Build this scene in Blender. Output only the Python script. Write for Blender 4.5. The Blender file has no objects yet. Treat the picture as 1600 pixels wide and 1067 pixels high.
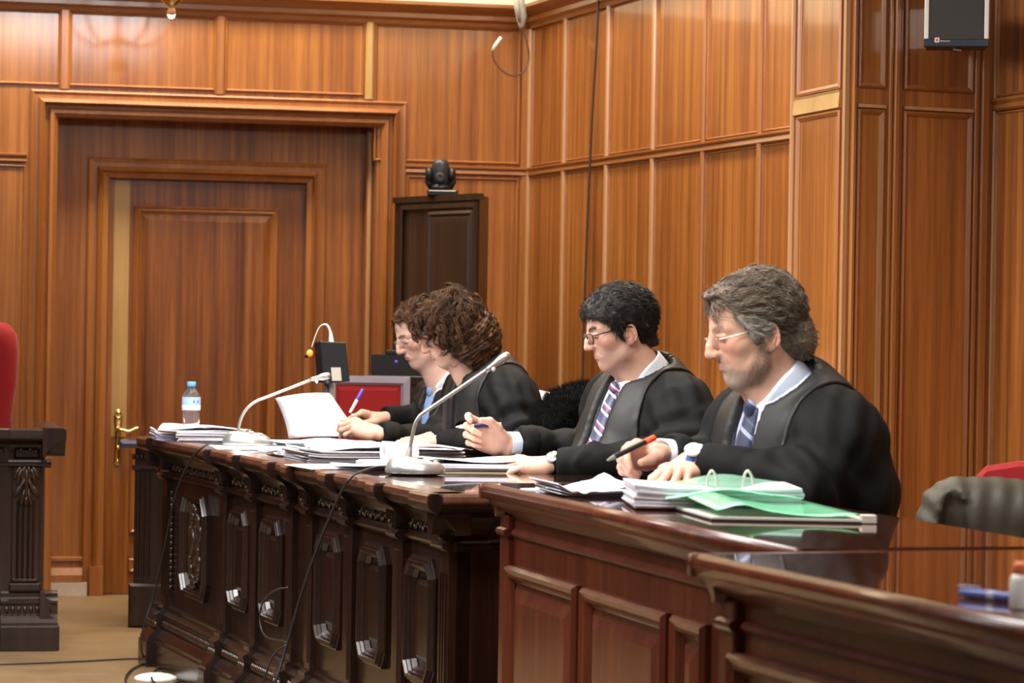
import bpy, math, random
import numpy as np
from mathutils import Vector, Matrix, Quaternion
sc = bpy.context.scene
COL = sc.collection
V = lambda *a: np.array(a, dtype=float)
PI = math.pi

# ------------------------------------------------------------------ camera
F = 4400.0
CAMZ = 1.2
CAM = V(0, 0, CAMZ)
_p = math.atan(17.5 / F); _a = 0.0163
_fw = V(0, math.cos(_p), -math.sin(_p)); _u0 = V(0, math.sin(_p), math.cos(_p)); _h = V(1, 0, 0)
_R = math.cos(_a) * _h + math.sin(_a) * _u0
_U = math.cos(_a) * _u0 - math.sin(_a) * _h
cam = bpy.data.cameras.new('camera'); camo = bpy.data.objects.new('camera', cam); COL.objects.link(camo)
camo.matrix_world = Matrix(((_R[0], _U[0], -_fw[0], 0), (_R[1], _U[1], -_fw[1], 0), (_R[2], _U[2], -_fw[2], CAMZ), (0, 0, 0, 1)))
cam.sensor_fit = 'HORIZONTAL'; cam.sensor_width = 36.0; cam.lens = 36.0 * F / 1600
cam.clip_start = .1; cam.clip_end = 60
cam.dof.use_dof = True; cam.dof.focus_distance = 7.95; cam.dof.aperture_fstop = 7.4
sc.camera = camo

def ray(x, y):
    return _fw + (x - 800) / F * _R + (533.5 - y) / F * _U
def W(x, y, Y):
    """point seen at photo position (x, y) that stands at depth Y in the room"""
    d = ray(x, y)
    return CAM + d * (Y / d[1])
def WZ(x, y, z):
    """point seen at (x, y) lying on the level plane of height z"""
    d = ray(x, y)
    return CAM + d * ((z - CAMZ) / d[2])

class Plane:
    """upright plane: origin o, level direction e, outward normal n (towards the room)"""
    def __init__(s, o, e, n=None):
        s.o = np.array([o[0], o[1], 0.0]); e = np.array([e[0], e[1], 0.0]); s.e = e / np.linalg.norm(e)
        if n is None: n = [s.e[1], -s.e[0], 0]
        n = np.array([n[0], n[1], 0.0]); s.n = n / np.linalg.norm(n)
        s.up = V(0, 0, 1)
    def P(s, a, z, h=0.0):
        return s.o + s.e * a + s.up * z + s.n * h
    def on(s, x, y, h=0.0):
        d = ray(x, y); o = s.o + s.n * h
        t = np.dot(o - CAM, s.n) / np.dot(d, s.n); p = CAM + d * t
        return float(np.dot(p - s.o, s.e)), float(p[2])
    def a_(s, x, y=515, h=0): return s.on(x, y, h)[0]
    def z_(s, x, y, h=0): return s.on(x, y, h)[1]
    def sub(s, a, h=0.0, turn=1):
        """a plane turned 90 degrees at distance a"""
        return Plane(s.P(a, 0, h), s.n * turn, s.e * -turn if False else s.e)

# ------------------------------------------------------------------ mesh builder
class MB:
    def __init__(s):
        s.v = []; s.f = []; s.m = []; s.mats = []; s.cur = 0; s.smooth = []; s.sm = False
    def mat(s, m, smooth=None):
        if m not in s.mats: s.mats.append(m)
        s.cur = s.mats.index(m)
        if smooth is not None: s.sm = smooth
        return s
    def add(s, vs, fs):
        b = len(s.v); s.v.extend([tuple(map(float, p)) for p in vs])
        for f in fs:
            s.f.append(tuple(b + i for i in f)); s.m.append(s.cur); s.smooth.append(s.sm)
    def box(s, c, size, rot=None):
        c = np.array(c, float); h = np.array(size, float) / 2
        vs = [V(x, y, z) * h for x in (-1, 1) for y in (-1, 1) for z in (-1, 1)]
        if rot is not None: vs = [rot @ p for p in vs]
        s.add([c + p for p in vs], [(0, 1, 3, 2), (4, 6, 7, 5), (0, 4, 5, 1), (2, 3, 7, 6), (0, 2, 6, 4), (1, 5, 7, 3)])
    def pbox(s, pl, a0, a1, z0, z1, h0, h1, bev=0.0):
        """box on a plane, optional bevelled front edges"""
        if bev:
            r = [(a0, z0), (a1, z0), (a1, z1), (a0, z1)]
            s.sweep(pl, r, [(0, h0), (0, h1 - bev), (bev, h1)], fill=True); return
        P = [pl.P(a, z, h) for a in (a0, a1) for z in (z0, z1) for h in (h0, h1)]
        s.add(P, [(0, 1, 3, 2), (4, 6, 7, 5), (0, 4, 5, 1), (2, 3, 7, 6), (0, 2, 6, 4), (1, 5, 7, 3)])
    def sweep(s, pl, poly, prof, fill=False, back=False):
        """mitred moulding: poly = closed (a,z) outline, prof = [(inset, height)]"""
        n = len(poly); pts = [np.array(p, float) for p in poly]
        area = sum(pts[i][0] * pts[(i + 1) % n][1] - pts[(i + 1) % n][0] * pts[i][1] for i in range(n))
        if area < 0: pts = pts[::-1]
        mit = []
        for i in range(n):
            d0 = pts[i] - pts[i - 1]; d1 = pts[(i + 1) % n] - pts[i]
            d0 /= np.linalg.norm(d0); d1 /= np.linalg.norm(d1)
            n0 = np.array([-d0[1], d0[0]]); n1 = np.array([-d1[1], d1[0]])
            b = n0 + n1; b /= np.linalg.norm(b); mit.append(b / max(.2, np.dot(b, n0)))
        vs = []
        for (d, h) in prof:
            for i in range(n):
                q = pts[i] + mit[i] * d; vs.append(pl.P(q[0], q[1], h))
        fs = []
        for k in range(len(prof) - 1):
            for i in range(n):
                j = (i + 1) % n
                fs.append((k * n + i, k * n + j, (k + 1) * n + j, (k + 1) * n + i))
        if fill: fs.append(tuple(range((len(prof) - 1) * n, len(prof) * n)))
        s.add(vs, fs)
    def rect(s, pl, a0, a1, z0, z1, prof, fill=False):
        s.sweep(pl, [(a0, z0), (a1, z0), (a1, z1), (a0, z1)], prof, fill)
    def extr(s, pl, a0, a1, prof, m0=0.0, m1=0.0):
        """level moulding from a0 to a1: prof = [(h, z)] closed polygon; m0/m1 = mitre factors"""
        n = len(prof)
        vs = [pl.P(a0 + m0 * h, z, h) for h, z in prof] + [pl.P(a1 + m1 * h, z, h) for h, z in prof]
        fs = [(i, (i + 1) % n, n + (i + 1) % n, n + i) for i in range(n)]
        fs += [tuple(range(n)), tuple(range(2 * n - 1, n - 1, -1))]
        s.add(vs, fs)
    def tube(s, pts, r, n=10, caps=True, closed=False):
        pts = [np.array(p, float) for p in pts]; N = len(pts)
        rs = r if hasattr(r, '__len__') else [r] * N
        vs = []; prev = None
        for i in range(N):
            if closed: t = pts[(i + 1) % N] - pts[i - 1]
            else: t = pts[min(i + 1, N - 1)] - pts[max(i - 1, 0)]
            t = t / (np.linalg.norm(t) + 1e-12)
            if prev is None:
                a = V(0, 0, 1) if abs(t[2]) < .9 else V(1, 0, 0)
                u = np.cross(t, a)
            else: u = prev - t * np.dot(prev, t)
            u /= np.linalg.norm(u); prev = u; w = np.cross(t, u)
            for k in range(n):
                an = 2 * PI * k / n; vs.append(pts[i] + (u * math.cos(an) + w * math.sin(an)) * rs[i])
        fs = []
        for i in range(N if closed else N - 1):
            j = (i + 1) % N
            for k in range(n):
                q = (k + 1) % n; fs.append((i * n + k, i * n + q, j * n + q, j * n + k))
        if caps and not closed:
            fs += [tuple(range(n - 1, -1, -1)), tuple(range((N - 1) * n, N * n))]
        s.add(vs, fs)
    def lathe(s, o, prof, n=24, axis=None):
        """prof = [(r, z)] round the upright axis through o (or given axis)"""
        o = np.array(o, float)
        if axis is None: X, Y, Z = V(1, 0, 0), V(0, 1, 0), V(0, 0, 1)
        else:
            Z = np.array(axis, float); Z /= np.linalg.norm(Z); a = V(0, 0, 1) if abs(Z[2]) < .9 else V(1, 0, 0)
            X = np.cross(a, Z); X /= np.linalg.norm(X); Y = np.cross(Z, X)
        vs = []; N = len(prof)
        for r, z in prof:
            for k in range(n):
                t = 2 * PI * k / n; vs.append(o + (X * math.cos(t) + Y * math.sin(t)) * r + Z * z)
        fs = [(i * n + k, i * n + (k + 1) % n, (i + 1) * n + (k + 1) % n, (i + 1) * n + k) for i in range(N - 1) for k in range(n)]
        if prof[0][0] > 1e-5: fs.append(tuple(range(n - 1, -1, -1)))
        if prof[-1][0] > 1e-5: fs.append(tuple(range((N - 1) * n, N * n)))
        s.add(vs, fs)
    def ell(s, c, r, nu=12, nv=8, rot=None):
        c = np.array(c, float); vs = []; fs = []
        for i in range(nv + 1):
            th = PI * i / nv
            for k in range(nu):
                ph = 2 * PI * k / nu
                p = V(math.sin(th) * math.cos(ph) * r[0], math.sin(th) * math.sin(ph) * r[1], math.cos(th) * r[2])
                vs.append(c + (rot @ p if rot is not None else p))
        for i in range(nv):
            for k in range(nu):
                fs.append((i * nu + k, (i + 1) * nu + k, (i + 1) * nu + (k + 1) % nu, i * nu + (k + 1) % nu))
        s.add(vs, fs)
    def grid(s, pts):
        """pts[i][j] surface"""
        n = len(pts); m = len(pts[0])
        s.add([p for r in pts for p in r], [(i * m + j, (i + 1) * m + j, (i + 1) * m + j + 1, i * m + j + 1) for i in range(n - 1) for j in range(m - 1)])
    def sheet(s, pts, t):
        """a thin closed sheet from a grid of points, thickness t along z"""
        n = len(pts); m = len(pts[0]); A = np.array(pts, float).reshape(n, m, 3)
        gu = np.gradient(A, axis=0) if n > 1 else 0; gv = np.gradient(A, axis=1)
        N = np.cross(gu, gv); N /= (np.linalg.norm(N, axis=2, keepdims=True) + 1e-12)
        top = A + N * t / 2; bot = A - N * t / 2
        b = n * m; vs = list(top.reshape(-1, 3)) + list(bot.reshape(-1, 3)); fs = []
        for i in range(n - 1):
            for j in range(m - 1):
                q = (i * m + j, (i + 1) * m + j, (i + 1) * m + j + 1, i * m + j + 1)
                fs.append(q); fs.append(tuple(b + k for k in q[::-1]))
        rim = [i * m for i in range(n)] + [(n - 1) * m + j for j in range(1, m)] + [i * m + m - 1 for i in range(n - 2, -1, -1)] + [j for j in range(m - 2, 0, -1)]
        for i in range(len(rim)):
            p, q = rim[i], rim[(i + 1) % len(rim)]; fs.append((q, p, b + p, b + q))
        s.add(vs, fs)
    def build(s, name, material=None, parent=None, bevel=0.0, fix=True, subsurf=0):
        me = bpy.data.meshes.new(name)
        v = np.array(s.v)
        inv = None
        if parent is not None:
            inv = parent.matrix_world.inverted()
            M = np.array(inv); v = v @ M[:3, :3].T + M[:3, 3]
        else:
            org = V((v[:, 0].min() + v[:, 0].max()) / 2, (v[:, 1].min() + v[:, 1].max()) / 2, v[:, 2].min())
            v = v - org
        me.from_pydata(v.tolist(), [], s.f)
        ms = s.mats if material is None else [material]
        for m in ms: me.materials.append(m)
        if material is None: me.polygons.foreach_set('material_index', s.m)
        me.polygons.foreach_set('use_smooth', s.smooth)
        me.update(); me.validate()
        if fix:
            import bmesh
            bm = bmesh.new(); bm.from_mesh(me); bmesh.ops.recalc_face_normals(bm, faces=bm.faces); bm.to_mesh(me); bm.free()
        o = bpy.data.objects.new(name, me); COL.objects.link(o)
        if parent is not None: o.parent = parent
        else: o.location = org
        if bevel:
            b = o.modifiers.new('bevel', 'BEVEL'); b.width = bevel; b.segments = 2; b.limit_method = 'ANGLE'; b.angle_limit = .6
        if subsurf:
            b = o.modifiers.new('sub', 'SUBSURF'); b.levels = b.render_levels = subsurf
        return o

def empty(name, loc, rotz=0.0):
    o = bpy.data.objects.new(name, None); COL.objects.link(o); o.empty_display_size = .05
    M = Matrix.Translation(Vector([float(c) for c in loc])) @ Matrix.Rotation(rotz, 4, 'Z')
    o.matrix_world = M; o.location = M.to_translation(); o.rotation_euler = (0, 0, rotz)
    bpy.context.view_layer.update()
    return o
def tag(o, label=None, cat=None, group=None, kind=None):
    if label: o['label'] = label
    if cat: o['category'] = cat
    if group: o['group'] = group
    if kind: o['kind'] = kind
    return o
def thing(name, loc, label, cat, group=None, rotz=0.0):
    return tag(empty(name, loc, rotz), label, cat, group)

# ------------------------------------------------------------------ materials
def _new(name):
    m = bpy.data.materials.new(name); m.use_nodes = True; nt = m.node_tree
    return m, nt, nt.nodes['Principled BSDF']
def N(nt, t, **kw):
    n = nt.nodes.new(t)
    for k, v in kw.items():
        if k in n.inputs: n.inputs[k].default_value = v
        else: setattr(n, k, v)
    return n
def L(nt, a, b): nt.links.new(a, b)
def ramp(nt, fac, stops):
    r = nt.nodes.new('ShaderNodeValToRGB'); e = r.color_ramp.elements
    while len(e) < len(stops): e.new(.5)
    for i, (p, c) in enumerate(stops): e[i].position = p; e[i].color = tuple(c) + ((1,) if len(c) == 3 else ())
    L(nt, fac, r.inputs[0]); return r
def plain(name, col, rough=.5, metal=0, spec=.5, coat=0, noise=0, nscale=30, bump=0, bscale=200, sheen=0, trans=0, ior=1.45, alpha=1, emis=None, estr=0, vcol=None, sss=0):
    m, nt, b = _new(name)
    b.inputs['Base Color'].default_value = tuple(col) + (1,)
    b.inputs['Roughness'].default_value = rough; b.inputs['Metallic'].default_value = metal
    b.inputs['Specular IOR Level'].default_value = spec; b.inputs['Coat Weight'].default_value = coat
    b.inputs['Coat Roughness'].default_value = .08
    b.inputs['Sheen Weight'].default_value = sheen; b.inputs['Transmission Weight'].default_value = trans
    b.inputs['IOR'].default_value = ior; b.inputs['Alpha'].default_value = alpha
    if sss:
        b.inputs['Subsurface Weight'].default_value = sss; b.inputs['Subsurface Radius'].default_value = (.012, .005, .003)
        b.inputs['Subsurface Scale'].default_value = .6
    tc = nt.nodes.new('ShaderNodeTexCoord')
    src = None
    if vcol:
        a = N(nt, 'ShaderNodeVertexColor', layer_name=vcol); src = a.outputs[0]; L(nt, src, b.inputs['Base Color'])
    if noise:
        n = N(nt, 'ShaderNodeTexNoise', Scale=nscale, Detail=5.0); L(nt, tc.outputs['Object'], n.inputs['Vector'])
        mx = N(nt, 'ShaderNodeHueSaturation'); mr = N(nt, 'ShaderNodeMapRange')
        mr.inputs['From Min'].default_value = .3; mr.inputs['From Max'].default_value = .7
        mr.inputs['To Min'].default_value = 1 - noise; mr.inputs['To Max'].default_value = 1 + noise
        L(nt, n.outputs['Fac'], mr.inputs['Value']); L(nt, mr.outputs[0], mx.inputs['Value'])
        mx.inputs['Color'].default_value = tuple(col) + (1,)
        if src: L(nt, src, mx.inputs['Color'])
        L(nt, mx.outputs[0], b.inputs['Base Color'])
    if bump:
        n = N(nt, 'ShaderNodeTexNoise', Scale=bscale, Detail=3.0); L(nt, tc.outputs['Object'], n.inputs['Vector'])
        bp = N(nt, 'ShaderNodeBump', Strength=bump, Distance=.002); L(nt, n.outputs['Fac'], bp.inputs['Height']); L(nt, bp.outputs[0], b.inputs['Normal'])
    if emis:
        b.inputs['Emission Color'].default_value = tuple(emis) + (1,); b.inputs['Emission Strength'].default_value = estr
    return m
def wood(name, dark, mid, light, scale=1.0, axis='Z', rough=.35, coat=.3, streak=.6, big=.35, world=True, seed=0.0, vary=0.0):
    """veneer with straight grain along an axis, figured by two stretched noises"""
    m, nt, b = _new(name)
    if world:
        g = nt.nodes.new('ShaderNodeNewGeometry'); src = g.outputs['Position']
    else:
        g = nt.nodes.new('ShaderNodeTexCoord'); src = g.outputs['Object']
    def mp(sx, sz, off=0):
        k = nt.nodes.new('ShaderNodeMapping')
        s = [sx * scale] * 3; s['XYZ'.index(axis)] = sz * scale
        k.inputs['Scale'].default_value = s; k.inputs['Location'].default_value = (off + seed, off * .7, off * .3)
        L(nt, src, k.inputs['Vector']); return k
    n1 = N(nt, 'ShaderNodeTexNoise', Scale=1.0, Detail=6.0, Roughness=.65); L(nt, mp(28, .55).outputs[0], n1.inputs['Vector'])
    n2 = N(nt, 'ShaderNodeTexNoise', Scale=1.0, Detail=3.0); L(nt, mp(5.5, .35, 3).outputs[0], n2.inputs['Vector'])
    n3 = N(nt, 'ShaderNodeTexNoise', Scale=1.0, Detail=4.0); L(nt, mp(150, 6, 9).outputs[0], n3.inputs['Vector'])
    a = N(nt, 'ShaderNodeMath', operation='MULTIPLY_ADD'); L(nt, n1.outputs['Fac'], a.inputs[0]); a.inputs[1].default_value = streak
    c = N(nt, 'ShaderNodeMath', operation='MULTIPLY'); L(nt, n2.outputs['Fac'], c.inputs[0]); c.inputs[1].default_value = big
    L(nt, c.outputs[0], a.inputs[2])
    d = N(nt, 'ShaderNodeMath', operation='MULTIPLY_ADD'); L(nt, n3.outputs['Fac'], d.inputs[0]); d.inputs[1].default_value = .16; L(nt, a.outputs[0], d.inputs[2])
    mean = .5 * (streak + big + .16)
    r = ramp(nt, d.outputs[0], [(max(0, mean - .17), dark), (mean, mid), (min(1, mean + .17), light)])
    out = r.outputs[0]
    if vary:
        at = N(nt, 'ShaderNodeAttribute', attribute_name='tone'); hs = nt.nodes.new('ShaderNodeHueSaturation')
        mr = N(nt, 'ShaderNodeMapRange'); mr.inputs['To Min'].default_value = 1 - vary; mr.inputs['To Max'].default_value = 1 + vary
        L(nt, at.outputs['Fac'], mr.inputs['Value']); L(nt, mr.outputs[0], hs.inputs['Value']); L(nt, out, hs.inputs['Color']); out = hs.outputs[0]
    L(nt, out, b.inputs['Base Color'])
    b.inputs['Roughness'].default_value = rough; b.inputs['Coat Weight'].default_value = coat; b.inputs['Coat Roughness'].default_value = .12
    bp = N(nt, 'ShaderNodeBump', Strength=.15, Distance=.001); L(nt, n1.outputs['Fac'], bp.inputs['Height']); L(nt, bp.outputs[0], b.inputs['Normal'])
    return m
# ------------------------------------------------------------------ room
M_WALL = wood('sapele_panelling', (.155, .042, .007), (.31, .102, .018), (.48, .185, .036), 1.0, rough=.42, coat=.6, streak=.72)
M_WALL.node_tree.nodes['Principled BSDF'].inputs['Coat Roughness'].default_value = .09
M_TRIM = wood('sapele_moulding', (.20, .062, .014), (.33, .115, .026), (.46, .19, .050), 1.6, rough=.38, coat=.35, seed=7, streak=.3)
M_TRIMH = wood('sapele_rail', (.19, .058, .013), (.29, .098, .022), (.40, .155, .042), .5, axis='X', rough=.38, coat=.35, seed=7, streak=.25)
M_PALE = wood('moulding_highlight', (.36, .16, .062), (.46, .23, .095), (.54, .29, .13), 1.6, rough=.38, coat=.35, seed=3, streak=.3)  # paler sapele: light caught by the mouldings put into the colour
M_GOLD = wood('golden_sapwood', (.36, .20, .06), (.46, .27, .09), (.54, .33, .12), 1.6, rough=.38, coat=.35, seed=3, streak=.3)
M_DOOR = wood('ribbon_sapele', (.10, .024, .004), (.215, .064, .011), (.36, .13, .025), 1.25, rough=.36, coat=.35, streak=.75, seed=11)
M_CREAM = plain('cream_plaster', (.92, .86, .68), .8)
M_FLOOR = None
def floor_mat():
    m, nt, b = _new('tan_floor_covering')
    g = nt.nodes.new('ShaderNodeNewGeometry')
    n1 = N(nt, 'ShaderNodeTexNoise', Scale=6.0, Detail=6.0); L(nt, g.outputs['Position'], n1.inputs['Vector'])
    n2 = N(nt, 'ShaderNodeTexNoise', Scale=90.0, Detail=3.0); L(nt, g.outputs['Position'], n2.inputs['Vector'])
    br = N(nt, 'ShaderNodeTexBrick', Scale=1.0); br.inputs['Brick Width'].default_value = .3; br.inputs['Row Height'].default_value = .07
    br.inputs['Mortar Size'].default_value = .0015; br.inputs['Color1'].default_value = (.20, .122, .055, 1); br.inputs['Color2'].default_value = (.24, .152, .072, 1); br.inputs['Mortar'].default_value = (.17, .10, .05, 1)
    L(nt, g.outputs['Position'], br.inputs['Vector'])
    r = ramp(nt, n1.outputs['Fac'], [(.3, (.16, .095, .042)), (.7, (.28, .185, .092))])
    mx = N(nt, 'ShaderNodeMixRGB', blend_type='MIX'); mx.inputs[0].default_value = .5; L(nt, br.outputs[0], mx.inputs[1]); L(nt, r.outputs[0], mx.inputs[2])
    L(nt, mx.outputs[0], b.inputs['Base Color']); b.inputs['Roughness'].default_value = .45
    return m
M_FLOOR = floor_mat()

w_dir = V(20000, 4400, 0); w_dir /= np.linalg.norm(w_dir)
P0 = WZ(150, 935, 0)
BK = Plane(P0, w_dir, (w_dir[1], -w_dir[0]))
A_C = 1.904
CORNER = BK.P(A_C, 0)
s_dir = V(1520, -4400, 0) / np.linalg.norm(V(1520, -4400, 0))
SD = Plane(CORNER, s_dir, (s_dir[1], -s_dir[0]))      # e runs towards the camera, n into the room
ZR0, ZR1 = 1.893, 1.933      # dado rail
ZC = 2.555                   # underside of the cornice
ZT = 2.655
def struct(o, label=None): o['kind'] = 'structure'; return o

flo = MB().mat(M_FLOOR); flo.add([(-6, -3, 0), (6, -3, 0), (6, 15, 0), (-6, 15, 0)], [(0, 1, 2, 3)]); struct(flo.build('floor', fix=False))
cei = MB().mat(M_CREAM); cei.add([(-6, -3, 4.4), (-6, 15, 4.4), (6, 15, 4.4), (6, -3, 4.4)], [(0, 1, 2, 3)]); struct(cei.build('ceiling', fix=False))

STILE = [(0, 0), (0, .006), (.004, .011), (.010, .012), (.014, .008), (.018, .008), (.021, .003), (.024, 0)]
def stile(mb, pl, a, z0, z1, w=.034, h=.013):
    mb.extr_v(pl, a, z0, z1, [(-w / 2, 0), (-w / 2, h * .5), (-w * .3, h), (w * .3, h), (w / 2, h * .5), (w / 2, 0)])
def extr_v(s, pl, a, z0, z1, prof):
    n = len(prof)
    vs = [pl.P(a + da, z0, h) for da, h in prof] + [pl.P(a + da, z1, h) for da, h in prof]
    s.add(vs, [(i, (i + 1) % n, n + (i + 1) % n, n + i) for i in range(n)] + [tuple(range(n)), tuple(range(2 * n - 1, n - 1, -1))])
MB.extr_v = extr_v
def rail_prof(z0, z1, h=.016):
    return [(0, z0), (h * .5, z0), (h, z0 + .006), (h * .7, (z0 + z1) / 2), (h * 1.25, z1 - .01), (h * 1.25, z1 - .003), (h * .6, z1), (0, z1)]

# back wall with the door opening
aD0, aD1 = BK.a_(85, 500), BK.a_(592, 500)
zDT = BK.z_(330, 184)
DEP = .16
wb = MB().mat(M_WALL)
aL = -1.6
wb.pbox(BK, aL, aD0, 0, ZT, -.3, 0); wb.pbox(BK, aD1, A_C + .0, 0, ZT, -.3, 0); wb.pbox(BK, aD0, aD1, zDT, ZT, -.3, 0)
wb.mat(M_CREAM); wb.pbox(BK, aL, A_C + .3, ZT, 4.4, -.3, 0)
struct(wb.build('wall_back'))
# side wall
ws = MB().mat(M_WALL); ws.pbox(SD, 0, 9.5, 0, ZT, -.3, 0); ws.mat(M_CREAM); ws.pbox(SD, -.3, 9.5, ZT, 4.4, -.3, 0)
struct(ws.build('wall_right'))

CORN = [(0, ZC), (.012, ZC), (.016, ZC + .02), (.03, ZC + .03), (.03, ZC + .05), (.055, ZC + .07), (.07, ZC + .085), (.07, ZT), (0, ZT)]
t = MB().mat(M_TRIMH); t.extr(BK, aL, A_C - .0, CORN, 0, -.9); t.extr(SD, 0, 3.62, CORN, .9, 0); t.extr(SD, 4.2, 9.5, CORN)
struct(t.build('trim_1'))
# rails
t = MB().mat(M_TRIMH)
RP = rail_prof(ZR0, ZR1)
t.extr(BK, aL, BK.a_(41, 250), RP); t.extr(BK, BK.a_(632, 262), A_C - .01, RP)
struct(t.build('trim_2'))
# door casing (outer)
cx0, cx1, cz = BK.a_(44, 400), BK.a_(632, 400), BK.z_(330, 149)
t = MB().mat(M_TRIM)
def arch(mb, pl, a0, a1, z1, prof, z0=0.0):
    """three sided casing: prof=[(inset,height)] following left, top and right"""
    vs = []; n = len(prof)
    for (d, h) in prof: vs += [pl.P(a0 + d, z0, h), pl.P(a0 + d, z1 - d, h), pl.P(a1 - d, z1 - d, h), pl.P(a1 - d, z0, h)]
    fs = []
    for k in range(n - 1):
        for i in range(3): fs.append((k * 4 + i, k * 4 + i + 1, (k + 1) * 4 + i + 1, (k + 1) * 4 + i))
    fs.append(tuple(k * 4 for k in range(n))); fs.append(tuple(k * 4 + 3 for k in range(n - 1, -1, -1)))
    mb.add(vs, fs)
MB.arch = arch
wl = aD0 - cx0
t.arch(BK, cx0, cx1, cz, [(0, 0), (0, .012), (.008, .018), (.02, .012), (.034, .012), (.040, .035), (.055, .048), (.062, .036), (.066, .014), (.078, .012), (.086, .030), (.100, .030), (wl, .012), (wl, -.05)])
struct(t.build('trim_3', fix=True))
# reveal, recess back and inner casing
RB = Plane(BK.P(0, 0, -DEP), BK.e, BK.n)
t = MB().mat(M_WALL)
t.pbox(RB, aD0 - .02, RB.a_(166, 600), 0, zDT + .05, -.1, 0); t.pbox(RB, RB.a_(486, 600), aD1 + .05, 0, zDT + .05, -.1, 0)
t.pbox(RB, RB.a_(166, 600), RB.a_(486, 600), RB.z_(330, 283), zDT + .05, -.1, 0)
struct(t.build('wall_door_recess'))
t = MB().mat(M_TRIM)
aj = RB.a_(566, 500)
t.pbox(RB, aj, aD1, 0, zDT, 0, DEP * .45); t.pbox(RB, aD1 - .02, aD1 + .02, 0, zDT, 0, DEP); t.pbox(RB, aD0 - .02, aD0 + .003, 0, zDT, 0, DEP)
t.pbox(RB, aD0, aD1, zDT - .004, zDT + .03, 0, DEP)
t.mat(M_PALE)
stile(t, Plane(RB.P(0, 0, DEP * .45), RB.e, RB.n), aj + .012, 0, zDT - .04, .02, .01)
struct(t.build('trim_4'))
ix0, ix1, iz = RB.a_(134, 500), RB.a_(506, 500), RB.z_(330, 251)
t = MB().mat(M_TRIM)
lx0, lx1, lz = RB.a_(164, 600), RB.a_(487, 600), RB.z_(330, 283)
wl = lx0 - ix0
t.arch(RB, ix0, ix1, iz, [(0, 0), (0, .010), (.006, .016), (.022, .012), (.040, .012), (.046, .034), (.058, .046), (.066, .030), (wl, .022), (wl, -.05)])
t.pbox(RB, ix0 + .03, lx0, 0, .13, .01, .05)
struct(t.build('trim_5'))
# skirting of the recess with marble strip
t = MB().mat(M_TRIM); t.extr(RB, aD0, ix0, [(0, .06), (.03, .06), (.03, .09), (.012, .12), (0, .125)]); t.extr(RB, aD0, ix0, [(0, .15), (.012, .152), (.012, .165), (0, .17)])
struct(t.build('baseboard_back'))
M_MARB = plain('pale_marble', (.62, .50, .44), .3, noise=.1)
t = MB().mat(M_MARB); t.extr(RB, aD0 - .0, ix0 + .02, [(0, 0), (.045, 0), (.045, .058), (0, .058)]); struct(t.build('baseboard_door'))

# door leaf
M_BRASS = plain('polished_brass', (.83, .62, .25), .22, metal=1)
DL = Plane(RB.P(0, 0, -.02), RB.e, RB.n)
d = MB().mat(M_DOOR)
d.pbox(DL, lx0, lx1, .004, lz, -.045, 0)
px0, px1, pz1 = DL.a_(207, 500), DL.a_(432, 500), DL.z_(320, 324)
zb = DL.z_(320, 832); zb2 = DL.z_(320, 872)
PAN = [(0, 0), (0, .010), (.006, .016), (.014, .010), (.020, .012), (.030, .004), (.034, -.002), (.07, .007)]
d.mat(M_TRIM)
for (z0, z1) in ((zb, pz1), (.10, zb2)):
    d.mat(M_TRIM); d.rect(DL, px0, px1, z0, z1, PAN[:6] + [(.034, .001)]); d.mat(M_DOOR); d.rect(DL, px0 + .034, px1 - .034, z0 + .034, z1 - .034, [(0, .001), (.03, .008)], fill=True)
d.mat(M_GOLD); d.pbox(DL, DL.a_(176, 500), DL.a_(200, 500), .7, lz - .004, 0, .0012)
door = tag(empty('door_1', DL.P((lx0 + lx1) / 2, 0, -.02)), kind='structure')
d.build('door_leaf', parent=door)
h = MB().mat(M_BRASS, True)
ha = DL.a_(184, 690); zt, zl, zk = DL.z_(184, 643), DL.z_(184, 671), DL.z_(184, 727)
h.sweep(DL, [(ha - .016, zk + .015), (ha - .010, zk), (ha + .010, zk), (ha + .016, zk + .015), (ha + .012, (zt + zk) / 2), (ha + .02, zt - .02), (ha + .012, zt), (ha, zt + .012), (ha - .012, zt), (ha - .02, zt - .02), (ha - .012, (zt + zk) / 2)], [(0, 0), (0, .004), (.003, .007)], fill=True)
hp = h.build('handle_plate', parent=door)
h = MB().mat(M_BRASS, True)
h.tube([DL.P(ha, zl, .005), DL.P(ha, zl, .05), DL.P(ha + .01, zl, .058), DL.P(ha + .045, zl - .008, .058), DL.P(ha + .075, zl + .006, .056), DL.P(ha + .095, zl + .012, .054)], [.011, .009, .009, .008, .009, .006], 12)
for zz, rr in ((zt - .006, .012), (zt - .03, .01), (zl, .015), ((zl + zk) / 2, .010), (zk + .02, .007)):
    h.lathe(DL.P(ha, zz, .004), [(rr, 0), (rr, .006), (rr * .6, .012), (0, .014)], 12, DL.n)
h.build('handle', parent=door)
del h

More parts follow.
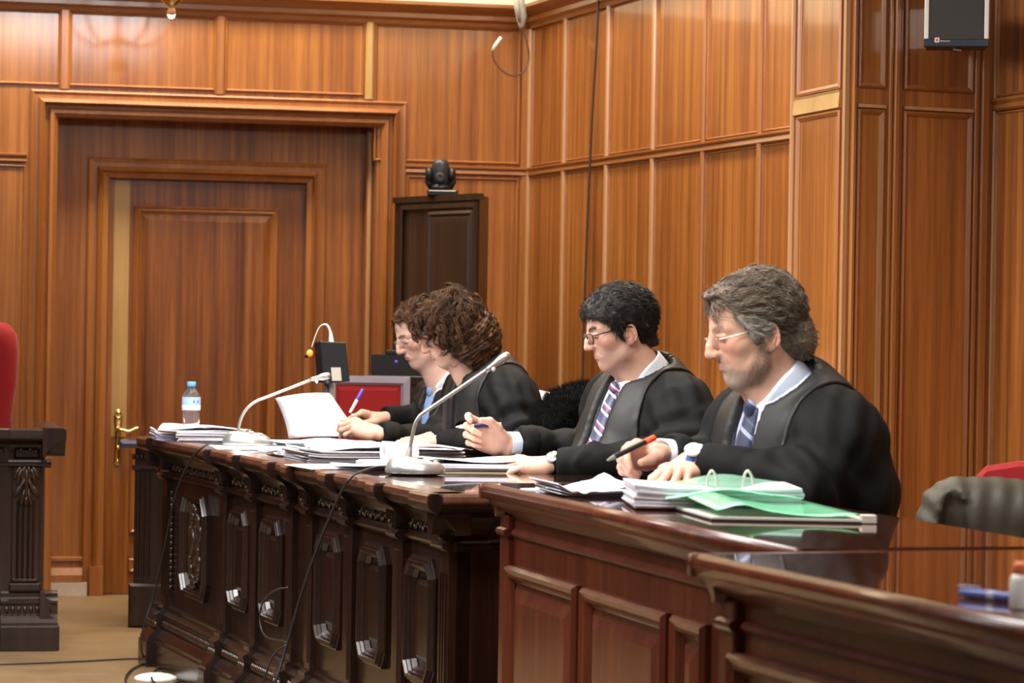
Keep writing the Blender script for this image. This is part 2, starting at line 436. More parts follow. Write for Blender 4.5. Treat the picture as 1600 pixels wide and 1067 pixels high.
# panel stiles and frames on the back wall
t = MB().mat(M_TRIM)
zf = cz
for xx in (101, 344): stile(t, BK, BK.a_(xx, 85), zf + .005, ZC + .005, .046, .016)
t.mat(M_GOLD); stile(t, BK, BK.a_(577, 95), zf + .005, ZC + .005, .038, .016); t.mat(M_TRIM)
bead = [(0, 0), (0, .006), (.005, .009), (.010, .004), (.012, 0)]
aR = A_C - .045
for (x0, x1, z0, z1) in ((-1.5, BK.a_(95, 85), zf + .02, ZC), (BK.a_(108, 85), BK.a_(337, 85), zf + .02, ZC), (BK.a_(352, 85), BK.a_(570, 85), zf + .02, ZC),
                         (BK.a_(586, 85), aR, ZR1 + .012, ZC)):
    if x0 == -1.5 or True: t.rect(BK, x0, x1, z0, z1, bead)
t.rect(BK, -1.5, BK.a_(38, 400), .3, ZR0 - .01, bead); t.rect(BK, BK.a_(634, 400), aR, .3, ZR0 - .01, bead)
stile(t, BK, A_C - .022, 0, ZC, .03, .012)
struct(t.build('trim_6'))
# side wall stiles
t = MB().mat(M_TRIM)
sa = [SD.a_(x, 200) for x in (884, 951, 1023, 1101.5, 1190)]
sa = sa + [sa[-1] + .52 * k for k in range(1, 3)]
S2 = SD.a_(1546, 400)
t.mat(M_PALE); stile(t, SD, .018, 0, ZC, .03, .016)
for i, a in enumerate(sa):
    t.mat(M_PALE if i in (0, 1, 2) else M_TRIM); stile(t, SD, a, 0, ZR0 + .003, .03, .015); stile(t, SD, a, ZR1 - .003, ZC + .004, .03, .015)
for k in range(9):
    t.mat(M_PALE); stile(t, SD, S2 + .015 + .52 * k, 0, ZR0 + .003, .034, .015); stile(t, SD, S2 + .015 + .52 * k, ZR1 - .003, ZC + .004, .034, .015)
t.mat(M_TRIMH); t.extr(SD, .01, 9.5, RP)
al = [0.03] + sa
for a, b in zip(al[:-1], al[1:]):
    for z0, z1 in ((.3, ZR0 - .004), (ZR1 + .004, ZC)): t.rect(SD, a + .017, b - .017, z0, z1, [(0, 0), (0, .004), (.004, .006), (.008, 0)])
for k in range(9):
    for z0, z1 in ((.3, ZR0 - .004), (ZR1 + .004, ZC)): t.rect(SD, S2 + .034 + .52 * k, S2 + .52 * (k + 1) - .004, z0, z1, [(0, 0), (0, .004), (.004, .006), (.008, 0)])
struct(t.build('trim_7'))

# the pier standing out of the side wall
pA = W(1240, 165, 8.86); pB = W(1327, 148, 8.43)
PS = Plane(pB, (pA - pB) * V(1, 1, 0), None)
PS = Plane(pA, (pB - pA) * V(1, 1, 0)); 
if np.dot(PS.n, V(-1, 0, 0)) < 0: PS.n = -PS.n
LPS = float(np.linalg.norm((pB - pA)[:2]))
wdir2 = W(1545, 155, 8.61) - W(1327, 148, 8.43); wdir2[2] = 0
PF = Plane(pB, wdir2)
if PF.n[1] > 0: PF.n = -PF.n
LPF = float(np.linalg.norm(wdir2)) + .02
t = MB().mat(M_WALL)
c4 = [pA[:2], pB[:2], (pB + PF.e * LPF)[:2], (pA + PF.e * (LPF + .15))[:2]]
for z0, z1, mm in ((0, ZT, M_WALL), (ZT, 4.4, M_CREAM)):
    t.mat(mm); t.add([(p[0], p[1], z) for z in (z0, z1) for p in c4], [(0, 1, 5, 4), (1, 2, 6, 5), (2, 3, 7, 6), (3, 0, 4, 7), (4, 5, 6, 7), (0, 1, 2, 3)])
struct(t.build('wall_pier'))
t = MB()
FR = [(0, 0), (0, .006), (.006, .011), (.012, .006), (.017, .001)]
ZP0, ZP1 = ZR0 - .012, ZR1 + .012
b0, b1 = PS.a_(1246, 300), PS.a_(1313, 300)
t.mat(M_TRIM)
for z0, z1 in ((.25, ZP0), (ZP1, ZC)): t.rect(PS, b0, b1, z0, z1, FR)
t.mat(M_GOLD); t.extr(PS, .0, b1, [(0, ZP0 + .004), (.012, ZP0 + .006), (.008, ZP1 - .012), (.012, ZP1 - .004), (0, ZP1 - .002)])
t.mat(M_PALE)
e0 = LPS
for (q0, q1, hh) in ((e0 - .028, e0 - .016, .01), (e0 - .014, e0, .016)): t.pbox(PS, q0, q1, 0, ZC, 0, hh, bev=.003)
stile(t, PS, .012, 0, ZC, .02, .014)
# camera facing side of the pier
t.mat(M_TRIM)
f = lambda x: PF.a_(x, 300)
for (x0, x1) in ((1337, 1380), (1409, 1517)):
    for z0, z1 in ((.25, ZP0), (ZP1, ZC)): t.rect(PF, f(x0), f(x1), z0, z1, FR)
t.mat(M_PALE)
t.extr(PF, f(1409), f(1517), [(0, ZP0 + .002), (.012, ZP0 + .004), (.008, ZP0 + .014), (0, ZP0 + .016)])
t.extr(PF, f(1337), f(1380), [(0, ZP0 + .002), (.012, ZP0 + .004), (.008, ZP0 + .014), (0, ZP0 + .016)])
t.mat(M_GOLD); t.pbox(PF, f(1371), f(1378), .26, ZP0 - .018, 0, .003)
t.mat(M_TRIM)
for x0, x1, hh in ((1384, 1390, .014), (1391, 1399, .022), (1400, 1405, .012), (1328, 1334, .014), (1519, 1526, .010), (1529, 1540, .016)):
    t.pbox(PF, f(x0), f(x1), 0, ZC, 0, hh, bev=.003)
struct(t.build('trim_8'))
PC = [(h, z) for h, z in CORN]
t = MB().mat(M_TRIMH); t.extr(PS, -.0, LPS + .07, PC); t.extr(PF, -.07, LPF, PC); struct(t.build('trim_9'))
# ------------------------------------------------------------------ desks
M_DARK = wood('dark_walnut', (.006, .0022, .0014), (.017, .0055, .0032), (.036, .012, .007), 1.4, rough=.30, coat=.3, seed=5)
M_DTOP = wood('dark_walnut_top', (.020, .009, .006), (.045, .019, .011), (.075, .032, .02), .8, axis='X', rough=.10, coat=1, seed=2)
M_MAHO = wood('mahogany', (.045, .0085, .0035), (.088, .018, .0065), (.14, .034, .012), 1.2, rough=.30, coat=.4, seed=8)
M_MTOP = wood('mahogany_top', (.06, .016, .009), (.10, .030, .015), (.15, .05, .025), .8, axis='Y', rough=.10, coat=1, seed=9)
for m_ in (M_DTOP, M_MTOP): m_.node_tree.nodes['Principled BSDF'].inputs['Coat Roughness'].default_value = .03
M_LIP = wood('lighter_walnut_edge', (.05, .018, .010), (.10, .040, .022), (.16, .07, .04), 1.4, axis='Y', rough=.3, coat=.5, seed=6)  # lighter brown than the rest of the desk
M_CARV = plain('carved_walnut', (.036, .017, .010), .26, coat=.5, noise=.3, nscale=60)

DZ = .80
pF = W(225, 682, 10.0); pN = V(-.172, 6.80, 0)
K1 = Plane(pF, (pN - pF), None)
if K1.n[0] > 0: K1.n = -K1.n
L1 = float(np.linalg.norm((pN - pF)[:2])); D1 = .78
# the end face near the camera
KE = Plane(K1.P(L1, 0), -K1.n, K1.e)
KL = Plane(K1.P(0, 0), -K1.n, -K1.e)       # far end
xa = lambda x, y=700: K1.a_(x, y)
BK_ = .10     # body set back from the cornice line (the cornice edge is h=0)
def desk_body(mb, ins=.075):
    mb.pbox(K1, ins, L1 - ins, 0, .775, -ins - .035, -ins)
    for a0, a1 in ((ins, ins + .04), (L1 - ins - .04, L1 - ins)): mb.pbox(K1, a0, a1, 0, .775, -D1 + .03, -ins)
ORG = K1.P(L1 / 2, 0, -D1 / 2)
desk1 = thing('carved_desk', ORG, 'long dark carved walnut bench desk with octagonal panels, shared by three robed people', 'desk')
mb = MB().mat(M_DARK); desk_body(mb); mb.build('body', parent=desk1)
top = MB().mat(M_DTOP)
P = [K1.P(.02, 0, -.02)[:2], K1.P(L1 - .02, 0, -.02)[:2], K1.P(L1 - .02, 0, -D1)[:2], K1.P(.02, 0, -D1)[:2]]
top.add([(p[0], p[1], z) for z in (.772, DZ) for p in P], [(0, 1, 5, 4), (1, 2, 6, 5), (2, 3, 7, 6), (3, 0, 4, 7), (4, 5, 6, 7), (0, 1, 2, 3)])
top.build('desk_top', parent=desk1, bevel=.003)
# cornice profile, h measured from the body face (-.075)
B0 = -.075
def corn(o): return [(B0 - .01, .70), (B0 + o + .004, .70), (B0 + o + .004, .712), (B0 + o + .012, .724), (B0 + o + .028, .742), (B0 + o + .046, .752), (B0 + o + .062, .758), (B0 + o + .072, .766), (B0 + o + .075, .778), (B0 + o + .074, .795), (B0 + o + .068, .801), (B0 - .01, .801)]
def railp(o): return [(B0 - .01, .655), (B0 + o + .004, .657), (B0 + o + .016, .664), (B0 + o + .018, .671), (B0 + o + .008, .678), (B0 + o + .006, .684), (B0 - .01, .686)]
def base(o): return [(B0 - .01, 0), (B0 + o + .062, 0), (B0 + o + .062, .088), (B0 + o + .056, .094), (B0 + o + .056, .104), (B0 + o + .034, .126), (B0 + o + .026, .132), (B0 + o + .026, .166), (B0 + o + .030, .172), (B0 + o + .030, .182), (B0 + o + .010, .194), (B0 + o + .012, .208), (B0 + o, .214), (B0 - .01, .216)]
# pilasters along the front: photo columns of the capitals and their widths
pil = [(238, .13), (325, .085), (371, .07), (426, .07), (456, .07), (516, .08), (592, .085), (679, .15)]
pc = [(xa(x, 690 + (x - 238) * .19), w) for x, w in pil]
pc[0] = (.075, .15); pc[-1] = (L1 - .08, .16)
o1 = .026
segs = []; cur = 0.0
for a, w in pc:
    if a - w / 2 > cur + .01: segs.append((cur, a - w / 2, 0))
    segs.append((max(0, a - w / 2), min(L1, a + w / 2), o1)); cur = a + w / 2
cor = MB().mat(M_DARK); rl = MB().mat(M_DARK); bs = MB().mat(M_DARK)
for a0, a1, o in segs:
    oo = o
    cor.extr(K1, a0 + (.0), a1, corn(o)); 
    x0, x1 = max(a0, .06), min(a1, L1 - .06)
    rl.extr(K1, x0, x1, railp(o)); bs.extr(K1, max(a0, .02), min(a1, L1 - .02), base(o))
for pl in (KE, KL):
    # end faces: e runs from the front edge to the back
    pl2 = Plane(pl.o, pl.e, pl.n)
    q0, q1 = .0, D1
    cor.extr(pl2, q0 + .0, q0 + .15, corn(o1)); cor.extr(pl2, q0 + .15, q1 - .12, corn(0)); cor.extr(pl2, q1 - .12, q1, corn(o1))
    rl.extr(pl2, .06, .15, railp(o1)); rl.extr(pl2, .15, q1 - .03, railp(0)); bs.extr(pl2, .02, .15, base(o1)); bs.extr(pl2, .15, q1, base(0))
    bs.rect(pl2, .19, .60, .30, .62, [(0, B0), (0, B0 + .02), (.02, B0 + .03), (.035, B0 + .01), (.05, B0)])
cor.build('cornice', parent=desk1)
lip = MB().mat(M_LIP)
lp_ = lambda o: [(B0 + o + .040, .7995), (B0 + o + .0755, .7785), (B0 + o + .0775, .784), (B0 + o + .0765, .796), (B0 + o + .070, .8025), (B0 + .0, .8025), (B0 + .0, .7995)]
for a0, a1, o in segs: lip.extr(K1, a0 + (.004 if o else 0), a1 - (.004 if o else 0), lp_(o))
lip.extr(Plane(KE.o, KE.e, KE.n), .004, D1, lp_(o1)); lip.build('top_edge', parent=desk1)
rl.build('rail_moulding', parent=desk1); bs.build('plinth', parent=desk1)
for i, (a, w) in enumerate(pc):
    p = MB().mat(M_DARK)
    a0, a1 = max(.075, a - w / 2 + .006), min(L1 - .075, a + w / 2 - .006)
    p.pbox(K1, a0, a1, .21, .657, B0 - .01, B0 + o1 - .004, bev=.003)
    if w > .1:
        p.rect(K1, a0 + .012, a1 - .012, .235, .63, [(0, B0 + o1 - .004), (.005, B0 + o1 - .010), (.008, B0 + o1 - .010)], fill=True)
        for k in range(3): p.pbox(K1, a0 + .026 + k * .02, a0 + .034 + k * .02, .25, .60, B0, B0 + o1 + .002)
    else:
        p.rect(K1, a0 + .010, a1 - .010, .235, .63, [(0, B0 + o1 - .004), (.004, B0 + o1 + .002), (.010, B0 + o1 + .002)], fill=True)
    # capital console under the cornice
    p.sweep(K1, [(a0, .69), (a1, .69), (a1, .765), (a0, .765)], [(0, B0), (0, B0 + o1 + .012), (.006, B0 + o1 + .02)], fill=True)
    p.build('pilaster', parent=desk1)
# octagonal frames
def octa(a0, a1, z0, z1, c, ct=None):
    ct = ct or c
    return [(a0 + c, z0), (a1 - c, z0), (a1, z0 + ct), (a1, z1 - ct), (a1 - c, z1), (a0 + c, z1), (a0, z1 - ct), (a0, z0 + ct)]
def oct_panel(a0, a1, z0, z1, c=.035, hh=.03, m=M_DARK, k=1.0, name='panel'):
    p = MB().mat(m)
    p.sweep(K1, octa(a0, a1, z0, z1, c, c * 1.3), [(0, B0), (0, B0 + hh * .55), (.005 * k, B0 + hh * .6), (.007 * k, B0 + hh * .85), (.012 * k, B0 + hh * .85), (.014 * k, B0 + hh * 1.1), (.021 * k, B0 + hh * 1.1), (.023 * k, B0 + hh * .85), (.028 * k, B0 + hh * .82), (.030 * k, B0 + hh * .55), (.036 * k, B0 + hh * .5), (.042 * k, B0 + .002)])
    p.sweep(K1, octa(a0 + .046, a1 - .046, z0 + .06, z1 - .06, c * .5, c * .6), [(0, B0), (0, B0 + .006), (.012, B0 + .014), (.016, B0 + .014)], fill=True)
    return p.build(name, parent=desk1)
def between(i, j): return pc[i][0] + pc[i][1] / 2, pc[j][0] - pc[j][1] / 2
for (i, j) in ((1, 2), (2, 3), (4, 5), (5, 6), (6, 7)):
    b0, b1 = between(i, j); mid = (b0 + b1) / 2; hw = min(.118, (b1 - b0) / 2 - .010)
    oct_panel(mid - hw, mid + hw, .30, .625)
# shield bay
b0, b1 = between(0, 1); mid = (b0 + b1) / 2 + .01; hw = .185
oct_panel(mid - hw, mid + hw, .275, .635, c=.05, hh=.028, name='shield_panel')
sh = MB().mat(M_CARV, True)
def blob(a, z, h, ra, rz, rh):
    R = np.array([K1.e, K1.up, K1.n]).T
    sh.ell(K1.P(a, z, B0 + h), (ra, rz, rh), 12, 8, R)
blob(mid, .455, .012, .045, .075, .016); blob(mid, .47, .022, .03, .045, .014)
for s in (-1, 1):
    for k in range(6):
        t_ = k / 5; blob(mid + s * (.055 + .012 * math.sin(k * 2)), .37 + .17 * t_, .012, .016, .024, .013)
    blob(mid + s * .035, .345, .014, .028, .014, .012); blob(mid + s * .03, .555, .014, .022, .016, .014)
    blob(mid + s * .075, .50, .012, .014, .03, .012)
for k in range(5): blob(mid + (k - 2) * .018, .575 + .012 * math.cos((k - 2) * .8), .016, .008, .014, .012)
blob(mid, .325, .014, .02, .018, .012)
sh.build('carved_shield', parent=desk1)
# carved frieze and gadroon
cv = MB().mat(M_CARV, True)
def flush(nm='carving'):
    global cv
    if cv.v: cv.build(nm, parent=desk1)
    cv = MB().mat(M_CARV, True)
rnd = random.Random(4)
RR = np.array([K1.e, K1.up, K1.n]).T
def cblob(pl, a, z, h, r3, rot=None):
    R = np.array([pl.e, pl.up, pl.n]).T
    if rot: 
        c, s = math.cos(rot), math.sin(rot); R = R @ np.array([[c, -s, 0], [s, c, 0], [0, 0, 1]])
    cv.ell(pl.P(a, z, B0 + h), r3, 8, 6, R)
bays = [between(i, i + 1) for i in range(7)]
for b0, b1 in bays:
    if b1 - b0 < .05: continue
    n = int((b1 - b0 - .02) / .017)
    for k in range(n):
        a = b0 + .014 + (b1 - b0 - .028) * k / max(1, n - 1)
        cblob(K1, a, .700 + .006 * math.sin(k * 1.9), .004, (.012, .0055, .006), .7 if k % 2 else -.7)
        if k % 3 == 0: cblob(K1, a, .692, .004, (.006, .004, .005))
    flush('frieze_carving')
for a, w in pc:
    for k in range(6): cblob(K1, a + .012 * math.cos(k * 1.05), .702 + .012 * math.sin(k * 1.05), o1 + .014, (.008, .005, .006), k * 1.05)
    cblob(K1, a, .702, o1 + .016, (.006, .006, .008))
    flush('rosette')
for a0, a1, o in segs:
    n = int((a1 - a0) / .019)
    for k in range(n):
        cblob(K1, a0 + (k + .5) * (a1 - a0) / n, .149, o + .026, (.0085, .015, .009), .25)
    flush('beading')
for k in range(12): cblob(KE, .19 + k * .035, .70 + .006 * math.sin(k * 2.1), .004, (.014, .006, .006), .7 if k % 2 else -.7)
flush('frieze_carving')
for k in range(34): cblob(KE, .03 + k * .021, .149, .026, (.009, .015, .009), .25)
flush('beading')
# drop carving at the shield bay edges
for a in (between(0, 1)[0] + .012, between(0, 1)[1] - .012):
    for k in range(16): cblob(K1, a, .28 + k * .022, .006, (.006, .010, .007))
    flush('bead_strip')

# ------------------------------------------------------------ nearer mahogany desks
DZ2 = .842
def plain_desk(name, label, A, B, depth, bays, ledge=.055, ext=0.0, group=None, zt=DZ2, fr=None, corner=.07, farside=False):
    pl = Plane(A, (B - A) * V(1, 1, 0))
    if pl.n[0] > 0: pl.n = -pl.n
    Ln = float(np.linalg.norm((B - A)[:2])) + ext
    d = thing(name, pl.P(Ln / 2, 0, -depth / 2), label, 'desk')
    H = -ledge
    mb = MB().mat(M_MAHO)
    e_ = Ln - (0 if ext else ledge)
    mb.pbox(pl, ledge, e_, 0, zt - .03, H - .03, H); mb.pbox(pl, ledge, ledge + .035, 0, zt - .03, -depth + .03, H); mb.pbox(pl, e_ - .035, e_, 0, zt - .03, -depth + .03, H); mb.build('body', parent=d)
    tp = MB().mat(M_MTOP)
    tp.pbox(pl, .012, Ln - .012, zt - .03, zt, -depth + .012, -.012)
    tp.build('desk_top', parent=d)
    ed = MB().mat(M_MAHO, True)
    prof = [(-.02, zt - .036), (-.012, zt - .036), (-.004, zt - .030), (0, zt - .018), (-.003, zt - .006), (-.012, zt + .0004), (-.02, zt + .0004)]
    low = [(H - .01, zt - .075), (H + .004, zt - .075), (H + .010, zt - .064), (H + .03, zt - .05), (H + .04, zt - .036), (H - .01, zt - .036)]
    e1 = Plane(pl.P(0, 0), -pl.n, -pl.e)
    ed.extr(pl, 0, Ln, prof, .0, 0); ed.extr(e1, .0, depth, prof); 
    ed.extr(pl, ledge - .03, Ln, low); ed.extr(e1, ledge - .03, depth, low)
    ed.build('top_edge', parent=d)
    tr = MB().mat(M_MAHO)
    mid = [(H - .01, zt - .118), (H + .006, zt - .117), (H + .012, zt - .110), (H + .010, zt - .103), (H + .002, zt - .099), (H - .01, zt - .098)]
    tr.extr(pl, ledge + corner, Ln, mid); tr.extr(e1, ledge, depth, mid)
    tr.extr(pl, ledge - .004, ledge + corner - .012, [(h + .016, z) for h, z in mid])
    bsb = [(H - .01, 0), (H + .025, 0), (H + .025, .10), (H + .01, .125), (H - .01, .13)]
    tr.extr(pl, ledge, Ln, bsb); tr.extr(e1, ledge, depth, bsb)
    tr.build('moulding', parent=d)
    post = MB().mat(M_MAHO); post.pbox(pl, ledge - .006, ledge + corner - .016, 0, zt - .07, H - .01, H + .016, bev=.004)
    post.build('corner_post', parent=d)
    for (a0, a1, z0, z1) in bays(pl):
        p = MB().mat(M_MAHO)
        p.rect(pl, a0, a1, z0, z1, [(0, H), (0, H + .012), (.008, H + .022), (.020, H + .016), (.026, H + .016), (.034, H + .004), (.038, H + .002)])
        p.rect(pl, a0 + .05, a1 - .05, z0 + .05, z1 - .05, [(0, H), (.004, H + .006), (.03, H + .014)], fill=True)
        p.build('panel', parent=d)
    return d, pl
A2 = WZ(748, 754, DZ2); B2 = WZ(1236, 857, DZ2)
def bays2(pl):
    g = lambda x, y: pl.on(x, y, -.055)
    zt = g(860, 900)[1]
    return [(g(799, 900)[0], g(909, 930)[0], .14, zt), (g(918, 930)[0], g(1050, 950)[0], .14, zt), (g(1060, 960)[0], g(1112, 960)[0], .14, zt)]
desk2, K2 = plain_desk('mahogany_desk', 'reddish mahogany panelled desk carrying the green folders, in front of the grey-bearded man', A2, B2, .54, bays2, corner=.075)
L2 = float(np.linalg.norm((B2 - A2)[:2]))
A3 = WZ(1072, 864, DZ2); B3 = WZ(1600, 973, DZ2)
def bays3(pl):
    g = lambda x, y: pl.on(x, y, -.055)
    zt = g(1300, 1058)[1]
    return [(g(1150, 1030)[0], g(1400, 1080)[0], .14, zt), (g(1420, 1080)[0], g(1700, 1120)[0], .14, zt)]
desk3, K3 = plain_desk('mahogany_desk', 'nearest mahogany desk in the lower right corner, with a blue pen on its bare top', A3, B3, .78, bays3, ext=.5, corner=.07)
# judge's bench on the left
JZ = .811
pJ = WZ(104, 671, JZ)
KJ = Plane(pJ - 2.0 * w_dir, w_dir); KJ.n = V(w_dir[1], -w_dir[0], 0)
LJ = float(np.dot((pJ - KJ.o) * V(1, 1, 0), KJ.e))
jd = thing('carved_desk', KJ.P(LJ / 2, 0, -.4), 'dark carved bench desk at the left edge with an acanthus leaf pilaster', 'desk')
def pr(lst, o, h0): return [(h0 + (o if i not in (0, len(lst) - 1) else 0) + h, z) for i, (h, z) in enumerate(lst)]
mb = MB().mat(M_DARK)
hb = -.075
mb.pbox(KJ, 0, LJ - .075, 0, JZ - .025, -.75, hb); mb.build('body', parent=jd)
mb = MB().mat(M_DTOP); mb.pbox(KJ, 0, LJ - .01, JZ - .03, JZ, -.80, -.012); mb.build('desk_top', parent=jd, bevel=.003)
cor = MB().mat(M_DARK); bs = MB().mat(M_DARK)
dz = JZ - .80
cj = lambda o: [(h, z + dz) for h, z in corn(o)]
EJ = Plane(KJ.P(LJ, 0), -KJ.n, KJ.e)
a1 = LJ - .205
cor.extr(KJ, 0, a1, cj(-.01)); cor.extr(KJ, a1, LJ, cj(0)); cor.extr(EJ, .0, .8, cj(0)); cor.extr(KJ, 0, a1, [(h, z + dz) for h, z in railp(-.01)]); cor.extr(KJ, a1, LJ - .05, [(h, z + dz) for h, z in railp(.01)]); cor.extr(EJ, .05, .8, [(h, z + dz) for h, z in railp(0)])
cor.build('cornice', parent=jd)
bs.extr(KJ, 0, a1 - .02, base(-.01)); bs.extr(KJ, a1 - .02, LJ - .02, base(.012)); bs.extr(EJ, .02, .8, base(0)); bs.build('plinth', parent=jd)
p = MB().mat(M_DARK); q0, q1 = LJ - .19, LJ - .088
p.pbox(KJ, q0, q1, .21, .675, hb - .01, hb + .014, bev=.003)
for k in range(4): p.extr_v(KJ, q0 + .022 + k * .019, .26, .55, [(-.006, hb + .01), (-.004, hb + .018), (0, hb + .021), (.004, hb + .018), (.006, hb + .01)])
p.pbox(KJ, q0 - .006, q1 + .006, .215, .245, hb, hb + .028, bev=.006); p.pbox(KJ, q0 + .004, q1 - .004, .245, .262, hb, hb + .022, bev=.006)
p.rect(KJ, q0 + .004, q1 - .004, .69 + dz, .745 + dz, [(0, hb + .01), (.004, hb + .018), (.008, hb + .010)], fill=True)
p.build('pilaster', parent=jd)
cv = MB().mat(M_CARV, True)
def jb(a, z, h, r3, rot=0):
    R = np.array([KJ.e, KJ.up, KJ.n]).T; c, s = math.cos(rot), math.sin(rot)
    cv.ell(KJ.P(a, z, hb + h), r3, 10, 8, R @ np.array([[c, -s, 0], [s, c, 0], [0, 0, 1]]))
qm = (q0 + q1) / 2
for s in (-1, 1):
    for k, (dx, zz, ln, an) in enumerate(((.034, .65, .028, .5), (.026, .635, .034, .3), (.018, .60, .04, .45), (.030, .585, .03, .55), (.012, .56, .035, .25), (.010, .645, .035, .1))):
        jb(qm + s * dx, zz, .018, (.009, ln, .010), s * an)
jb(qm, .61, .022, (.008, .055, .012)); jb(qm, .545, .018, (.008, .02, .01))
cv.build('acanthus_carving', parent=jd); cv = MB().mat(M_CARV, True)
for k in range(7): jb(qm + (k - 3) * .011, .718 + dz + .005 * math.sin(k * 2), .016, (.008, .005, .006), k)
cv.build('frieze_carving', parent=jd); cv = MB().mat(M_CARV, True)
for k in range(60): jb(LJ - .05 - k * .022, .149, .035 if k < 8 else .02, (.0085, .014, .009), .2)
cv.build('beading', parent=jd); cv = MB().mat(M_CARV, True)
for k in range(4): jb(q0 - .04 - k * .02, .718 + dz, .006, (.009, .006, .006), k)
cv.build('frieze_carving', parent=jd)

# small dark side desk seen end on between the door and the long desk
qd = W(190, 690, 11.1)
sd = thing('side_desk', V(qd[0] + .35, 11.25, 0), 'narrow dark side desk between the door and the long carved desk, top shining blue', 'desk')
S_ = Plane(W(196, 690, 11.12), V(1, .0, 0)); S_.n = V(0, -1, 0)
szt = S_.z_(215, 688)
mb = MB().mat(M_DARK)
mb.pbox(S_, .035, 0.95, .165, szt - .025, -.45, -.03); mb.pbox(S_, .02, 0.95, 0, .175, -.48, 0, bev=.01)
for i in range(3): mb.extr_v(S_, .052 + i * .02, .2, szt - .13, [(-.006, -.03), (-.003, -.02), (.003, -.02), (.006, -.03)])
mb.extr(S_, .025, 0.95, [(-.05, szt - .12), (-.02, szt - .118), (-.012, szt - .11), (-.02, szt - .10), (-.05, szt - .10)])
mb.build('body', parent=sd)
M_BLUE = plain('glossy_dark_top', (.045, .05, .11), .18, coat=1)
mb = MB().mat(M_BLUE); mb.pbox(S_, -.02, 0.98, szt - .03, szt, -.5, .03, bev=.012); mb.build('desk_top', parent=sd)
mb = MB().mat(M_CARV, True)
for i in range(10): mb.ell(S_.P(.03 + i * .016, szt - .065, -.02), (.007, .008, .012))
mb.build('carving', parent=sd)
# ------------------------------------------------------------------ distance-field sculpting
def smin(a, b, k):
    if k <= 0: return np.minimum(a, b)
    h = np.maximum(k - np.abs(a - b), 0) / k
    return np.minimum(a, b) - h * h * k * .25
def smax(a, b, k): return -smin(-a, -b, k)
def d_ell(X, Y, Z, c, r, R=None):
    x, y, z = X - c[0], Y - c[1], Z - c[2]
    if R is not None: x, y, z = (R[0][0] * x + R[1][0] * y + R[2][0] * z, R[0][1] * x + R[1][1] * y + R[2][1] * z, R[0][2] * x + R[1][2] * y + R[2][2] * z)
    k0 = np.sqrt((x / r[0]) ** 2 + (y / r[1]) ** 2 + (z / r[2]) ** 2)
    k1 = np.sqrt((x / r[0] ** 2) ** 2 + (y / r[1] ** 2) ** 2 + (z / r[2] ** 2) ** 2) + 1e-6
    return k0 * (k0 - 1) / k1
def d_cap(X, Y, Z, a, b, ra, rb=None):
    rb = ra if rb is None else rb
    a = np.array(a, float); b = np.array(b, float); ab = b - a; L2_ = max(1e-9, ab @ ab)
    t = np.clip(((X - a[0]) * ab[0] + (Y - a[1]) * ab[1] + (Z - a[2]) * ab[2]) / L2_, 0, 1)
    return np.sqrt((X - a[0] - t * ab[0]) ** 2 + (Y - a[1] - t * ab[1]) ** 2 + (Z - a[2] - t * ab[2]) ** 2) - (ra + (rb - ra) * t)
def d_poly(x, z, P):
    """signed distance to a polygon in the plane"""
    P = np.array(P, float); d = np.full(np.broadcast(x, z).shape, 1e9); s = np.ones(d.shape)
    n = len(P)
    for i in range(n):
        a, b = P[i], P[i - 1]; e = b - a; wx, wz = x - a[0], z - a[1]
        t = np.clip((wx * e[0] + wz * e[1]) / (e @ e), 0, 1)
        d = np.minimum(d, (wx - e[0] * t) ** 2 + (wz - e[1] * t) ** 2)
        c1 = z >= a[1]; c2 = z < b[1]; c3 = e[0] * wz > e[1] * wx
        s = np.where((c1 & c2 & c3) | (~c1 & ~c2 & ~c3), -s, s)
    return s * np.sqrt(d)
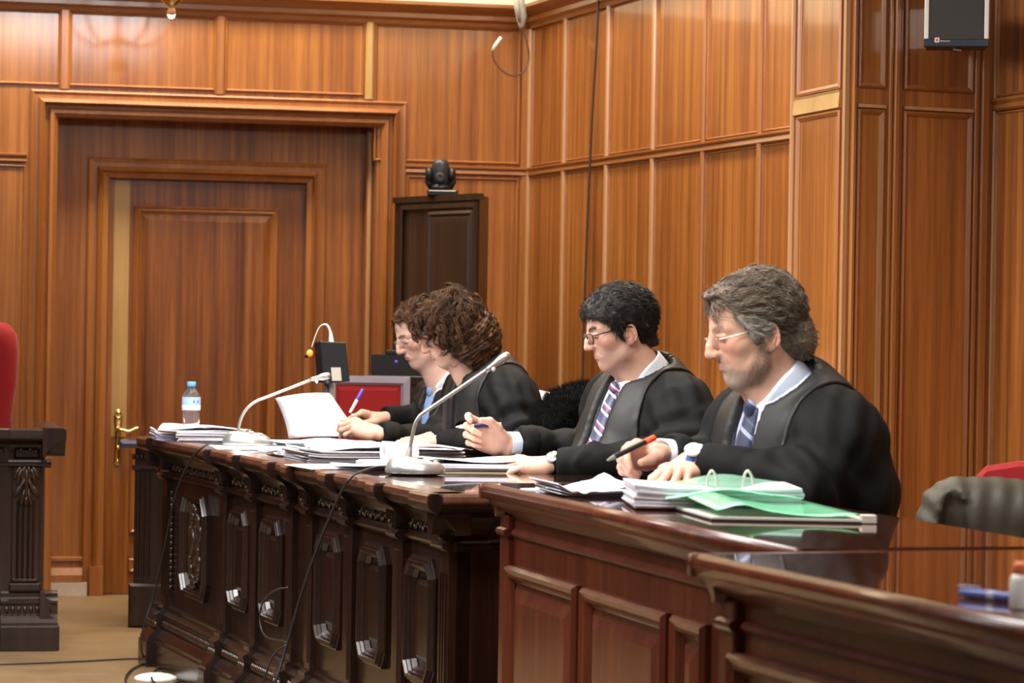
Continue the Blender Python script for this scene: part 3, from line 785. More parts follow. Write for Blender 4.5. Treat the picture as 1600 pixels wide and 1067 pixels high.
class Vol:
    def __init__(s, lo, hi, res):
        s.lo = np.array(lo, float); s.res = res; s.n = np.maximum(4, np.ceil((np.array(hi, float) - s.lo) / res).astype(int) + 1)
        s.ax = [(s.lo[i] + res * np.arange(s.n[i])).astype(np.float32) for i in range(3)]
        s.X = s.ax[0][:, None, None]; s.Y = s.ax[1][None, :, None]; s.Z = s.ax[2][None, None, :]
        s.d = np.full(tuple(s.n), .5, np.float32)
    def win(s, lo, hi):
        sl = []
        for i in range(3):
            a = int(np.floor((lo[i] - s.lo[i]) / s.res)); b = int(np.ceil((hi[i] - s.lo[i]) / s.res)) + 1
            sl.append(slice(max(0, a), max(0, min(s.n[i], b))))
        return tuple(sl)
    def _op(s, lo, hi, fn, k, sub):
        m = k + 4 * s.res
        w = s.win(np.array(lo) - m, np.array(hi) + m)
        if any(q.stop <= q.start for q in w): return
        v = fn(s.X[w[0]], s.Y[:, w[1]], s.Z[:, :, w[2]])
        s.d[w] = smax(s.d[w], -v, k) if sub else smin(s.d[w], v, k)
    def ell(s, c, r, k=.01, R=None, sub=False):
        c = np.array(c, float); m = max(r) if R is not None else np.array(r)
        s._op(c - m, c + m, lambda X, Y, Z: d_ell(X, Y, Z, c, r, R), k, sub)
    def cap(s, a, b, ra, rb=None, k=.01, sub=False):
        a = np.array(a, float); b = np.array(b, float); m = max(ra, ra if rb is None else rb)
        s._op(np.minimum(a, b) - m, np.maximum(a, b) + m, lambda X, Y, Z: d_cap(X, Y, Z, a, b, ra, rb), k, sub)
    def chain(s, pts, rs, k=.01, sub=False):
        for i in range(len(pts) - 1): s.cap(pts[i], pts[i + 1], rs[i], rs[i + 1], k, sub)
    def mesh(s, iso=0.0):
        d = s.d - iso; nx, ny, nz = d.shape
        d[0] = d[-1] = 1; d[:, 0] = d[:, -1] = 1; d[:, :, 0] = d[:, :, -1] = 1
        ins = d < 0
        c = np.zeros((nx - 1, ny - 1, nz - 1), np.int8)
        for i in (0, 1):
            for j in (0, 1):
                for k in (0, 1): c += ins[i:nx - 1 + i, j:ny - 1 + j, k:nz - 1 + k]
        act = (c > 0) & (c < 8); I, J, K = np.nonzero(act)
        idx = np.full(act.shape, -1, np.int64); idx[I, J, K] = np.arange(len(I))
        acc = np.zeros((len(I), 3)); cnt = np.zeros(len(I))
        corners = [(i, j, k) for i in (0, 1) for j in (0, 1) for k in (0, 1)]
        val = {q: d[I + q[0], J + q[1], K + q[2]] for q in corners}
        for a in corners:
            for ax in range(3):
                if a[ax] == 0:
                    b = list(a); b[ax] = 1; b = tuple(b)
                    va, vb = val[a], val[b]; m = (va < 0) != (vb < 0)
                    t = np.where(m, va / np.where(m, va - vb, 1), 0)
                    p = np.stack([np.full(len(I), float(a[q])) if q != ax else t for q in range(3)], 1)
                    acc += p * m[:, None]; cnt += m
        vs = s.lo + (np.stack([I, J, K], 1) + acc / cnt[:, None]) * s.res
        quads = []
        for ax in range(3):
            A = [slice(None)] * 3; B = [slice(None)] * 3; A[ax] = slice(0, -1); B[ax] = slice(1, None)
            ia, ib = ins[tuple(A)], ins[tuple(B)]; E = np.array(np.nonzero(ia != ib)).T
            o = [q for q in range(3) if q != ax]
            E = E[(E[:, o[0]] > 0) & (E[:, o[1]] > 0)]
            flip = ib[tuple(E.T)]
            def g(d0, d1):
                q = E.copy(); q[:, o[0]] -= d0; q[:, o[1]] -= d1
                q = np.minimum(q, np.array(idx.shape) - 1); return idx[tuple(q.T)]
            f = np.stack([g(0, 0), g(1, 0), g(1, 1), g(0, 1)], 1)
            if ax == 1: flip = ~flip
            f = np.where(flip[:, None], f[:, ::-1], f); quads.append(f)
        q = np.concatenate(quads); q = q[(q >= 0).all(1)]
        return vs, q
def smooth_mesh(vs, q, it=1, lam=.5):
    n = len(vs)
    for _ in range(it):
        acc = np.zeros_like(vs); cnt = np.zeros(n)
        for i in range(4):
            a, b = q[:, i], q[:, (i + 1) % 4]
            for ax in range(3): acc[:, ax] += np.bincount(a, vs[b, ax], n) + np.bincount(b, vs[a, ax], n)
            cnt += np.bincount(a, minlength=n) + np.bincount(b, minlength=n)
        vs = vs * (1 - lam) + lam * acc / np.maximum(cnt, 1)[:, None]
    return vs
def np_obj(name, vs, faces, mats, parent=None, colors=None, mi=None, smooth=True):
    """mesh object straight from arrays; vs in world space"""
    vs = np.asarray(vs, float)
    if parent is not None:
        M = np.array(parent.matrix_world.inverted()); vs = vs @ M[:3, :3].T + M[:3, 3]; org = None
    else:
        org = V((vs[:, 0].min() + vs[:, 0].max()) / 2, (vs[:, 1].min() + vs[:, 1].max()) / 2, vs[:, 2].min()); vs = vs - org
    me = bpy.data.meshes.new(name); nf, k = faces.shape
    me.vertices.add(len(vs)); me.vertices.foreach_set('co', vs.astype(np.float32).ravel())
    me.loops.add(nf * k); me.loops.foreach_set('vertex_index', faces.astype(np.int32).ravel())
    me.polygons.add(nf); me.polygons.foreach_set('loop_start', np.arange(0, nf * k, k, dtype=np.int32))
    try: me.polygons.foreach_set('loop_total', np.full(nf, k, dtype=np.int32))
    except Exception: pass
    me.update(calc_edges=True)
    me.polygons.foreach_set('use_smooth', np.full(nf, smooth))
    for m in (mats if isinstance(mats, (list, tuple)) else [mats]): me.materials.append(m)
    if mi is not None: me.polygons.foreach_set('material_index', mi.astype(np.int32))
    if colors is not None:
        ca = me.color_attributes.new('tint', 'FLOAT_COLOR', 'POINT')
        ca.data.foreach_set('color', np.concatenate([colors, np.ones((len(colors), 1))], 1).astype(np.float32).ravel())
    me.update()
    o = bpy.data.objects.new(name, me); COL.objects.link(o)
    if parent is not None: o.parent = parent
    else: o.location = org
    return o
def snoise(p, f, seed=0):
    """cheap smooth pseudo-noise in -1..1"""
    r = np.random.RandomState(seed); out = 0
    for k in range(5):
        w = r.normal(size=3); w *= f * (1 + .5 * k) / np.linalg.norm(w); ph = r.uniform(0, 6.28, 2)
        w2 = r.normal(size=3) * f * .4
        out = out + np.sin(p @ w + ph[0] + 1.5 * np.sin(p @ w2 + ph[1])) / (1 + .4 * k)
    return out / 3.2
class Frame:
    """columns = local axes in world space"""
    def __init__(s, o, X, Y, Z): s.o = np.array(o, float); s.R = np.array([X, Y, Z], float).T
    def w(s, p): return np.asarray(p, float) @ s.R.T + s.o
    def l(s, p): return (np.asarray(p, float) - s.o) @ s.R
def rotm(axis, deg):
    return np.array(Matrix.Rotation(math.radians(deg), 3, Vector([float(a) for a in axis])))
# ------------------------------------------------------------------ people
M_SKIN = plain('skin', (.6, .35, .26), .48, vcol='tint', sss=.12, bump=.12, bscale=420, spec=.4)
M_HAIR = plain('hair', (.03, .02, .015), .55, vcol='tint', spec=.28)
M_EYE = plain('eye_white', (.75, .70, .66), .15)
M_IRIS = plain('iris', (.03, .018, .01), .1)
M_ROBE = plain('black_wool_robe', (.0042, .0040, .0040), .75, bump=.25, bscale=600, spec=.22)
M_STOLE = plain('robe_facing', (.013, .012, .0112), .5, bump=.15, bscale=500, spec=.4)
M_SHIRT = plain('white_shirt', (.78, .80, .86), .7, bump=.1)
M_SHIRTB = plain('pale_blue_shirt', (.64, .70, .86), .7, bump=.1)
M_NAVY = plain('navy_suit', (.012, .015, .028), .7, sheen=.2)
M_DKGREY = plain('dark_grey_suit', (.03, .03, .03), .7, sheen=.2)
M_TROU = plain('black_trousers', (.012, .012, .013), .7)
M_SHOE = plain('black_leather', (.012, .011, .010), .3, coat=.4)
M_STEEL = plain('polished_steel', (.75, .75, .74), .2, metal=1)
M_BFRAME = plain('black_acetate', (.012, .012, .012), .25, coat=.5)
M_LENS = plain('lens', (1, 1, 1), .02, trans=1, ior=1.1, alpha=.18)

def head_vol(P, res=.0023):
    """P: dict of shape choices. local frame: x forward, y to the person's left, z up; origin between the ears at eye height"""
    v = Vol((-.15, -.105, -.25), (.16, .105, .16), res)
    jw = P.get('jaw', 1.0); fat = P.get('fat', 0)
    v.ell((-.014, 0, .034), (.098, .076, .086), .0)
    v.ell((.036, 0, .030), (.060, .066, .068), .03)
    v.ell((.038, 0, -.025), (.056, .058 + fat, .075), .03)
    v.ell((.030, 0, -.066), (.052, .048 * jw + fat, .046), .025)
    for s in (-1, 1):
        v.cap((-.004, s * .052 * jw, -.040), (.018, s * (.046 * jw + fat), -.082), .018, .016, .025)
        v.cap((.018, s * (.046 * jw + fat), -.082), (.070, s * .014, -.110), .016, .013, .022)
        v.ell((.052, s * .044, -.026), (.026, .022, .022), .02)                 # cheekbone
        v.cap((.088, s * .012, .022), (.070, s * .046, .020), .010, .009, .016)   # brow ridge
    v.ell((.074, 0, -.104), (.019, .020, .016), .02)                              # chin
    v.ell((.076, 0, -.068), (.026, .030, .030), .02)                              # muzzle
    for s in (-1, 1):
        v.ell((.100, s * .031, -.002), (.017, .017, .013), .014, sub=True)        # sockets
    n = P.get('nose', 1.0)
    v.chain([(.089, 0, .020), (.0985, 0, .004), (.107 + .004 * n, 0, -.016), (.112 + .004 * n, 0, -.032)], [.0095, .0090, .0095, .0110], .012)
    v.ell((.113 + .003 * n, 0, -.0345), (.0125, .0118, .0110), .008)
    for s in (-1, 1):
        v.ell((.104, s * .0125, -.0385), (.0125, .0068, .0088), .007)
        v.ell((.111, s * .0065, -.0455), (.006, .0035, .004), .003, sub=True)
        v.ell((.0795, s * .0315, -.001), (.0145, .0165, .0135), .004)             # closed-over eyeball
        v.cap((.0925, s * .020, -.006), (.086, s * .044, -.004), .0028, .0022, .004)
        v.cap((.0945, s * .019, .004), (.087, s * .046, .003), .0032, .0024, .004)
    # lips
    lp = P.get('lips', .0)
    v.cap((.0985 + lp, 0, -.0625), (.094, .020, -.0665), .0042, .0020, .007); v.cap((.0985 + lp, 0, -.0625), (.094, -.020, -.0665), .0042, .0020, .007)
    v.cap((.0960 + lp, 0, -.0750), (.092, .017, -.0715), .0046, .0022, .008); v.cap((.0960 + lp, 0, -.0750), (.092, -.017, -.0715), .0046, .0022, .008)
    v.cap((.108, .0, -.0688), (.097, .024, -.0690), .0016, .0012, .004, sub=True); v.cap((.108, .0, -.0688), (.097, -.024, -.0690), .0016, .0012, .004, sub=True)
    v.cap((.100, .010, -.0865), (.100, -.010, -.0865), .004, .004, .012, sub=True)
    for s in (-1, 1):      # nasolabial fold
        v.cap((.103, s * .021, -.044), (.090, s * .032, -.066), .0022, .0016, .010, sub=True)
    # ears
    for s in (-1, 1):
        c = V(-.014, s * .079, -.024); R = rotm((0, 0, 1), -s * 22) @ rotm((0, 1, 0), -8)
        loc = lambda p: c + R @ np.array(p, float)
        v.ell(loc((0, 0, 0)), (.0165, .0045, .030), .004, R=R)
        v.ell(loc((.003, s * .0045, .003)), (.0105, .0045, .019), .003, R=R, sub=True)
        ring = [loc((.016 * math.cos(t) - .001, s * .004, .030 * math.sin(t))) for t in np.linspace(-.3, 3.9, 12)]
        v.chain(ring, [.0032] * 12, .003)
        v.chain([loc((-.004, s * .004, .014)), loc((-.009, s * .004, 0)), loc((-.004, s * .004, -.014))], [.0028] * 3, .003)
        v.ell(loc((.006, s * .001, -.026)), (.0085, .0045, .0095), .006)
        v.ell(loc((.013, s * .002, -.004)), (.004, .004, .006), .004)
    # neck
    nb = np.array(P.get('neck', (-.075, 0, -.21)))
    v.cap((-.020, 0, -.050), nb, .056, .062, .03)
    v.cap((.022, 0, -.080), nb + V(.050, 0, .0), .040 + fat, .048, .04)
    return v

def head_colors(p, P):
    x, y, z = p[:, 0], np.abs(p[:, 1]), p[:, 2]
    base = np.array(P.get('skin', (.60, .33, .235))); c = np.tile(base, (len(p), 1))
    def mixc(c, col, m): return c * (1 - m[:, None]) + np.array(col) * m[:, None]
    g = lambda cx, cy, cz, rx, ry, rz: np.exp(-(((x - cx) / rx) ** 2 + ((y - cy) / ry) ** 2 + ((z - cz) / rz) ** 2))
    red = base * V(1.05, .72, .66)
    c = mixc(c, red, .55 * g(.07, .045, -.03, .03, .025, .022)); c = mixc(c, red, .6 * g(.12, 0, -.034, .015, .02, .014))
    c = mixc(c, red * .95, .6 * np.exp(-(((x + .014) / .022) ** 2 + ((y - .083) / .012) ** 2 + ((z + .024) / .035) ** 2)))
    lip = P.get('lip', (.50, .21, .17))
    lm = np.clip(1.25 - ((y / .024) ** 2 + ((z + .069) / .0105) ** 2), 0, 1) * (x > .088); c = mixc(c, lip, np.clip(lm * 1.3, 0, .75))
    # eyebrows and lash line
    bz = .0165 + .007 * np.sin(np.clip((y - .010) / .04, 0, 1) * 2.4)
    br = np.clip(1.5 - np.abs(z - bz) / P.get('browt', .0045), 0, 1) * np.clip((y - .009) / .004, 0, 1) * np.clip((.053 - y) / .006, 0, 1) * (x > .05)
    c = mixc(c, P.get('brow', (.03, .018, .012)), br * P.get('browd', .85))
    lash = np.clip(1.4 - np.abs(z + .0065) / .0016, 0, 1) * np.clip((y - .019) / .003, 0, 1) * np.clip((.046 - y) / .003, 0, 1) * (x > .07)
    c = mixc(c, (.05, .025, .018), lash * .8)
    soc = g(.085, .032, .006, .02, .018, .010); c = mixc(c, base * V(.78, .62, .58), .45 * soc)
    b = P.get('beard')
    if b:
        n = snoise(p, 900, 3) * .5 + .5
        d = d_poly(x, z, b['poly']); m = np.clip(.5 - d / .014, 0, 1) * (x > -.01)
        m = m * (1 - np.clip(lm * 2, 0, 1)) * (z < -.02)
        w = np.clip((x - .05) / .035, 0, 1) * (.35 + .65 * np.clip((-.064 - z) / .012, 0, 1)); m = np.where((z > -.063) & (x > .085), m * 1.5, m)
        col = np.array(b['dark'])[None] * (1 - w[:, None]) + np.array(b['light'])[None] * w[:, None]
        m = np.clip(m * (b['dens'] + .45 * (n - .5)), 0, 1)[:, None]; c = c * (1 - m) + col * m
    st = P.get('stubble', 0)
    if st:
        d = d_poly(x, z, [(.0, -.03), (.05, -.045), (.085, -.045), (.12, -.05), (.11, -.13), (.03, -.125), (-.01, -.06)])
        m = np.clip(.5 - d / .02, 0, 1) * st * (1 - np.clip(lm * 2, 0, 1)); c = mixc(c, base * V(.5, .5, .55), m)
    c = c * (1 + .05 * snoise(p, 140, 5))[:, None]
    return np.clip(c, 0, 1)

def strands(S, roots, n_seg, length, flow, rad, shell, off0=.002, off1=.008, curl=0, cfreq=0, grav=0, seed=1, free=None, hold=.75, clump=1):
    """S roots in the local frame; flow(p)->direction; shell=(c, r) ellipsoid that hair rides on"""
    rs = np.random.RandomState(seed); p = roots.copy(); n = len(p); c, r = np.array(shell[0]), np.array(shell[1])
    pts = [p.copy()]; length = np.broadcast_to(length, (n,)); step = length / n_seg
    o = rs.uniform(off0, off1, n)
    jit = rs.normal(size=(n, 3)) * .22
    gi = (np.arange(n) // clump) * clump
    if clump > 1:
        p = p[gi] + rs.normal(size=(n, 3)) * .0028; pts = [p.copy()]
        jit = jit[gi] * 1.5 + rs.normal(size=(n, 3)) * .05; o = o[gi] + rs.uniform(-.002, .002, n); length = np.broadcast_to(length, (n,))[gi] * rs.uniform(.8, 1.08, n); step = length / n_seg
    for k in range(n_seg):
        nr = (p - c) / r ** 2; nr /= np.linalg.norm(nr, axis=1, keepdims=True)
        f = flow(p, k / n_seg) + jit + V(0, 0, -1) * grav * (k / n_seg)
        f -= nr * np.clip((f * nr).sum(1), -9, .0)[:, None] * 1.0
        f /= np.linalg.norm(f, axis=1, keepdims=True) + 1e-9
        p = p + f * step[:, None]
        q = (p - c) / r; m = np.linalg.norm(q, axis=1); tgt = 1 + (o * min(1, (k + 1) / 2.5)) / r.mean()
        low = m < tgt
        if free is not None: low &= ~free(p)
        p = np.where(low[:, None], c + q / m[:, None] * tgt[:, None] * r, p)
        if hold:
            m3 = np.where(low, tgt, m); m4 = m3 + (np.minimum(m3, tgt + .03) - m3) * hold; p = c + (p - c) * (m4 / np.linalg.norm((p - c) / r, axis=1))[:, None]
        pts.append(p.copy())
    A = np.stack(pts, 1)                                  # n, k, 3
    if curl:
        T = np.gradient(A, axis=1); T /= np.linalg.norm(T, axis=2, keepdims=True) + 1e-9
        nr = (A - c) / r ** 2; B1 = np.cross(T, nr); B1 /= np.linalg.norm(B1, axis=2, keepdims=True) + 1e-9; B2 = np.cross(T, B1)
        ph = rs.uniform(0, 6.28, n)[gi][:, None] + rs.normal(size=n)[:, None] * .25 * (clump > 1) + np.linspace(0, 1, n_seg + 1)[None] * length[gi][:, None] * cfreq
        amp = curl * np.linspace(.2, 1, n_seg + 1)[None] ** .6 * rs.uniform(.5, 1.3, n)[gi][:, None]
        A = A + (B1 * np.sin(ph)[..., None] + B2 * np.cos(ph)[..., None]) * amp[..., None]
    return A
def strand_mesh(A, rad, taper=.35):
    n, k, _ = A.shape; T = np.gradient(A, axis=1); T /= np.linalg.norm(T, axis=2, keepdims=True) + 1e-9
    ref = np.where(np.abs(T[..., 2:3]) < .9, V(0, 0, 1), V(1, 0, 0)); U = np.cross(T, ref); U /= np.linalg.norm(U, axis=2, keepdims=True) + 1e-9; Wv = np.cross(T, U)
    rr = rad * (1 - (1 - taper) * np.linspace(0, 1, k))[None, :, None]
    rings = np.stack([A + (U * math.cos(a) + Wv * math.sin(a)) * rr for a in (0, 2.094, 4.189)], 2)   # n,k,3,3
    vs = rings.reshape(-1, 3); b = (np.arange(n)[:, None, None] * k + np.arange(k - 1)[None, :, None]) * 3; j = np.arange(3)[None, None, :]
    jn = (j + 1) % 3
    f = np.stack([b + j, b + jn, b + 3 + jn, b + 3 + j], -1).reshape(-1, 4)
    return vs, f

def head_frame(ear_px, Y, yaw, pitch, scale=1.0, roll=0):
    """frame so that the near (left) ear sits at the photo position at depth Y-.08"""
    ps = math.radians(yaw); f = V(-math.cos(ps), -math.sin(ps), 0); l = V(math.sin(ps), -math.cos(ps), 0); u = V(0, 0, 1)
    R = np.array([f, l, u]).T @ rotm((0, 1, 0), pitch) @ rotm((1, 0, 0), roll)
    ear = W(ear_px[0], ear_px[1], Y - .08)
    fr = Frame(ear, *(R.T * scale)); fr.o = ear - fr.R @ V(-.014, .083, -.024); fr.s = scale
    fr.rot = R
    return fr

def make_head(root, P, fr, extra=()):
    v = head_vol(P); vs, q = v.mesh(); vs = smooth_mesh(vs, q, 1, .35)
    col = head_colors(vs, P)
    return vs, q, col, v

def scalp_points(n, c, r, region, seed=0):
    rs = np.random.RandomState(seed); out = []
    while sum(map(len, out)) < n:
        d = rs.normal(size=(n * 2, 3)); d /= np.linalg.norm(d, axis=1, keepdims=True)
        p = np.array(c) + d * np.array(r); out.append(p[region(p)])
    return np.concatenate(out)[:n]

# hands -------------------------------------------------------------
FL = dict(index=(.044, .026, .021), middle=(.048, .030, .022), ring=(.044, .028, .021), pinky=(.035, .021, .019))
FB = dict(index=(.088, .029, .001), middle=(.092, .009, .003), ring=(.088, -.011, .001), pinky=(.079, -.029, -.003))
FR_ = dict(index=.0092, middle=.0095, ring=.0090, pinky=.0080)
def make_hand(fr, side, curls, thumb, sc_=1.0, res=.0019, spread=None, arm=.07):
    """fr: frame at the wrist, X to the fingers, Z back of the hand, Y thumb side of a right hand. side=+1 right, -1 left"""
    v = Vol((-arm - .02, -.075, -.085), (.20, .085, .05), res)
    spread = spread or dict(index=6, middle=1, ring=-4, pinky=-10)
    # wrist and palm
    for s in (-1, 1): v.cap((-arm, s * .010, 0), (.0, s * .010, 0), .0225, .0175, .012)
    for k, y0 in (('index', .014), ('middle', .004), ('ring', -.006), ('pinky', -.014)):
        b = FB[k]; v.cap((.005, y0, -.002), (b[0] - .004, b[1], b[2] - .006), .0155, .0125, .014)
    v.ell((.045, -.002, -.010), (.042, .034, .0135), .012)
    v.cap((.015, .020, -.010), (.048, .034, -.020), .017, .0145, .016)      # thenar
    v.cap((.02, -.024, -.012), (.06, -.030, -.012), .015, .012, .014)
    tips = {}
    for k in ('index', 'middle', 'ring', 'pinky'):
        a = curls[k]; p = np.array(FB[k], float); ang = 0.0; sp = math.radians(spread[k]); r = FR_[k]
        pts = [p]; d0 = V(math.cos(sp), math.sin(sp), 0)
        for L_, c_ in zip(FL[k], a):
            ang += math.radians(c_); dr = d0 * math.cos(ang) + V(0, 0, -1) * math.sin(ang); p = p + dr * L_; pts.append(p)
        v.cap(pts[0] - d0 * .012, pts[0], r * 1.15, r * 1.1, .010)
        v.chain(pts, [r * 1.08, r * 1.0, r * .93, r * .78], .0022)
        for j in (0, 1): v.ell(pts[j + (0 if j == 0 else 0)], (r * 1.18,) * 3, .004)
        v.ell(pts[1], (r * 1.08,) * 3, .003); tips[k] = pts[-1]
    tp = [V(.012, .020, -.010)] + [np.array(t, float) for t in thumb]
    v.chain(tp, [.015, .0130, .0115, .0088], .006); tips['thumb'] = tp[-1]
    vs, q = v.mesh(); vs = smooth_mesh(vs, q, 1, .4)
    x, y, z = vs.T
    base = V(.68, .40, .29); c = np.tile(base, (len(vs), 1))
    kn = np.zeros(len(vs))
    for k in FB: 
        for pt in (np.array(FB[k]), tips[k]): kn = np.maximum(kn, np.exp(-((vs - pt) ** 2).sum(1) / .010 ** 2))
    c = c * (1 - .45 * kn[:, None]) + V(.66, .27, .19) * .45 * kn[:, None]
    c *= (1 + .06 * snoise(vs, 160, 4))[:, None]
    vs = vs * sc_
    if side < 0: vs = vs * V(1, -1, 1); q = q[:, ::-1]
    out = {k: fr.w(t * V(1, side, 1) * sc_) for k, t in tips.items()}
    return fr.w(vs), q, c, out
def hand_frame(wrist, X, Zb):
    X = np.array(X, float); X /= np.linalg.norm(X); Z = np.array(Zb, float); Z -= X * (X @ Z); Z /= np.linalg.norm(Z); Y = np.cross(Z, X)
    return Frame(wrist, X, Y, Z)
CURL_FLAT = dict(index=(12, 14, 8), middle=(14, 16, 8), ring=(18, 20, 10), pinky=(22, 22, 12))
CURL_PEN = dict(index=(48, 50, 22), middle=(62, 78, 40), ring=(68, 88, 50), pinky=(70, 88, 50))
TH_FLAT = ((.035, .040, -.018), (.062, .052, -.020), (.088, .058, -.022))
TH_PEN = ((.042, .036, -.026), (.072, .040, -.040), (.096, .034, -.052))

def merge(parts):
    vs, qs, cs, b = [], [], [], 0
    for v, q, c in parts: vs.append(v); qs.append(q + b); cs.append(c); b += len(v)
    return np.concatenate(vs), np.concatenate(qs), np.concatenate(cs)

# torso -------------------------------------------------------------
class Body:
    def __init__(s, sh_px, Y, yaw, lean, size=1.0, width=1.0, seat=.47):
        ps = math.radians(yaw); f = V(-math.cos(ps), -math.sin(ps), 0); l = V(math.sin(ps), -math.cos(ps), 0)
        le = math.radians(lean); up = V(0, 0, 1)
        s.f0 = f; s.l = l
        u = up * math.cos(le) + f * math.sin(le); ff = f * math.cos(le) - up * math.sin(le)
        s.fr = Frame(W(sh_px[0], sh_px[1], Y), ff * size, l * size * width, u * size); s.size = size
        s.seat = seat; s.width = width; s.belly = 0.0; s.drape = []; s.neckc = None
        s.hip = s.fr.w((-.01, 0, -.50))
    def p(s, a, b, c): return s.fr.w((a, b, c))
    def torso(s, v, off=0.0, k=.05, skirt=True):
        R = np.array([s.fr.R[:, i] / np.linalg.norm(s.fr.R[:, i]) for i in range(3)]).T
        z = s.size; w = s.width
        o = off
        for sd in (-1, 1):
            v.cap(s.p(-.005, 0, -.02), s.p(0, sd * .145, -.012), .082 * z + o, .064 * z + o, k)
            v.cap(s.p(-.03, sd * .08, .02), s.p(-.035, 0, .055), .050 * z + o, .050 * z + o, k)
        v.ell(s.p(.012, 0, -.14), ((.125 * z + o), (.185 * z * w + o), (.20 * z + o)), k, R=R)
        v.ell(s.p(-.035, 0, -.08), ((.095 * z + o), (.165 * z * w + o), (.15 * z + o)), k, R=R)
        v.ell(s.p(.03 + s.belly * .5, 0, -.34), ((.145 * z + o + s.belly * .5), (.18 * z * w + o), (.20 * z + o)), k, R=R)
        v.ell(s.hip + V(0, 0, .03), ((.16 * z + o), (.19 * z * w + o), (.14 * z + o)), k, R=R)
    def legs(s):
        """hip, knee and ankle joints of the seated legs"""
        out = []
        for sd in (-1, 1):
            h = s.hip + s.l * sd * .09; h = V(h[0], h[1], s.seat + .09)
            kn = h + s.f0 * .42 + s.l * sd * .03; kn = V(kn[0], kn[1], s.seat + .07)
            an = V(kn[0], kn[1], .09) + s.f0 * -.03
            out.append((h, kn, an))
        return out

def build_robe(root, B, arms, neck_c, opening, stole_w=.125, seed=1, res=.0072, cuff=.052, fold=1.0, skirt=True, robe_mat=None):
    """arms: list of (shoulder_local, elbow_world, wrist_world, sleeve_end_fraction)"""
    pts = [B.p(x, y, z) for x in (-.25, .3) for y in (-.32, .32) for z in (-.75, .18)] + [w_ for a in arms for w_ in (a[1], a[2])]
    pts += [j for L_ in B.legs() for j in L_]
    lo = np.min(pts, 0) - .13; hi = np.max(pts, 0) + .13; lo[2] = max(lo[2], .12)
    v = Vol(lo, hi, res)
    B.torso(v, .014)
    z = B.size
    if B.neckc is not None: v.cap(B.p(-.01, 0, -.03), B.neckc, .085 * z, .075 * z, .04)
    for sl, el, wr, sd in arms:
        shp = B.p(*sl)
        v.cap(shp, el, .078 * z, .070 * z, .035); v.cap(el, wr, .068 * z, cuff * z, .03)
        v.ell(shp + (el - shp) * .22, (.088 * z,) * 3, .04)
    for da, db, dra, drb in B.drape: v.cap(da, db, dra, drb, .06)
    if skirt:
        for h, kn, an in B.legs():
            v.cap(h, kn, .105, .092, .06); v.cap(kn, kn + (an - kn) * .55, .088, .10, .05)
        a, b = B.legs(); v.cap((a[0] + b[0]) / 2, (a[1] + b[1]) / 2, .09, .08, .05); v.cap((a[1] + b[1]) / 2, (a[1] + b[1]) / 2 + V(0, 0, -.22), .08, .09, .05)
    # neck and front opening
    for n_ in neck_c: v.cap(n_[0], n_[1], n_[2], n_[2], .012, sub=True)
    w0, w1, dep = opening
    X, Y, Z = np.broadcast_arrays(v.X, v.Y, v.Z); P3 = np.stack([X, Y, Z], -1)
    def local(P3): 
        Ri = np.linalg.inv(B.fr.R); return (P3 - B.fr.o) @ Ri.T
    q = local(P3); fa, la, ua = q[..., 0], q[..., 1], q[..., 2]
    hw = np.clip(w1 + (w0 - w1) * (ua + dep) / (dep + .06), w1, .2)
    cut = np.maximum(np.maximum(np.abs(la) - hw, fa - .235), np.maximum(.045 - fa, -(ua + dep)))
    v.d = smax(v.d, -cut.astype(np.float32), .006)
    del P3, q
    # hollow sleeve ends
    for sl, el, wr, sd in arms:
        dr = (wr - el) / np.linalg.norm(wr - el); v.cap(wr + dr * .085, wr + dr * .19, .075, .075, .004, sub=True)
    vs, qd = v.mesh(); vs = smooth_mesh(vs, qd, 2, .5)
    # folds
    lp = (vs - B.fr.o) @ np.linalg.inv(B.fr.R).T
    nrm = vnormals(vs, qd)
    d = np.zeros(len(vs))
    for i, (sl, el, wr, sd) in enumerate(arms):
        shp = B.p(*sl); ax = el - shp; L_ = np.linalg.norm(ax); ax /= L_
        t = (vs - shp) @ ax; rad = vs - shp - t[:, None] * ax; rl = np.linalg.norm(rad, axis=1)
        u1 = np.cross(ax, V(0, 1, .2)); u1 /= np.linalg.norm(u1); u2 = np.cross(ax, u1); an = np.arctan2(rad @ u2, rad @ u1)
        near = np.clip(1 - np.abs(rl - .078) / .05, 0, 1)
        m = near * np.clip(1 - np.abs(t - .02) / .14, 0, 1) * (np.abs(lp[:, 1]) > stole_w * .85)
        d += m * .0065 * np.sin(an * 9 + 3 * t / .1 + seed)                         # shoulder gathers
        m2 = near * np.clip(1 - np.abs(t - L_) / .16, 0, 1)
        d += m2 * .009 * np.sin(t * 85 + 2.2 * np.sin(an + seed) + 2 * snoise(vs, 9, seed))         # elbow creases
        ax2 = wr - el; L3 = np.linalg.norm(ax2); ax2 /= L3; t2 = (vs - el) @ ax2; r2 = np.linalg.norm(vs - el - t2[:, None] * ax2, axis=1)
        m3 = np.clip(1 - np.abs(r2 - .06) / .04, 0, 1) * np.clip(t2 / L3 + .2, 0, 1) * (t2 < L3 - .02)
        d += m3 * .0055 * np.sin(t2 * 70 + 3 * snoise(vs, 12, seed + 2))
    low = np.clip((-lp[:, 2] - .08) / .2, 0, 1)
    d += .007 * fold * snoise(vs * V(1, 1, .45), 26, seed + 5) * (.35 + .65 * low)
    d += .003 * fold * snoise(vs, 55, seed + 9)
    rg = 1 - np.abs(snoise(vs * V(1, 1, .55) + V(0, 0, 1) * 0, 17, seed + 21)); d += .015 * fold * np.clip(rg - .74, 0, 1) / .26 * (.3 + .7 * low)
    st = np.clip((stole_w - np.abs(lp[:, 1])) / .012, 0, 1) * (lp[:, 2] > -.6)
    d = d * (1 - .8 * st)
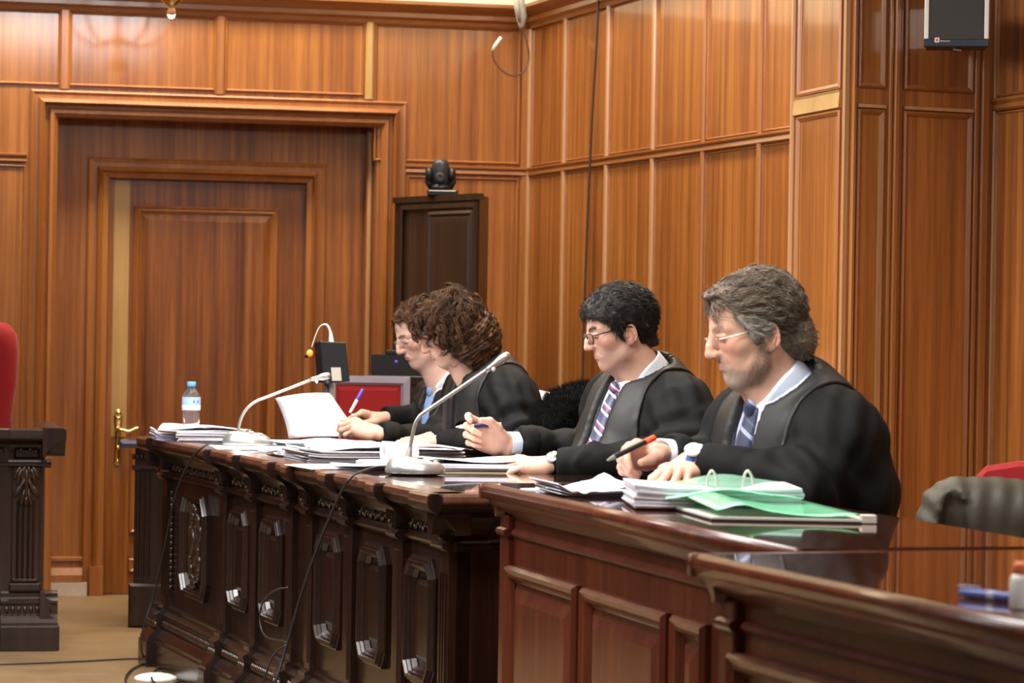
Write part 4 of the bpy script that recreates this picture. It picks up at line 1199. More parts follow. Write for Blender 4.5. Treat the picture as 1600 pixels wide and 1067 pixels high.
    vs2 = vs + nrm * d[:, None]
    o = np_obj('robe', vs2, qd, [robe_mat or M_ROBE], root)
    # facing: the same surface lifted a little within a band either side of the opening
    fc = vs2[qd].mean(1); lf = (fc - B.fr.o) @ np.linalg.inv(B.fr.R).T
    wv = stole_w + .02 * np.clip(-lf[:, 2] / .2, -1, 1) - .035 * np.clip((-lf[:, 2] - .2) / .3, 0, 1)
    m = (np.abs(lf[:, 1]) < wv) & (lf[:, 2] > -.52) & ((lf[:, 0] > -.02) | (lf[:, 2] > -.06 - .25 * 0)) 
    arm_ok = np.ones(len(fc), bool)
    for sl, el, wr, sd in arms:
        ax2 = wr - el; L3 = np.linalg.norm(ax2); t2 = np.clip(((fc - el) @ ax2) / L3 ** 2, 0, 1); dd = np.linalg.norm(fc - el - t2[:, None] * ax2, axis=1)
        arm_ok &= dd > .074
    m &= arm_ok
    qf = qd[m]
    if len(qf):
        vv, qf2 = solid_shell(vs2, nrm, qf, .0065, -.003); vv = vv
        np_obj('robe_facing', vv, qf2, [M_STOLE], root)
    return o
def vnormals(vs, q):
    a = vs[q[:, 2]] - vs[q[:, 0]]; b = vs[q[:, 3]] - vs[q[:, 1]]; fn = np.cross(a, b); n = np.zeros_like(vs)
    for i in range(4):
        for ax in range(3): n[:, ax] += np.bincount(q[:, i], fn[:, ax], len(vs))
    return n / (np.linalg.norm(n, axis=1, keepdims=True) + 1e-12)
def solid_shell(vs, nrm, q, out, inn):
    used = np.unique(q); mp = -np.ones(len(vs), int); mp[used] = np.arange(len(used)); q2 = mp[q]; n = len(used)
    top = vs[used] + nrm[used] * out; bot = vs[used] + nrm[used] * inn
    # smooth the ragged rim
    e = np.concatenate([q2[:, [i, (i + 1) % 4]] for i in range(4)]); key = np.sort(e, 1); k1 = key[:, 0] * n + key[:, 1]
    un, inv, cnt = np.unique(k1, return_inverse=True, return_counts=True); rim = e[cnt[inv] == 1]
    for _ in range(6):
        acc = np.zeros((n, 3)); c = np.zeros(n)
        for a, b in ((0, 1), (1, 0)):
            for ax in range(3): acc[:, ax] += np.bincount(rim[:, a], top[rim[:, b], ax], n)
            c += np.bincount(rim[:, a], minlength=n)
        mk = c > 0; new = top.copy(); new[mk] = .5 * top[mk] + .5 * acc[mk] / c[mk][:, None]; dlt = new - top; top = new; bot = bot + dlt
    f = [q2, q2[:, ::-1] + n, np.stack([rim[:, 1], rim[:, 0], rim[:, 0] + n, rim[:, 1] + n], 1)]
    return np.concatenate([top, bot]), np.concatenate(f)
def layer(root, name, B, mat, off, opening=None, neck=(), res=.008, ucut=-.45, arms=(), cuff=.04):
    """a garment under the robe: torso surface at offset, cut at the neck and the front"""
    pts = [B.p(x, y, z) for x in (-.2, .25) for y in (-.26, .26) for z in (ucut, .16)] + [w_ for a in arms for w_ in (a[1], a[2])]
    v = Vol(np.min(pts, 0) - .06, np.max(pts, 0) + .06, res); B.torso(v, off)
    if B.neckc is not None: v.cap(B.p(-.01, 0, -.03), B.neckc, .072 * B.size + off, .062 * B.size + off, .04); v.cap(B.p(.05, 0, -.12), B.neckc - V(0, 0, .01), .05 * B.size + off, .048 * B.size + off, .04)
    for sl, el, wr, sd in arms: v.cap(B.p(*sl), el, .06, .05, .03); v.cap(el, wr, .05, cuff, .02)
    for n_ in neck: v.cap(n_[0], n_[1], n_[2], n_[2], .01, sub=True)
    P3 = np.stack(np.broadcast_arrays(v.X, v.Y, v.Z), -1); q = (P3 - B.fr.o) @ np.linalg.inv(B.fr.R).T
    if opening:
        w0, w1, dep = opening; ua = q[..., 2]; hw = np.clip(w1 + (w0 - w1) * (ua + dep) / (dep + .06), w1, .2)
        cut = np.maximum(np.abs(q[..., 1]) - hw, np.maximum(.03 - q[..., 0], -(ua + dep))); v.d = smax(v.d, -cut.astype(np.float32), .004)
    v.d = np.maximum(v.d, (ucut - q[..., 2]).astype(np.float32)) if not arms else v.d
    vs, qd = v.mesh(); vs = smooth_mesh(vs, qd, 1, .5)
    return np_obj(name, vs, qd, [mat], root)
def front_surface(B, off, u, l, vol=None):
    """forward coordinate of the torso front at height u (march)"""
    z = B.size
    def dd(a):
        p = B.p(a, l, u); X, Y, Z = [np.array([[[c]]], float) for c in p]
        R = np.array([B.fr.R[:, i] / np.linalg.norm(B.fr.R[:, i]) for i in range(3)]).T
        d = 1.0
        for c, r in ((B.p(.012, 0, -.14), (.125, .185 * B.width, .20)), (B.p(-.035, 0, -.08), (.095, .165 * B.width, .15)), (B.p(.03 + B.belly * .5, 0, -.34), (.145 + B.belly * .5, .18 * B.width, .20))):
            d = smin(d, float(d_ell(X, Y, Z, c, [q * z + off for q in r], R).item()), .05)
        d = smin(d, float(d_cap(X, Y, Z, B.p(-.005, 0, -.02), B.p(0, .145, -.012), .082 * z + off, .064 * z + off).item()), .05)
        return d
    a = .3
    while a > 0 and dd(a) > 0: a -= .002
    return a
def collar(root, B, hd, mat, nb, r=.067, h=.040, tilt=.25, name='shirt_collar', stretch=1.12):
    """folded shirt collar round the neck: nb = world point of the neck axis, hd = neck direction"""
    d = np.array(hd, float); d /= np.linalg.norm(d); f = B.f0 - d * (B.f0 @ d); f /= np.linalg.norm(f); l = np.cross(d, f)
    mb = MB().mat(mat, True); rows = []
    n = 40
    for (rr, hh) in ((r, -.012), (r, .0), (r * .985, h), (r * 1.03, h + .004), (r * 1.09, h - .004), (r * 1.16, .004), (r * 1.18, -.004), (r * 1.12, -.006), (r * 1.06, .0)):
        row = []
        for k in range(n + 1):
            t = .10 + (2 * PI - .20) * k / n      # open at the front
            c, s_ = math.cos(t), math.sin(t)
            dip = -.032 * max(0, c) ** 2 if True else 0
            pt = -.020 * (max(0, c) ** 6) if rr > r * 1.08 else 0
            row.append(nb + f * c * rr * stretch + l * s_ * rr * .95 + d * (hh + dip + pt))
        rows.append(row)
    mb.grid(rows)
    o = mb.build(name, parent=root); so = o.modifiers.new('s', 'SOLIDIFY'); so.thickness = .0012
    return o
def tie(root, B, K, off, mat_t, length=.42, w0=.016, w1=.040):
    """K: world point of the knot at the collar; the blade runs down the shirt front"""
    kl = np.linalg.inv(B.fr.R) @ (np.array(K, float) - B.fr.o); n = 30
    us = np.linspace(kl[2], kl[2] - length, n); ub = min(-.13, kl[2] - .08)
    fb = front_surface(B, off, ub, 0) + .006
    fs = np.array([kl[0] + (fb - kl[0]) * (kl[2] - u) / (kl[2] - ub) if u > ub else front_surface(B, off, u, 0) + .006 for u in us])
    fs = np.maximum(fs, [front_surface(B, off, u, 0) + .004 for u in us])
    fs = np.convolve(np.pad(fs, 2, 'edge'), np.ones(5) / 5, 'valid'); rows = []
    for i, u in enumerate(us):
        w_ = w0 + (w1 - w0) * (i / (n - 1)) ** .8
        rows.append([B.p(fs[i] + .004 - .008 * (2 * k / 6 - 1) ** 2, (2 * k / 6 - 1) * w_, u) for k in range(7)])
    mb = MB().mat(mat_t, True); mb.sheet(rows, .005)
    R = np.array([B.fr.R[:, i] / np.linalg.norm(B.fr.R[:, i]) for i in range(3)]).T
    mb.ell(B.p(fs[0] + .004, 0, us[0] - .004), (.013, .019, .024), 14, 10, R)
    return mb.build('tie', parent=root)
def stripes(name, cols, widths, rot, freq):
    m, nt, b = _new(name); tc = nt.nodes.new('ShaderNodeTexCoord'); mp = nt.nodes.new('ShaderNodeMapping'); mp.inputs['Rotation'].default_value = rot; mp.inputs['Scale'].default_value = (freq, freq, freq)
    L(nt, tc.outputs['Object'], mp.inputs['Vector']); sx = nt.nodes.new('ShaderNodeSeparateXYZ'); L(nt, mp.outputs[0], sx.inputs[0])
    fr = N(nt, 'ShaderNodeMath', operation='FRACT'); L(nt, sx.outputs[0], fr.inputs[0])
    r = nt.nodes.new('ShaderNodeValToRGB'); r.color_ramp.interpolation = 'CONSTANT'; e = r.color_ramp.elements
    while len(e) < len(cols): e.new(.5)
    pos = 0
    for i, c in enumerate(cols): e[i].position = pos; e[i].color = tuple(c) + (1,); pos += widths[i]
    L(nt, fr.outputs[0], r.inputs[0]); L(nt, r.outputs[0], b.inputs['Base Color']); b.inputs['Roughness'].default_value = .45; b.inputs['Sheen Weight'].default_value = .2
    return m
def glasses(root, fr, mat, y0=.033, rw=.024, rh=.014, z0=-.004, x0=.112, r=.0011, full=True, drop=0, temple_mat=None, tr=.0016):
    tm = temple_mat or mat
    mb = MB().mat(mat, True)
    for s in (-1, 1):
        n = 20; pts = []
        for k in range(n):
            t = 2 * PI * k / n; c, q = math.cos(t), math.sin(t); e = .55
            px = math.copysign(abs(c) ** e, c) * rw; pz = math.copysign(abs(q) ** e, q) * rh
            pts.append((x0 - .006 * ((s * (y0 + 0) + px * 1) ** 2 / .05 ** 2) - drop * 0, s * y0 + px, z0 + pz))
        if full: mb.tube([fr.w(p) for p in pts], r * fr.s, 6, closed=True)
        else: mb.tube([fr.w(p) for p in pts], r * .45 * fr.s, 5, closed=True)
    mb.tube([fr.w(p) for p in ((x0 - .002, -(y0 - rw), z0 + .004), (x0 + .001, -.004, z0 + .007), (x0 + .001, .004, z0 + .007), (x0 - .002, (y0 - rw), z0 + .004))], r * fr.s, 6)
    for s in (-1, 1):
        mb.mat(tm, True)
        mb.tube([fr.w(p) for p in ((x0 - .007, s * (y0 + rw), z0 + .008), (x0 - .014, s * (y0 + rw + .010), z0 + .008), (.05, s * .074, z0 + .009), (.0, s * .083, .006), (-.020, s * .084, -.002), (-.032, s * .082, -.024))], [tr * fr.s] * 6, 6)
    o = mb.build('glasses', parent=root)
    ml = MB().mat(M_LENS, True)
    for s in (-1, 1):
        R = fr.rot
        ml.ell(fr.w((x0 - .003, s * y0, z0)), (.0008 * fr.s, rw * .97 * fr.s, rh * .97 * fr.s), 20, 10, R)
    lo = ml.build('lens', parent=o) if False else ml.build('lenses', parent=root)
    return o
def sleeve_cuff(root, B, wr_in, wr_out, mats):
    """shirt and jacket cuffs between the sleeve mouth and the hand: list of (material, name, start, end, radius) along the forearm"""
    d = np.array(wr_out, float) - np.array(wr_in, float); Lq = np.linalg.norm(d); d /= Lq
    for m, nm, t0, t1, r in mats:
        mb = MB().mat(m, True); a = wr_in + d * t0 * Lq
        mb.lathe(a, [(r * .9, -.03), (r, 0), (r * 1.02, (t1 - t0) * Lq), (r * .96, (t1 - t0) * Lq + .001), (r * .90, (t1 - t0) * Lq - .012)], 24, d)
        mb.build(nm, parent=root)
def torso_core(B, arms, nb):
    v = Vol(np.min([B.p(-.25, -.35, -.75), B.p(.3, .35, .15)] + [a[1] for a in arms] + [a[2] for a in arms], 0) - .15, np.max([B.p(-.25, -.35, -.75), B.p(.3, .35, .2)] + [a[1] for a in arms] + [a[2] for a in arms], 0) + .15, .014)
    B.torso(v, -.014)
    for sl, el, wr, hand in arms:
        v.cap(B.p(*sl), el, .048, .038, .02); v.cap(el, hand, .036, .021, .02)
    v.cap(B.p(-.03, 0, .0), nb, .06, .05, .03)
    vs, q = v.mesh(); return vs, q, np.tile(V(.60, .33, .235), (len(vs), 1))
def trousers(root, B):
    pts = [j for L_ in B.legs() for j in L_] + [B.hip]
    v = Vol(np.min(pts, 0) - .15, np.max(pts, 0) + .15, .013)
    v.ell(B.hip + V(0, 0, .02), (.14, .17, .12), .04)
    for h, kn, an in B.legs(): v.cap(h, kn, .082, .062, .03); v.cap(kn, an, .060, .050, .03)
    vs, q = v.mesh(); np_obj('trousers', vs, q, [M_TROU], root)
    for h, kn, an in B.legs():
        m = MB().mat(M_SHOE, True)
        m.ell(an + B.f0 * .07 + V(0, 0, -.048), (.13, .048, .042), 16, 10, np.array([B.f0, B.l, V(0, 0, 1)]).T); m.ell(an + V(0, 0, -.03), (.045, .04, .06), 12, 8, np.array([B.f0, B.l, V(0, 0, 1)]).T)
        m.box(an + B.f0 * .06 + V(0, 0, -.083), (.24, .075, .014), np.array([B.f0, B.l, V(0, 0, 1)]).T)
        m.build('shoe', parent=root)
def finish_body(root, hvs, hq, hcol, fr, core, hands):
    parts = [(fr.w(hvs), hq, hcol), core] + hands
    vs, q, c = merge(parts); return np_obj('body', vs, q, [M_SKIN], root, c)
def short_hair(root, fr, P, poly, thick, cols, seed, flow, count=5200, length=.035, rad=.0008, off=(.004, .011), curl=0, cfreq=0, grav=0, ear=True, shellr=None, extra=None, segs=5, xtra_polys=None, shell_noise=.0025, colfn=None, earr=.027, hold=.75, clump=5):
    """base cap following the skull inside a side-view outline plus single strands"""
    hv = Vol((-.20, -.125, -.21), (.14, .125, .17), .0028)
    c0, r0 = (-.014, 0, .034), np.array((.098, .076, .086))
    hv.ell(c0, r0 + thick, .0); hv.ell((.036, 0, .030), (.060 + thick * .7, .066 + thick * .55, .068 + thick), .03)
    hv.cap((-.045, 0, -.03), (-.066, 0, -.068), .050 + thick * .3, .044 + thick * .15, .03)
    for s in (-1, 1): hv.cap((.020, s * .063, .01), (.012, s * .060, -.03), .012 + thick * .3, .010 + thick * .2, .015)
    if extra: extra(hv)
    X, Y, Z = np.broadcast_arrays(hv.X, hv.Y, hv.Z); P3 = np.stack([X, Y, Z], -1).reshape(-1, 3)
    near = np.abs(hv.d.ravel()) < .012; nz = np.zeros(len(P3)); nz[near] = snoise(P3[near] * V(.5, 1, 1), 170, seed) * shell_noise + snoise(P3[near], 60, seed + 1) * shell_noise * .8
    hv.d = hv.d + nz.reshape(hv.d.shape).astype(np.float32)
    d2 = d_poly(hv.X[:, 0, :] + 0 * hv.Z[0], hv.Z[0, 0][None, :] + 0 * hv.X[:, 0, :], poly).astype(np.float32)[:, None, :]
    d2 = d2 + .004 * np.sin(Y * 160 + X * 90).astype(np.float32)
    hv.d = smax(hv.d, d2, .008)
    if ear:
        for s in (-1, 1): hv.ell((-.010, s * .088, -.022), (earr * .9, .022, earr * 1.25), .006, sub=True)
    vs, q = hv.mesh(); vs = smooth_mesh(vs, q, 1, .4)
    def colr(p, k):
        rs = np.random.RandomState(k); t = np.clip(.5 + .5 * snoise(p * V(1, 1.4, 1), 120, seed + 3) + rs.normal(size=len(p)) * .15, 0, 1)[:, None]
        c = np.array(cols[0]) * (1 - t) + np.array(cols[1]) * t
        return colfn(p, c, rs, k) if colfn else c
    cap_c = colr(vs, 1) * .8
    # strands
    region = lambda p: (d_poly(p[:, 0], p[:, 2], poly) < -.002) & ~((np.abs(p[:, 1]) > .05) & (((p[:, 0] + .010) / earr) ** 2 + ((p[:, 2] + .012) / (earr * 1.3)) ** 2 < 1.15) & bool(ear))
    # roots on the cap itself
    rs = np.random.RandomState(seed); pick = rs.randint(0, len(vs), count * 2); roots = vs[pick] + rs.normal(size=(count * 2, 3)) * .001
    roots = roots[region(roots)][:count]
    # only outward facing side of the cap
    rc = (roots - np.array(c0)) / (r0 + thick * .5); roots = roots[(np.linalg.norm(rc, axis=1) > .93)]
    if clump > 1: roots = roots[(np.arange(len(roots)) // clump) * clump]
    ln = length * rs.uniform(.6, 1.25, len(roots)) if not callable(length) else length(roots, rs)
    A = strands(roots, roots, segs, ln, flow, rad, (c0, r0 + thick), off[0], off[1], curl, cfreq, grav, seed, hold=hold, clump=clump)
    sv, sq = strand_mesh(A, rad)
    sc0 = np.repeat(colr(roots, 2), A.shape[1] * 3, axis=0)
    allv = np.concatenate([vs, sv]); allq = np.concatenate([q, sq + len(vs)]); allc = np.concatenate([cap_c, sc0])
    return np_obj('hair', fr.w(allv), allq, [M_HAIR], root, np.clip(allc, 0, 1))

# ---- the man in the striped tie (sits third from the left)
def man_tie():
    Y = 8.1
    root = thing('person', W(1020, 800, Y) * V(1, 1, 0), 'person with short black hair, black-framed glasses and striped tie, holding up a white pen', 'person', 'robed people seated along the desks')
    fr = head_frame((987, 522), Y, 12, 16, .895)
    P = dict(neck=(-.085, 0, -.20), lips=-.003, stubble=.4, skin=(.68, .40, .29), brow=(.02, .013, .01), browt=.006, browd=.95, fat=.005)
    B = Body((1008, 618), Y + .03, 33, -11, 1.0, 1.0); B.belly = .03
    B.drape = [(B.p(-.02, .14, -.05), W(1092, 690, Y - .18), .08, .085)]
    elN = W(1056, 716, Y - .24); wrN = W(884, 728, 7.895); hN = W(860, 725, 7.90)
    elF = W(938, 712, Y + .25); wrF = W(818, 694, Y + .12); hF = W(787, 694, Y + .08)
    arms = [((-.01, .165, -.02), elN, wrN, 1), ((-.01, -.165, -.02), elF, wrF, 1)]
    # raised right hand with the pen, palm towards us
    hfF = hand_frame(hF, W(748, 676, Y + .06) - W(787, 694, Y + .08) + V(0, .01, 0), V(.15, 1, .1))
    v1 = make_hand(hfF, 1, dict(index=(22, 62, 30), middle=(50, 84, 40), ring=(56, 88, 45), pinky=(60, 86, 45)), ((.040, .040, -.024), (.070, .050, -.036), (.094, .044, -.046)), 1.02, arm=.02)
    hfN = hand_frame(hN, W(788, 722, 7.89) - hN, V(.12, -.35, 1))
    v2 = make_hand(hfN, -1, CURL_FLAT, TH_FLAT, 1.02, arm=.03)
    ca = B.f0 * .60 + V(0, 0, .8); cc = W(1004, 580, Y); B.neckc = cc - ca * .02
    P['neck'] = tuple(np.linalg.inv(fr.R) @ (cc - ca * .055 - fr.o)); nb = cc - ca * .05; ntop = fr.w((-.03, 0, -.07))
    hvs, hq, hcol, _ = make_head(root, P, fr)
    core = torso_core(B, [(a[0], a[1], a[2], h) for a, h in zip(arms, (hN, hF))], nb)
    finish_body(root, hvs, hq, hcol, fr, core, [v1[:3], v2[:3]])
    neckcut = [(cc - ca * .03, cc + ca * .16, .086)]
    build_robe(root, B, arms, neckcut, (.052, .028, .42), .135, 1)
    layer(root, 'shirt', B, M_SHIRT, -.004, neck=[(cc, cc + ca * .1, .06)], ucut=-.42)
    layer(root, 'jacket', B, M_NAVY, .004, opening=(.052, .0, .28), neck=[(cc - ca * .01, cc + ca * .12, .077)], ucut=-.45)
    collar(root, B, ca, M_SHIRT, cc - ca * .016, .060, .040)
    M_T = stripes('striped_tie', [(.035, .04, .11), (.75, .74, .80), (.035, .04, .11), (.30, .05, .10), (.62, .60, .68), (.05, .06, .14)], [.3, .14, .14, .12, .1, .2], (0, .95, .15), 19)
    tie(root, B, cc + B.f0 * .052 - V(0, 0, .055), -.002, M_T, .44, .020, .042)
    trousers(root, B)
    dN = (hN - elN) / np.linalg.norm(hN - elN)
    sleeve_cuff(root, B, wrN - dN * .02, hN, [(M_NAVY, 'jacket_cuff', .1, .62, .036)])
    sleeve_cuff(root, B, wrF, hF, [(M_NAVY, 'jacket_cuff', -.2, .25, .042), (M_SHIRTB, 'shirt_cuff', 0, .85, .036)])
    g = MB().mat(M_BFRAME)
    glasses(root, fr, M_BFRAME, y0=.033, rw=.0245, rh=.0145, z0=-.006, x0=.113, r=.0021, tr=.0024)
    poly = [(.122, .066), (.100, .060), (.084, .056), (.066, .040), (.052, .030), (.040, .012), (.030, .002), (.026, -.030), (.016, -.034), (.008, -.010), (-.012, .012), (-.034, .0), (-.040, -.030), (-.046, -.062), (-.075, -.082), (-.125, -.088), (-.16, -.03), (-.16, .17), (.13, .17), (.13, .075)]
    def flow(p, t):
        x, y, z = p.T; s = np.sign(y + 1e-6)
        f = np.stack([-.55 - 0 * x + 1.25 * np.clip((x - .02) / .06, 0, 1) * (z > .03), s * .35 * (z > .06), -.9 * np.clip(1 - (z - .0) / .08, 0, 1)], 1)
        return f
    def ex(hv):
        hv.ell((.056, 0, .088), (.044, .050, .020), .02)
    short_hair(root, fr, P, poly, .023, ((.006, .005, .005), (.045, .037, .031)), 11, flow, 8000, .026, .0007, off=(-.002, .007), extra=ex,
               colfn=lambda p, c, rs, k: np.where((rs.uniform(size=len(p)) < .025 * (k == 2))[:, None], V(.22, .20, .18), c))
    return root, fr, B, dict(hN=hN, hF=hF, hfN=hfN, hfF=hfF, elN=elN, tips=v1[3])
mt = man_tie()
# ---- the grey-bearded man on the right
def man_beard():
    Y = 6.25
    root = thing('person', W(1250, 800, Y) * V(1, 1, 0), 'person with swept-back grey hair, beard and rimless glasses, in a black robe, writing', 'person', 'robed people seated along the desks')
    fr = head_frame((1207, 526), Y, 12, 15, .955)
    P = dict(neck=(-.085, 0, -.20), skin=(.70, .39, .28), brow=(.16, .12, .09), browt=.005, browd=.6, fat=.003, nose=1.0, lips=-.001,
             beard=dict(poly=[(.122, -.047), (.100, -.050), (.092, -.058), (.088, -.070), (.078, -.084), (.055, -.084), (.038, -.066), (.026, -.040), (.012, -.030), (-.006, -.04), (-.002, -.095), (.03, -.13), (.13, -.14)], dark=(.055, .038, .027), light=(.36, .31, .26), dens=.70))
    B = Body((1234, 655), Y + .03, 30, 4, 1.06, 1.0); B.belly = .02
    B.drape = [(B.p(-.04, .13, -.08), W(1335, 770, Y - .10), .09, .10)]
    elN = W(1262, 762, Y - .22); wrN = W(1108, 730, 6.10); hN = W(1084, 719, 6.12)
    elF = W(1150, 738, Y + .22); wrF = W(1052, 712, Y + .12); hF = W(1030, 711, Y + .08)
    arms = [((-.01, .165, -.02), elN, wrN, 1), ((-.01, -.165, -.02), elF, wrF, 1)]
    hfF = hand_frame(hF, W(985, 704, Y + .03) - hF, V(.25, .8, .75))
    v1 = make_hand(hfF, 1, dict(index=(30, 48, 20), middle=(48, 70, 35), ring=(62, 84, 45), pinky=(70, 86, 45)), ((.042, .038, -.030), (.070, .044, -.044), (.094, .036, -.050)), 1.02, arm=.03)
    hfN = hand_frame(hN, W(1040, 745, 6.01) - hN, V(-.1, -.30, 1))
    v2 = make_hand(hfN, -1, dict(index=(18, 30, 14), middle=(20, 34, 16), ring=(26, 38, 18), pinky=(30, 40, 20)), TH_FLAT, 1.0, arm=.015)
    ca = B.f0 * .60 + V(0, 0, .8); cc = W(1213, 598, Y); B.neckc = cc - ca * .02
    P['neck'] = tuple(np.linalg.inv(fr.R) @ (cc - ca * .055 - fr.o)); nb = cc - ca * .05; ntop = fr.w((-.03, 0, -.07))
    hvs, hq, hcol, _ = make_head(root, P, fr)
    core = torso_core(B, [(a[0], a[1], a[2], h) for a, h in zip(arms, (hN, hF))], nb)
    finish_body(root, hvs, hq, hcol, fr, core, [v1[:3], v2[:3]])
    build_robe(root, B, arms, [(cc - ca * .03, cc + ca * .18, .089)], (.054, .030, .42), .14, 4, cuff=.050)
    layer(root, 'shirt', B, M_SHIRTB, -.004, neck=[(cc, cc + ca * .1, .062)], ucut=-.42)
    layer(root, 'jacket', B, M_NAVY, .006, opening=(.054, .0, .28), neck=[(cc - ca * .01, cc + ca * .13, .079)], ucut=-.45)
    collar(root, B, ca, M_SHIRTB, cc - ca * .016, .062, .040)
    M_T = stripes('navy_tie', [(.012, .018, .06), (.30, .34, .48), (.012, .018, .06), (.05, .06, .14)], [.5, .14, .26, .1], (0, .95, .15), 16)
    tie(root, B, cc + B.f0 * .056 - V(0, 0, .055), .000, M_T, .40, .022, .044)
    trousers(root, B)
    dN = (hN - elN) / np.linalg.norm(hN - elN)
    sleeve_cuff(root, B, wrN - dN * .02, hN, [(M_DKGREY, 'jacket_cuff', 0, .45, .043), (M_SHIRTB, 'shirt_cuff', .2, .95, .038)])
    sleeve_cuff(root, B, wrF, hF, [(M_SHIRT, 'shirt_cuff', -.2, 1.0, .037)])
    M_THIN = plain('thin_gold_frame', (.80, .72, .60), .25, metal=1)
    glasses(root, fr, M_THIN, y0=.032, rw=.023, rh=.0135, z0=-.009, x0=.114, r=.0010, full=False, tr=.0013)
    poly = [(.150, .098), (.118, .092), (.100, .098), (.082, .090), (.066, .066), (.050, .034), (.038, .008), (.032, -.030), (.020, -.042), (.010, -.020), (-.006, .008), (-.030, -.002), (-.036, -.030), (-.034, -.064), (-.060, -.092), (-.11, -.104), (-.165, -.09), (-.18, -.03), (-.18, .18), (.13, .18), (.14, .08)]
    def flow(p, t):
        x, y, z = p.T; s = np.sign(y + 1e-6)
        fwd = np.clip((x - .055) / .03, 0, 1) * (z > .05)
        return np.stack([-1.25 + 1.5 * fwd + 0 * x, s * .75 * (z > .03) * (1 - fwd * .5), -.55 * np.clip(1 - (z - .03) / .06, 0, 1) - .7 * (x < -.06) - .5 * fwd], 1)
    def colfn(p, c, rs, k):
        w = np.clip((.045 - np.abs(p[:, 2] - .008)) / .035, 0, 1) * np.clip((p[:, 0] + .0) / .02, 0, 1) * (np.abs(p[:, 1]) > .045)
        w = np.clip(w * .9 + rs.normal(size=len(p)) * .12, 0, 1)[:, None]; c = c * (1 - w) + V(.55, .50, .45) * w
        return np.where((rs.uniform(size=len(p)) < .06 * (k == 2))[:, None], V(.38, .34, .29), c)
    def ex(hv):
        hv.ell((.060, .0, .090), (.046, .056, .022), .02); hv.ell((-.085, 0, -.045), (.055, .070, .060), .03)
        for s in (-1, 1): hv.cap((.040, s * .066, .03), (.028, s * .066, -.020), .013, .010, .012)
    short_hair(root, fr, P, poly, .014, ((.070, .047, .030), (.225, .165, .115)), 21, flow, 9000, .060, .0010, off=(-.002, .007), extra=ex, segs=8, curl=.0035, cfreq=110, shell_noise=.003, colfn=colfn, clump=9)
    return root, fr, B, dict(hN=hN, hF=hF, hfN=hfN, hfF=hfF, elN=elN, tips=v1[3])
mbd = man_beard()

# ---- the woman with curly hair
def woman():
    Y = 9.2
    root = thing('person', W(760, 790, Y) * V(1, 1, 0), 'person with shoulder-length dark curly hair hiding most of the face, in a black robe, reading', 'person', 'robed people seated along the desks')
    fr = head_frame((714, 521), Y, 8, 27, .86)
    P = dict(neck=(-.11, 0, -.17), skin=(.68, .42, .31), fat=0, jaw=.92, nose=.7, brow=(.05, .03, .02))
    B = Body((760, 608), Y + .02, 30, 8, .93, .95)
    elN = W(806, 690, Y - .20); wrN = W(694, 692, 9.1); hN = W(678, 690, 9.1)
    elF = W(735, 680, Y + .25); wrF = W(690, 684, Y + .30); hF = W(672, 684, Y + .28)
    arms = [((-.01, .165, -.02), elN, wrN, 1), ((-.01, -.165, -.02), elF, wrF, 1)]
    hfN = hand_frame(hN, W(610, 690, 9.15) - hN, V(.12, -.35, 1)); v2 = make_hand(hfN, -1, CURL_FLAT, TH_FLAT, .92, arm=.015)
    hfF = hand_frame(hF, W(610, 692, 9.45) - hF, V(.12, -.1, 1)); v1 = make_hand(hfF, 1, CURL_FLAT, TH_FLAT, .92, arm=.015)
    ca = B.f0 * .45 + V(0, 0, .88); cc = W(745, 577, Y); B.neckc = cc - ca * .03
    P['neck'] = tuple(np.linalg.inv(fr.R) @ (cc - ca * .055 - fr.o)); nb = cc - ca * .05; ntop = fr.w((-.03, 0, -.07))
    hvs, hq, hcol, _ = make_head(root, P, fr)
    core = torso_core(B, [(a[0], a[1], a[2], h) for a, h in zip(arms, (hN, hF))], nb)
    finish_body(root, hvs, hq, hcol, fr, core, [v1[:3], v2[:3]])
    build_robe(root, B, arms, [(cc - ca * .01, cc + ca * .18, .064)], (.030, .012, .42), .13, 7, cuff=.046)
    layer(root, 'top', B, plain('black_top', (.02, .018, .02), .5), .002, neck=[(cc, cc + ca * .1, .062)], ucut=-.42)
    trousers(root, B)
    gl = fr.rot.T @ V(0, 0, -1)
    poly = [(.145, .05), (.100, .046), (.076, .028), (.056, .0), (.044, -.040), (.032, -.070), (.018, -.115), (-.01, -.175), (-.07, -.20), (-.17, -.19), (-.22, -.08), (-.22, .22), (.14, .22), (.16, .10)]
    def flow(p, t):
        x, y, z = p.T; s = np.sign(y + 1e-6); n = (p - V(-.02, 0, .02)); n /= np.linalg.norm(n, axis=1, keepdims=True)
        return gl[None] * 1.0 + np.stack([-.10 * (x > -.05) + 0 * x, s * .18, 0 * x], 1)
    def ex(hv):
        for s in (-1, 1): hv.ell((-.024, s * .060, -.075), (.080, .058, .118), .04)
        hv.ell((-.098, 0, -.062), (.082, .098, .118), .04); hv.ell((.020, 0, .085), (.070, .075, .042), .03)
        for s in (-1, 1): hv.ell((.030, s * .062, .0), (.040, .034, .065), .03)
    short_hair(root, fr, P, poly, .020, ((.012, .006, .003), (.12, .052, .020)), 31, flow, 7000, lambda r, rs: np.where(r[:, 0] > .012, rs.uniform(.035, .075, len(r)), rs.uniform(.08, .155, len(r))), .0013, off=(.004, .030), extra=ex, segs=18, curl=.0085, cfreq=105, shell_noise=.008, ear=False, hold=.10, clump=16)
    return root, fr, B, dict(hN=hN, hF=hF, hfN=hfN)
wm = woman()

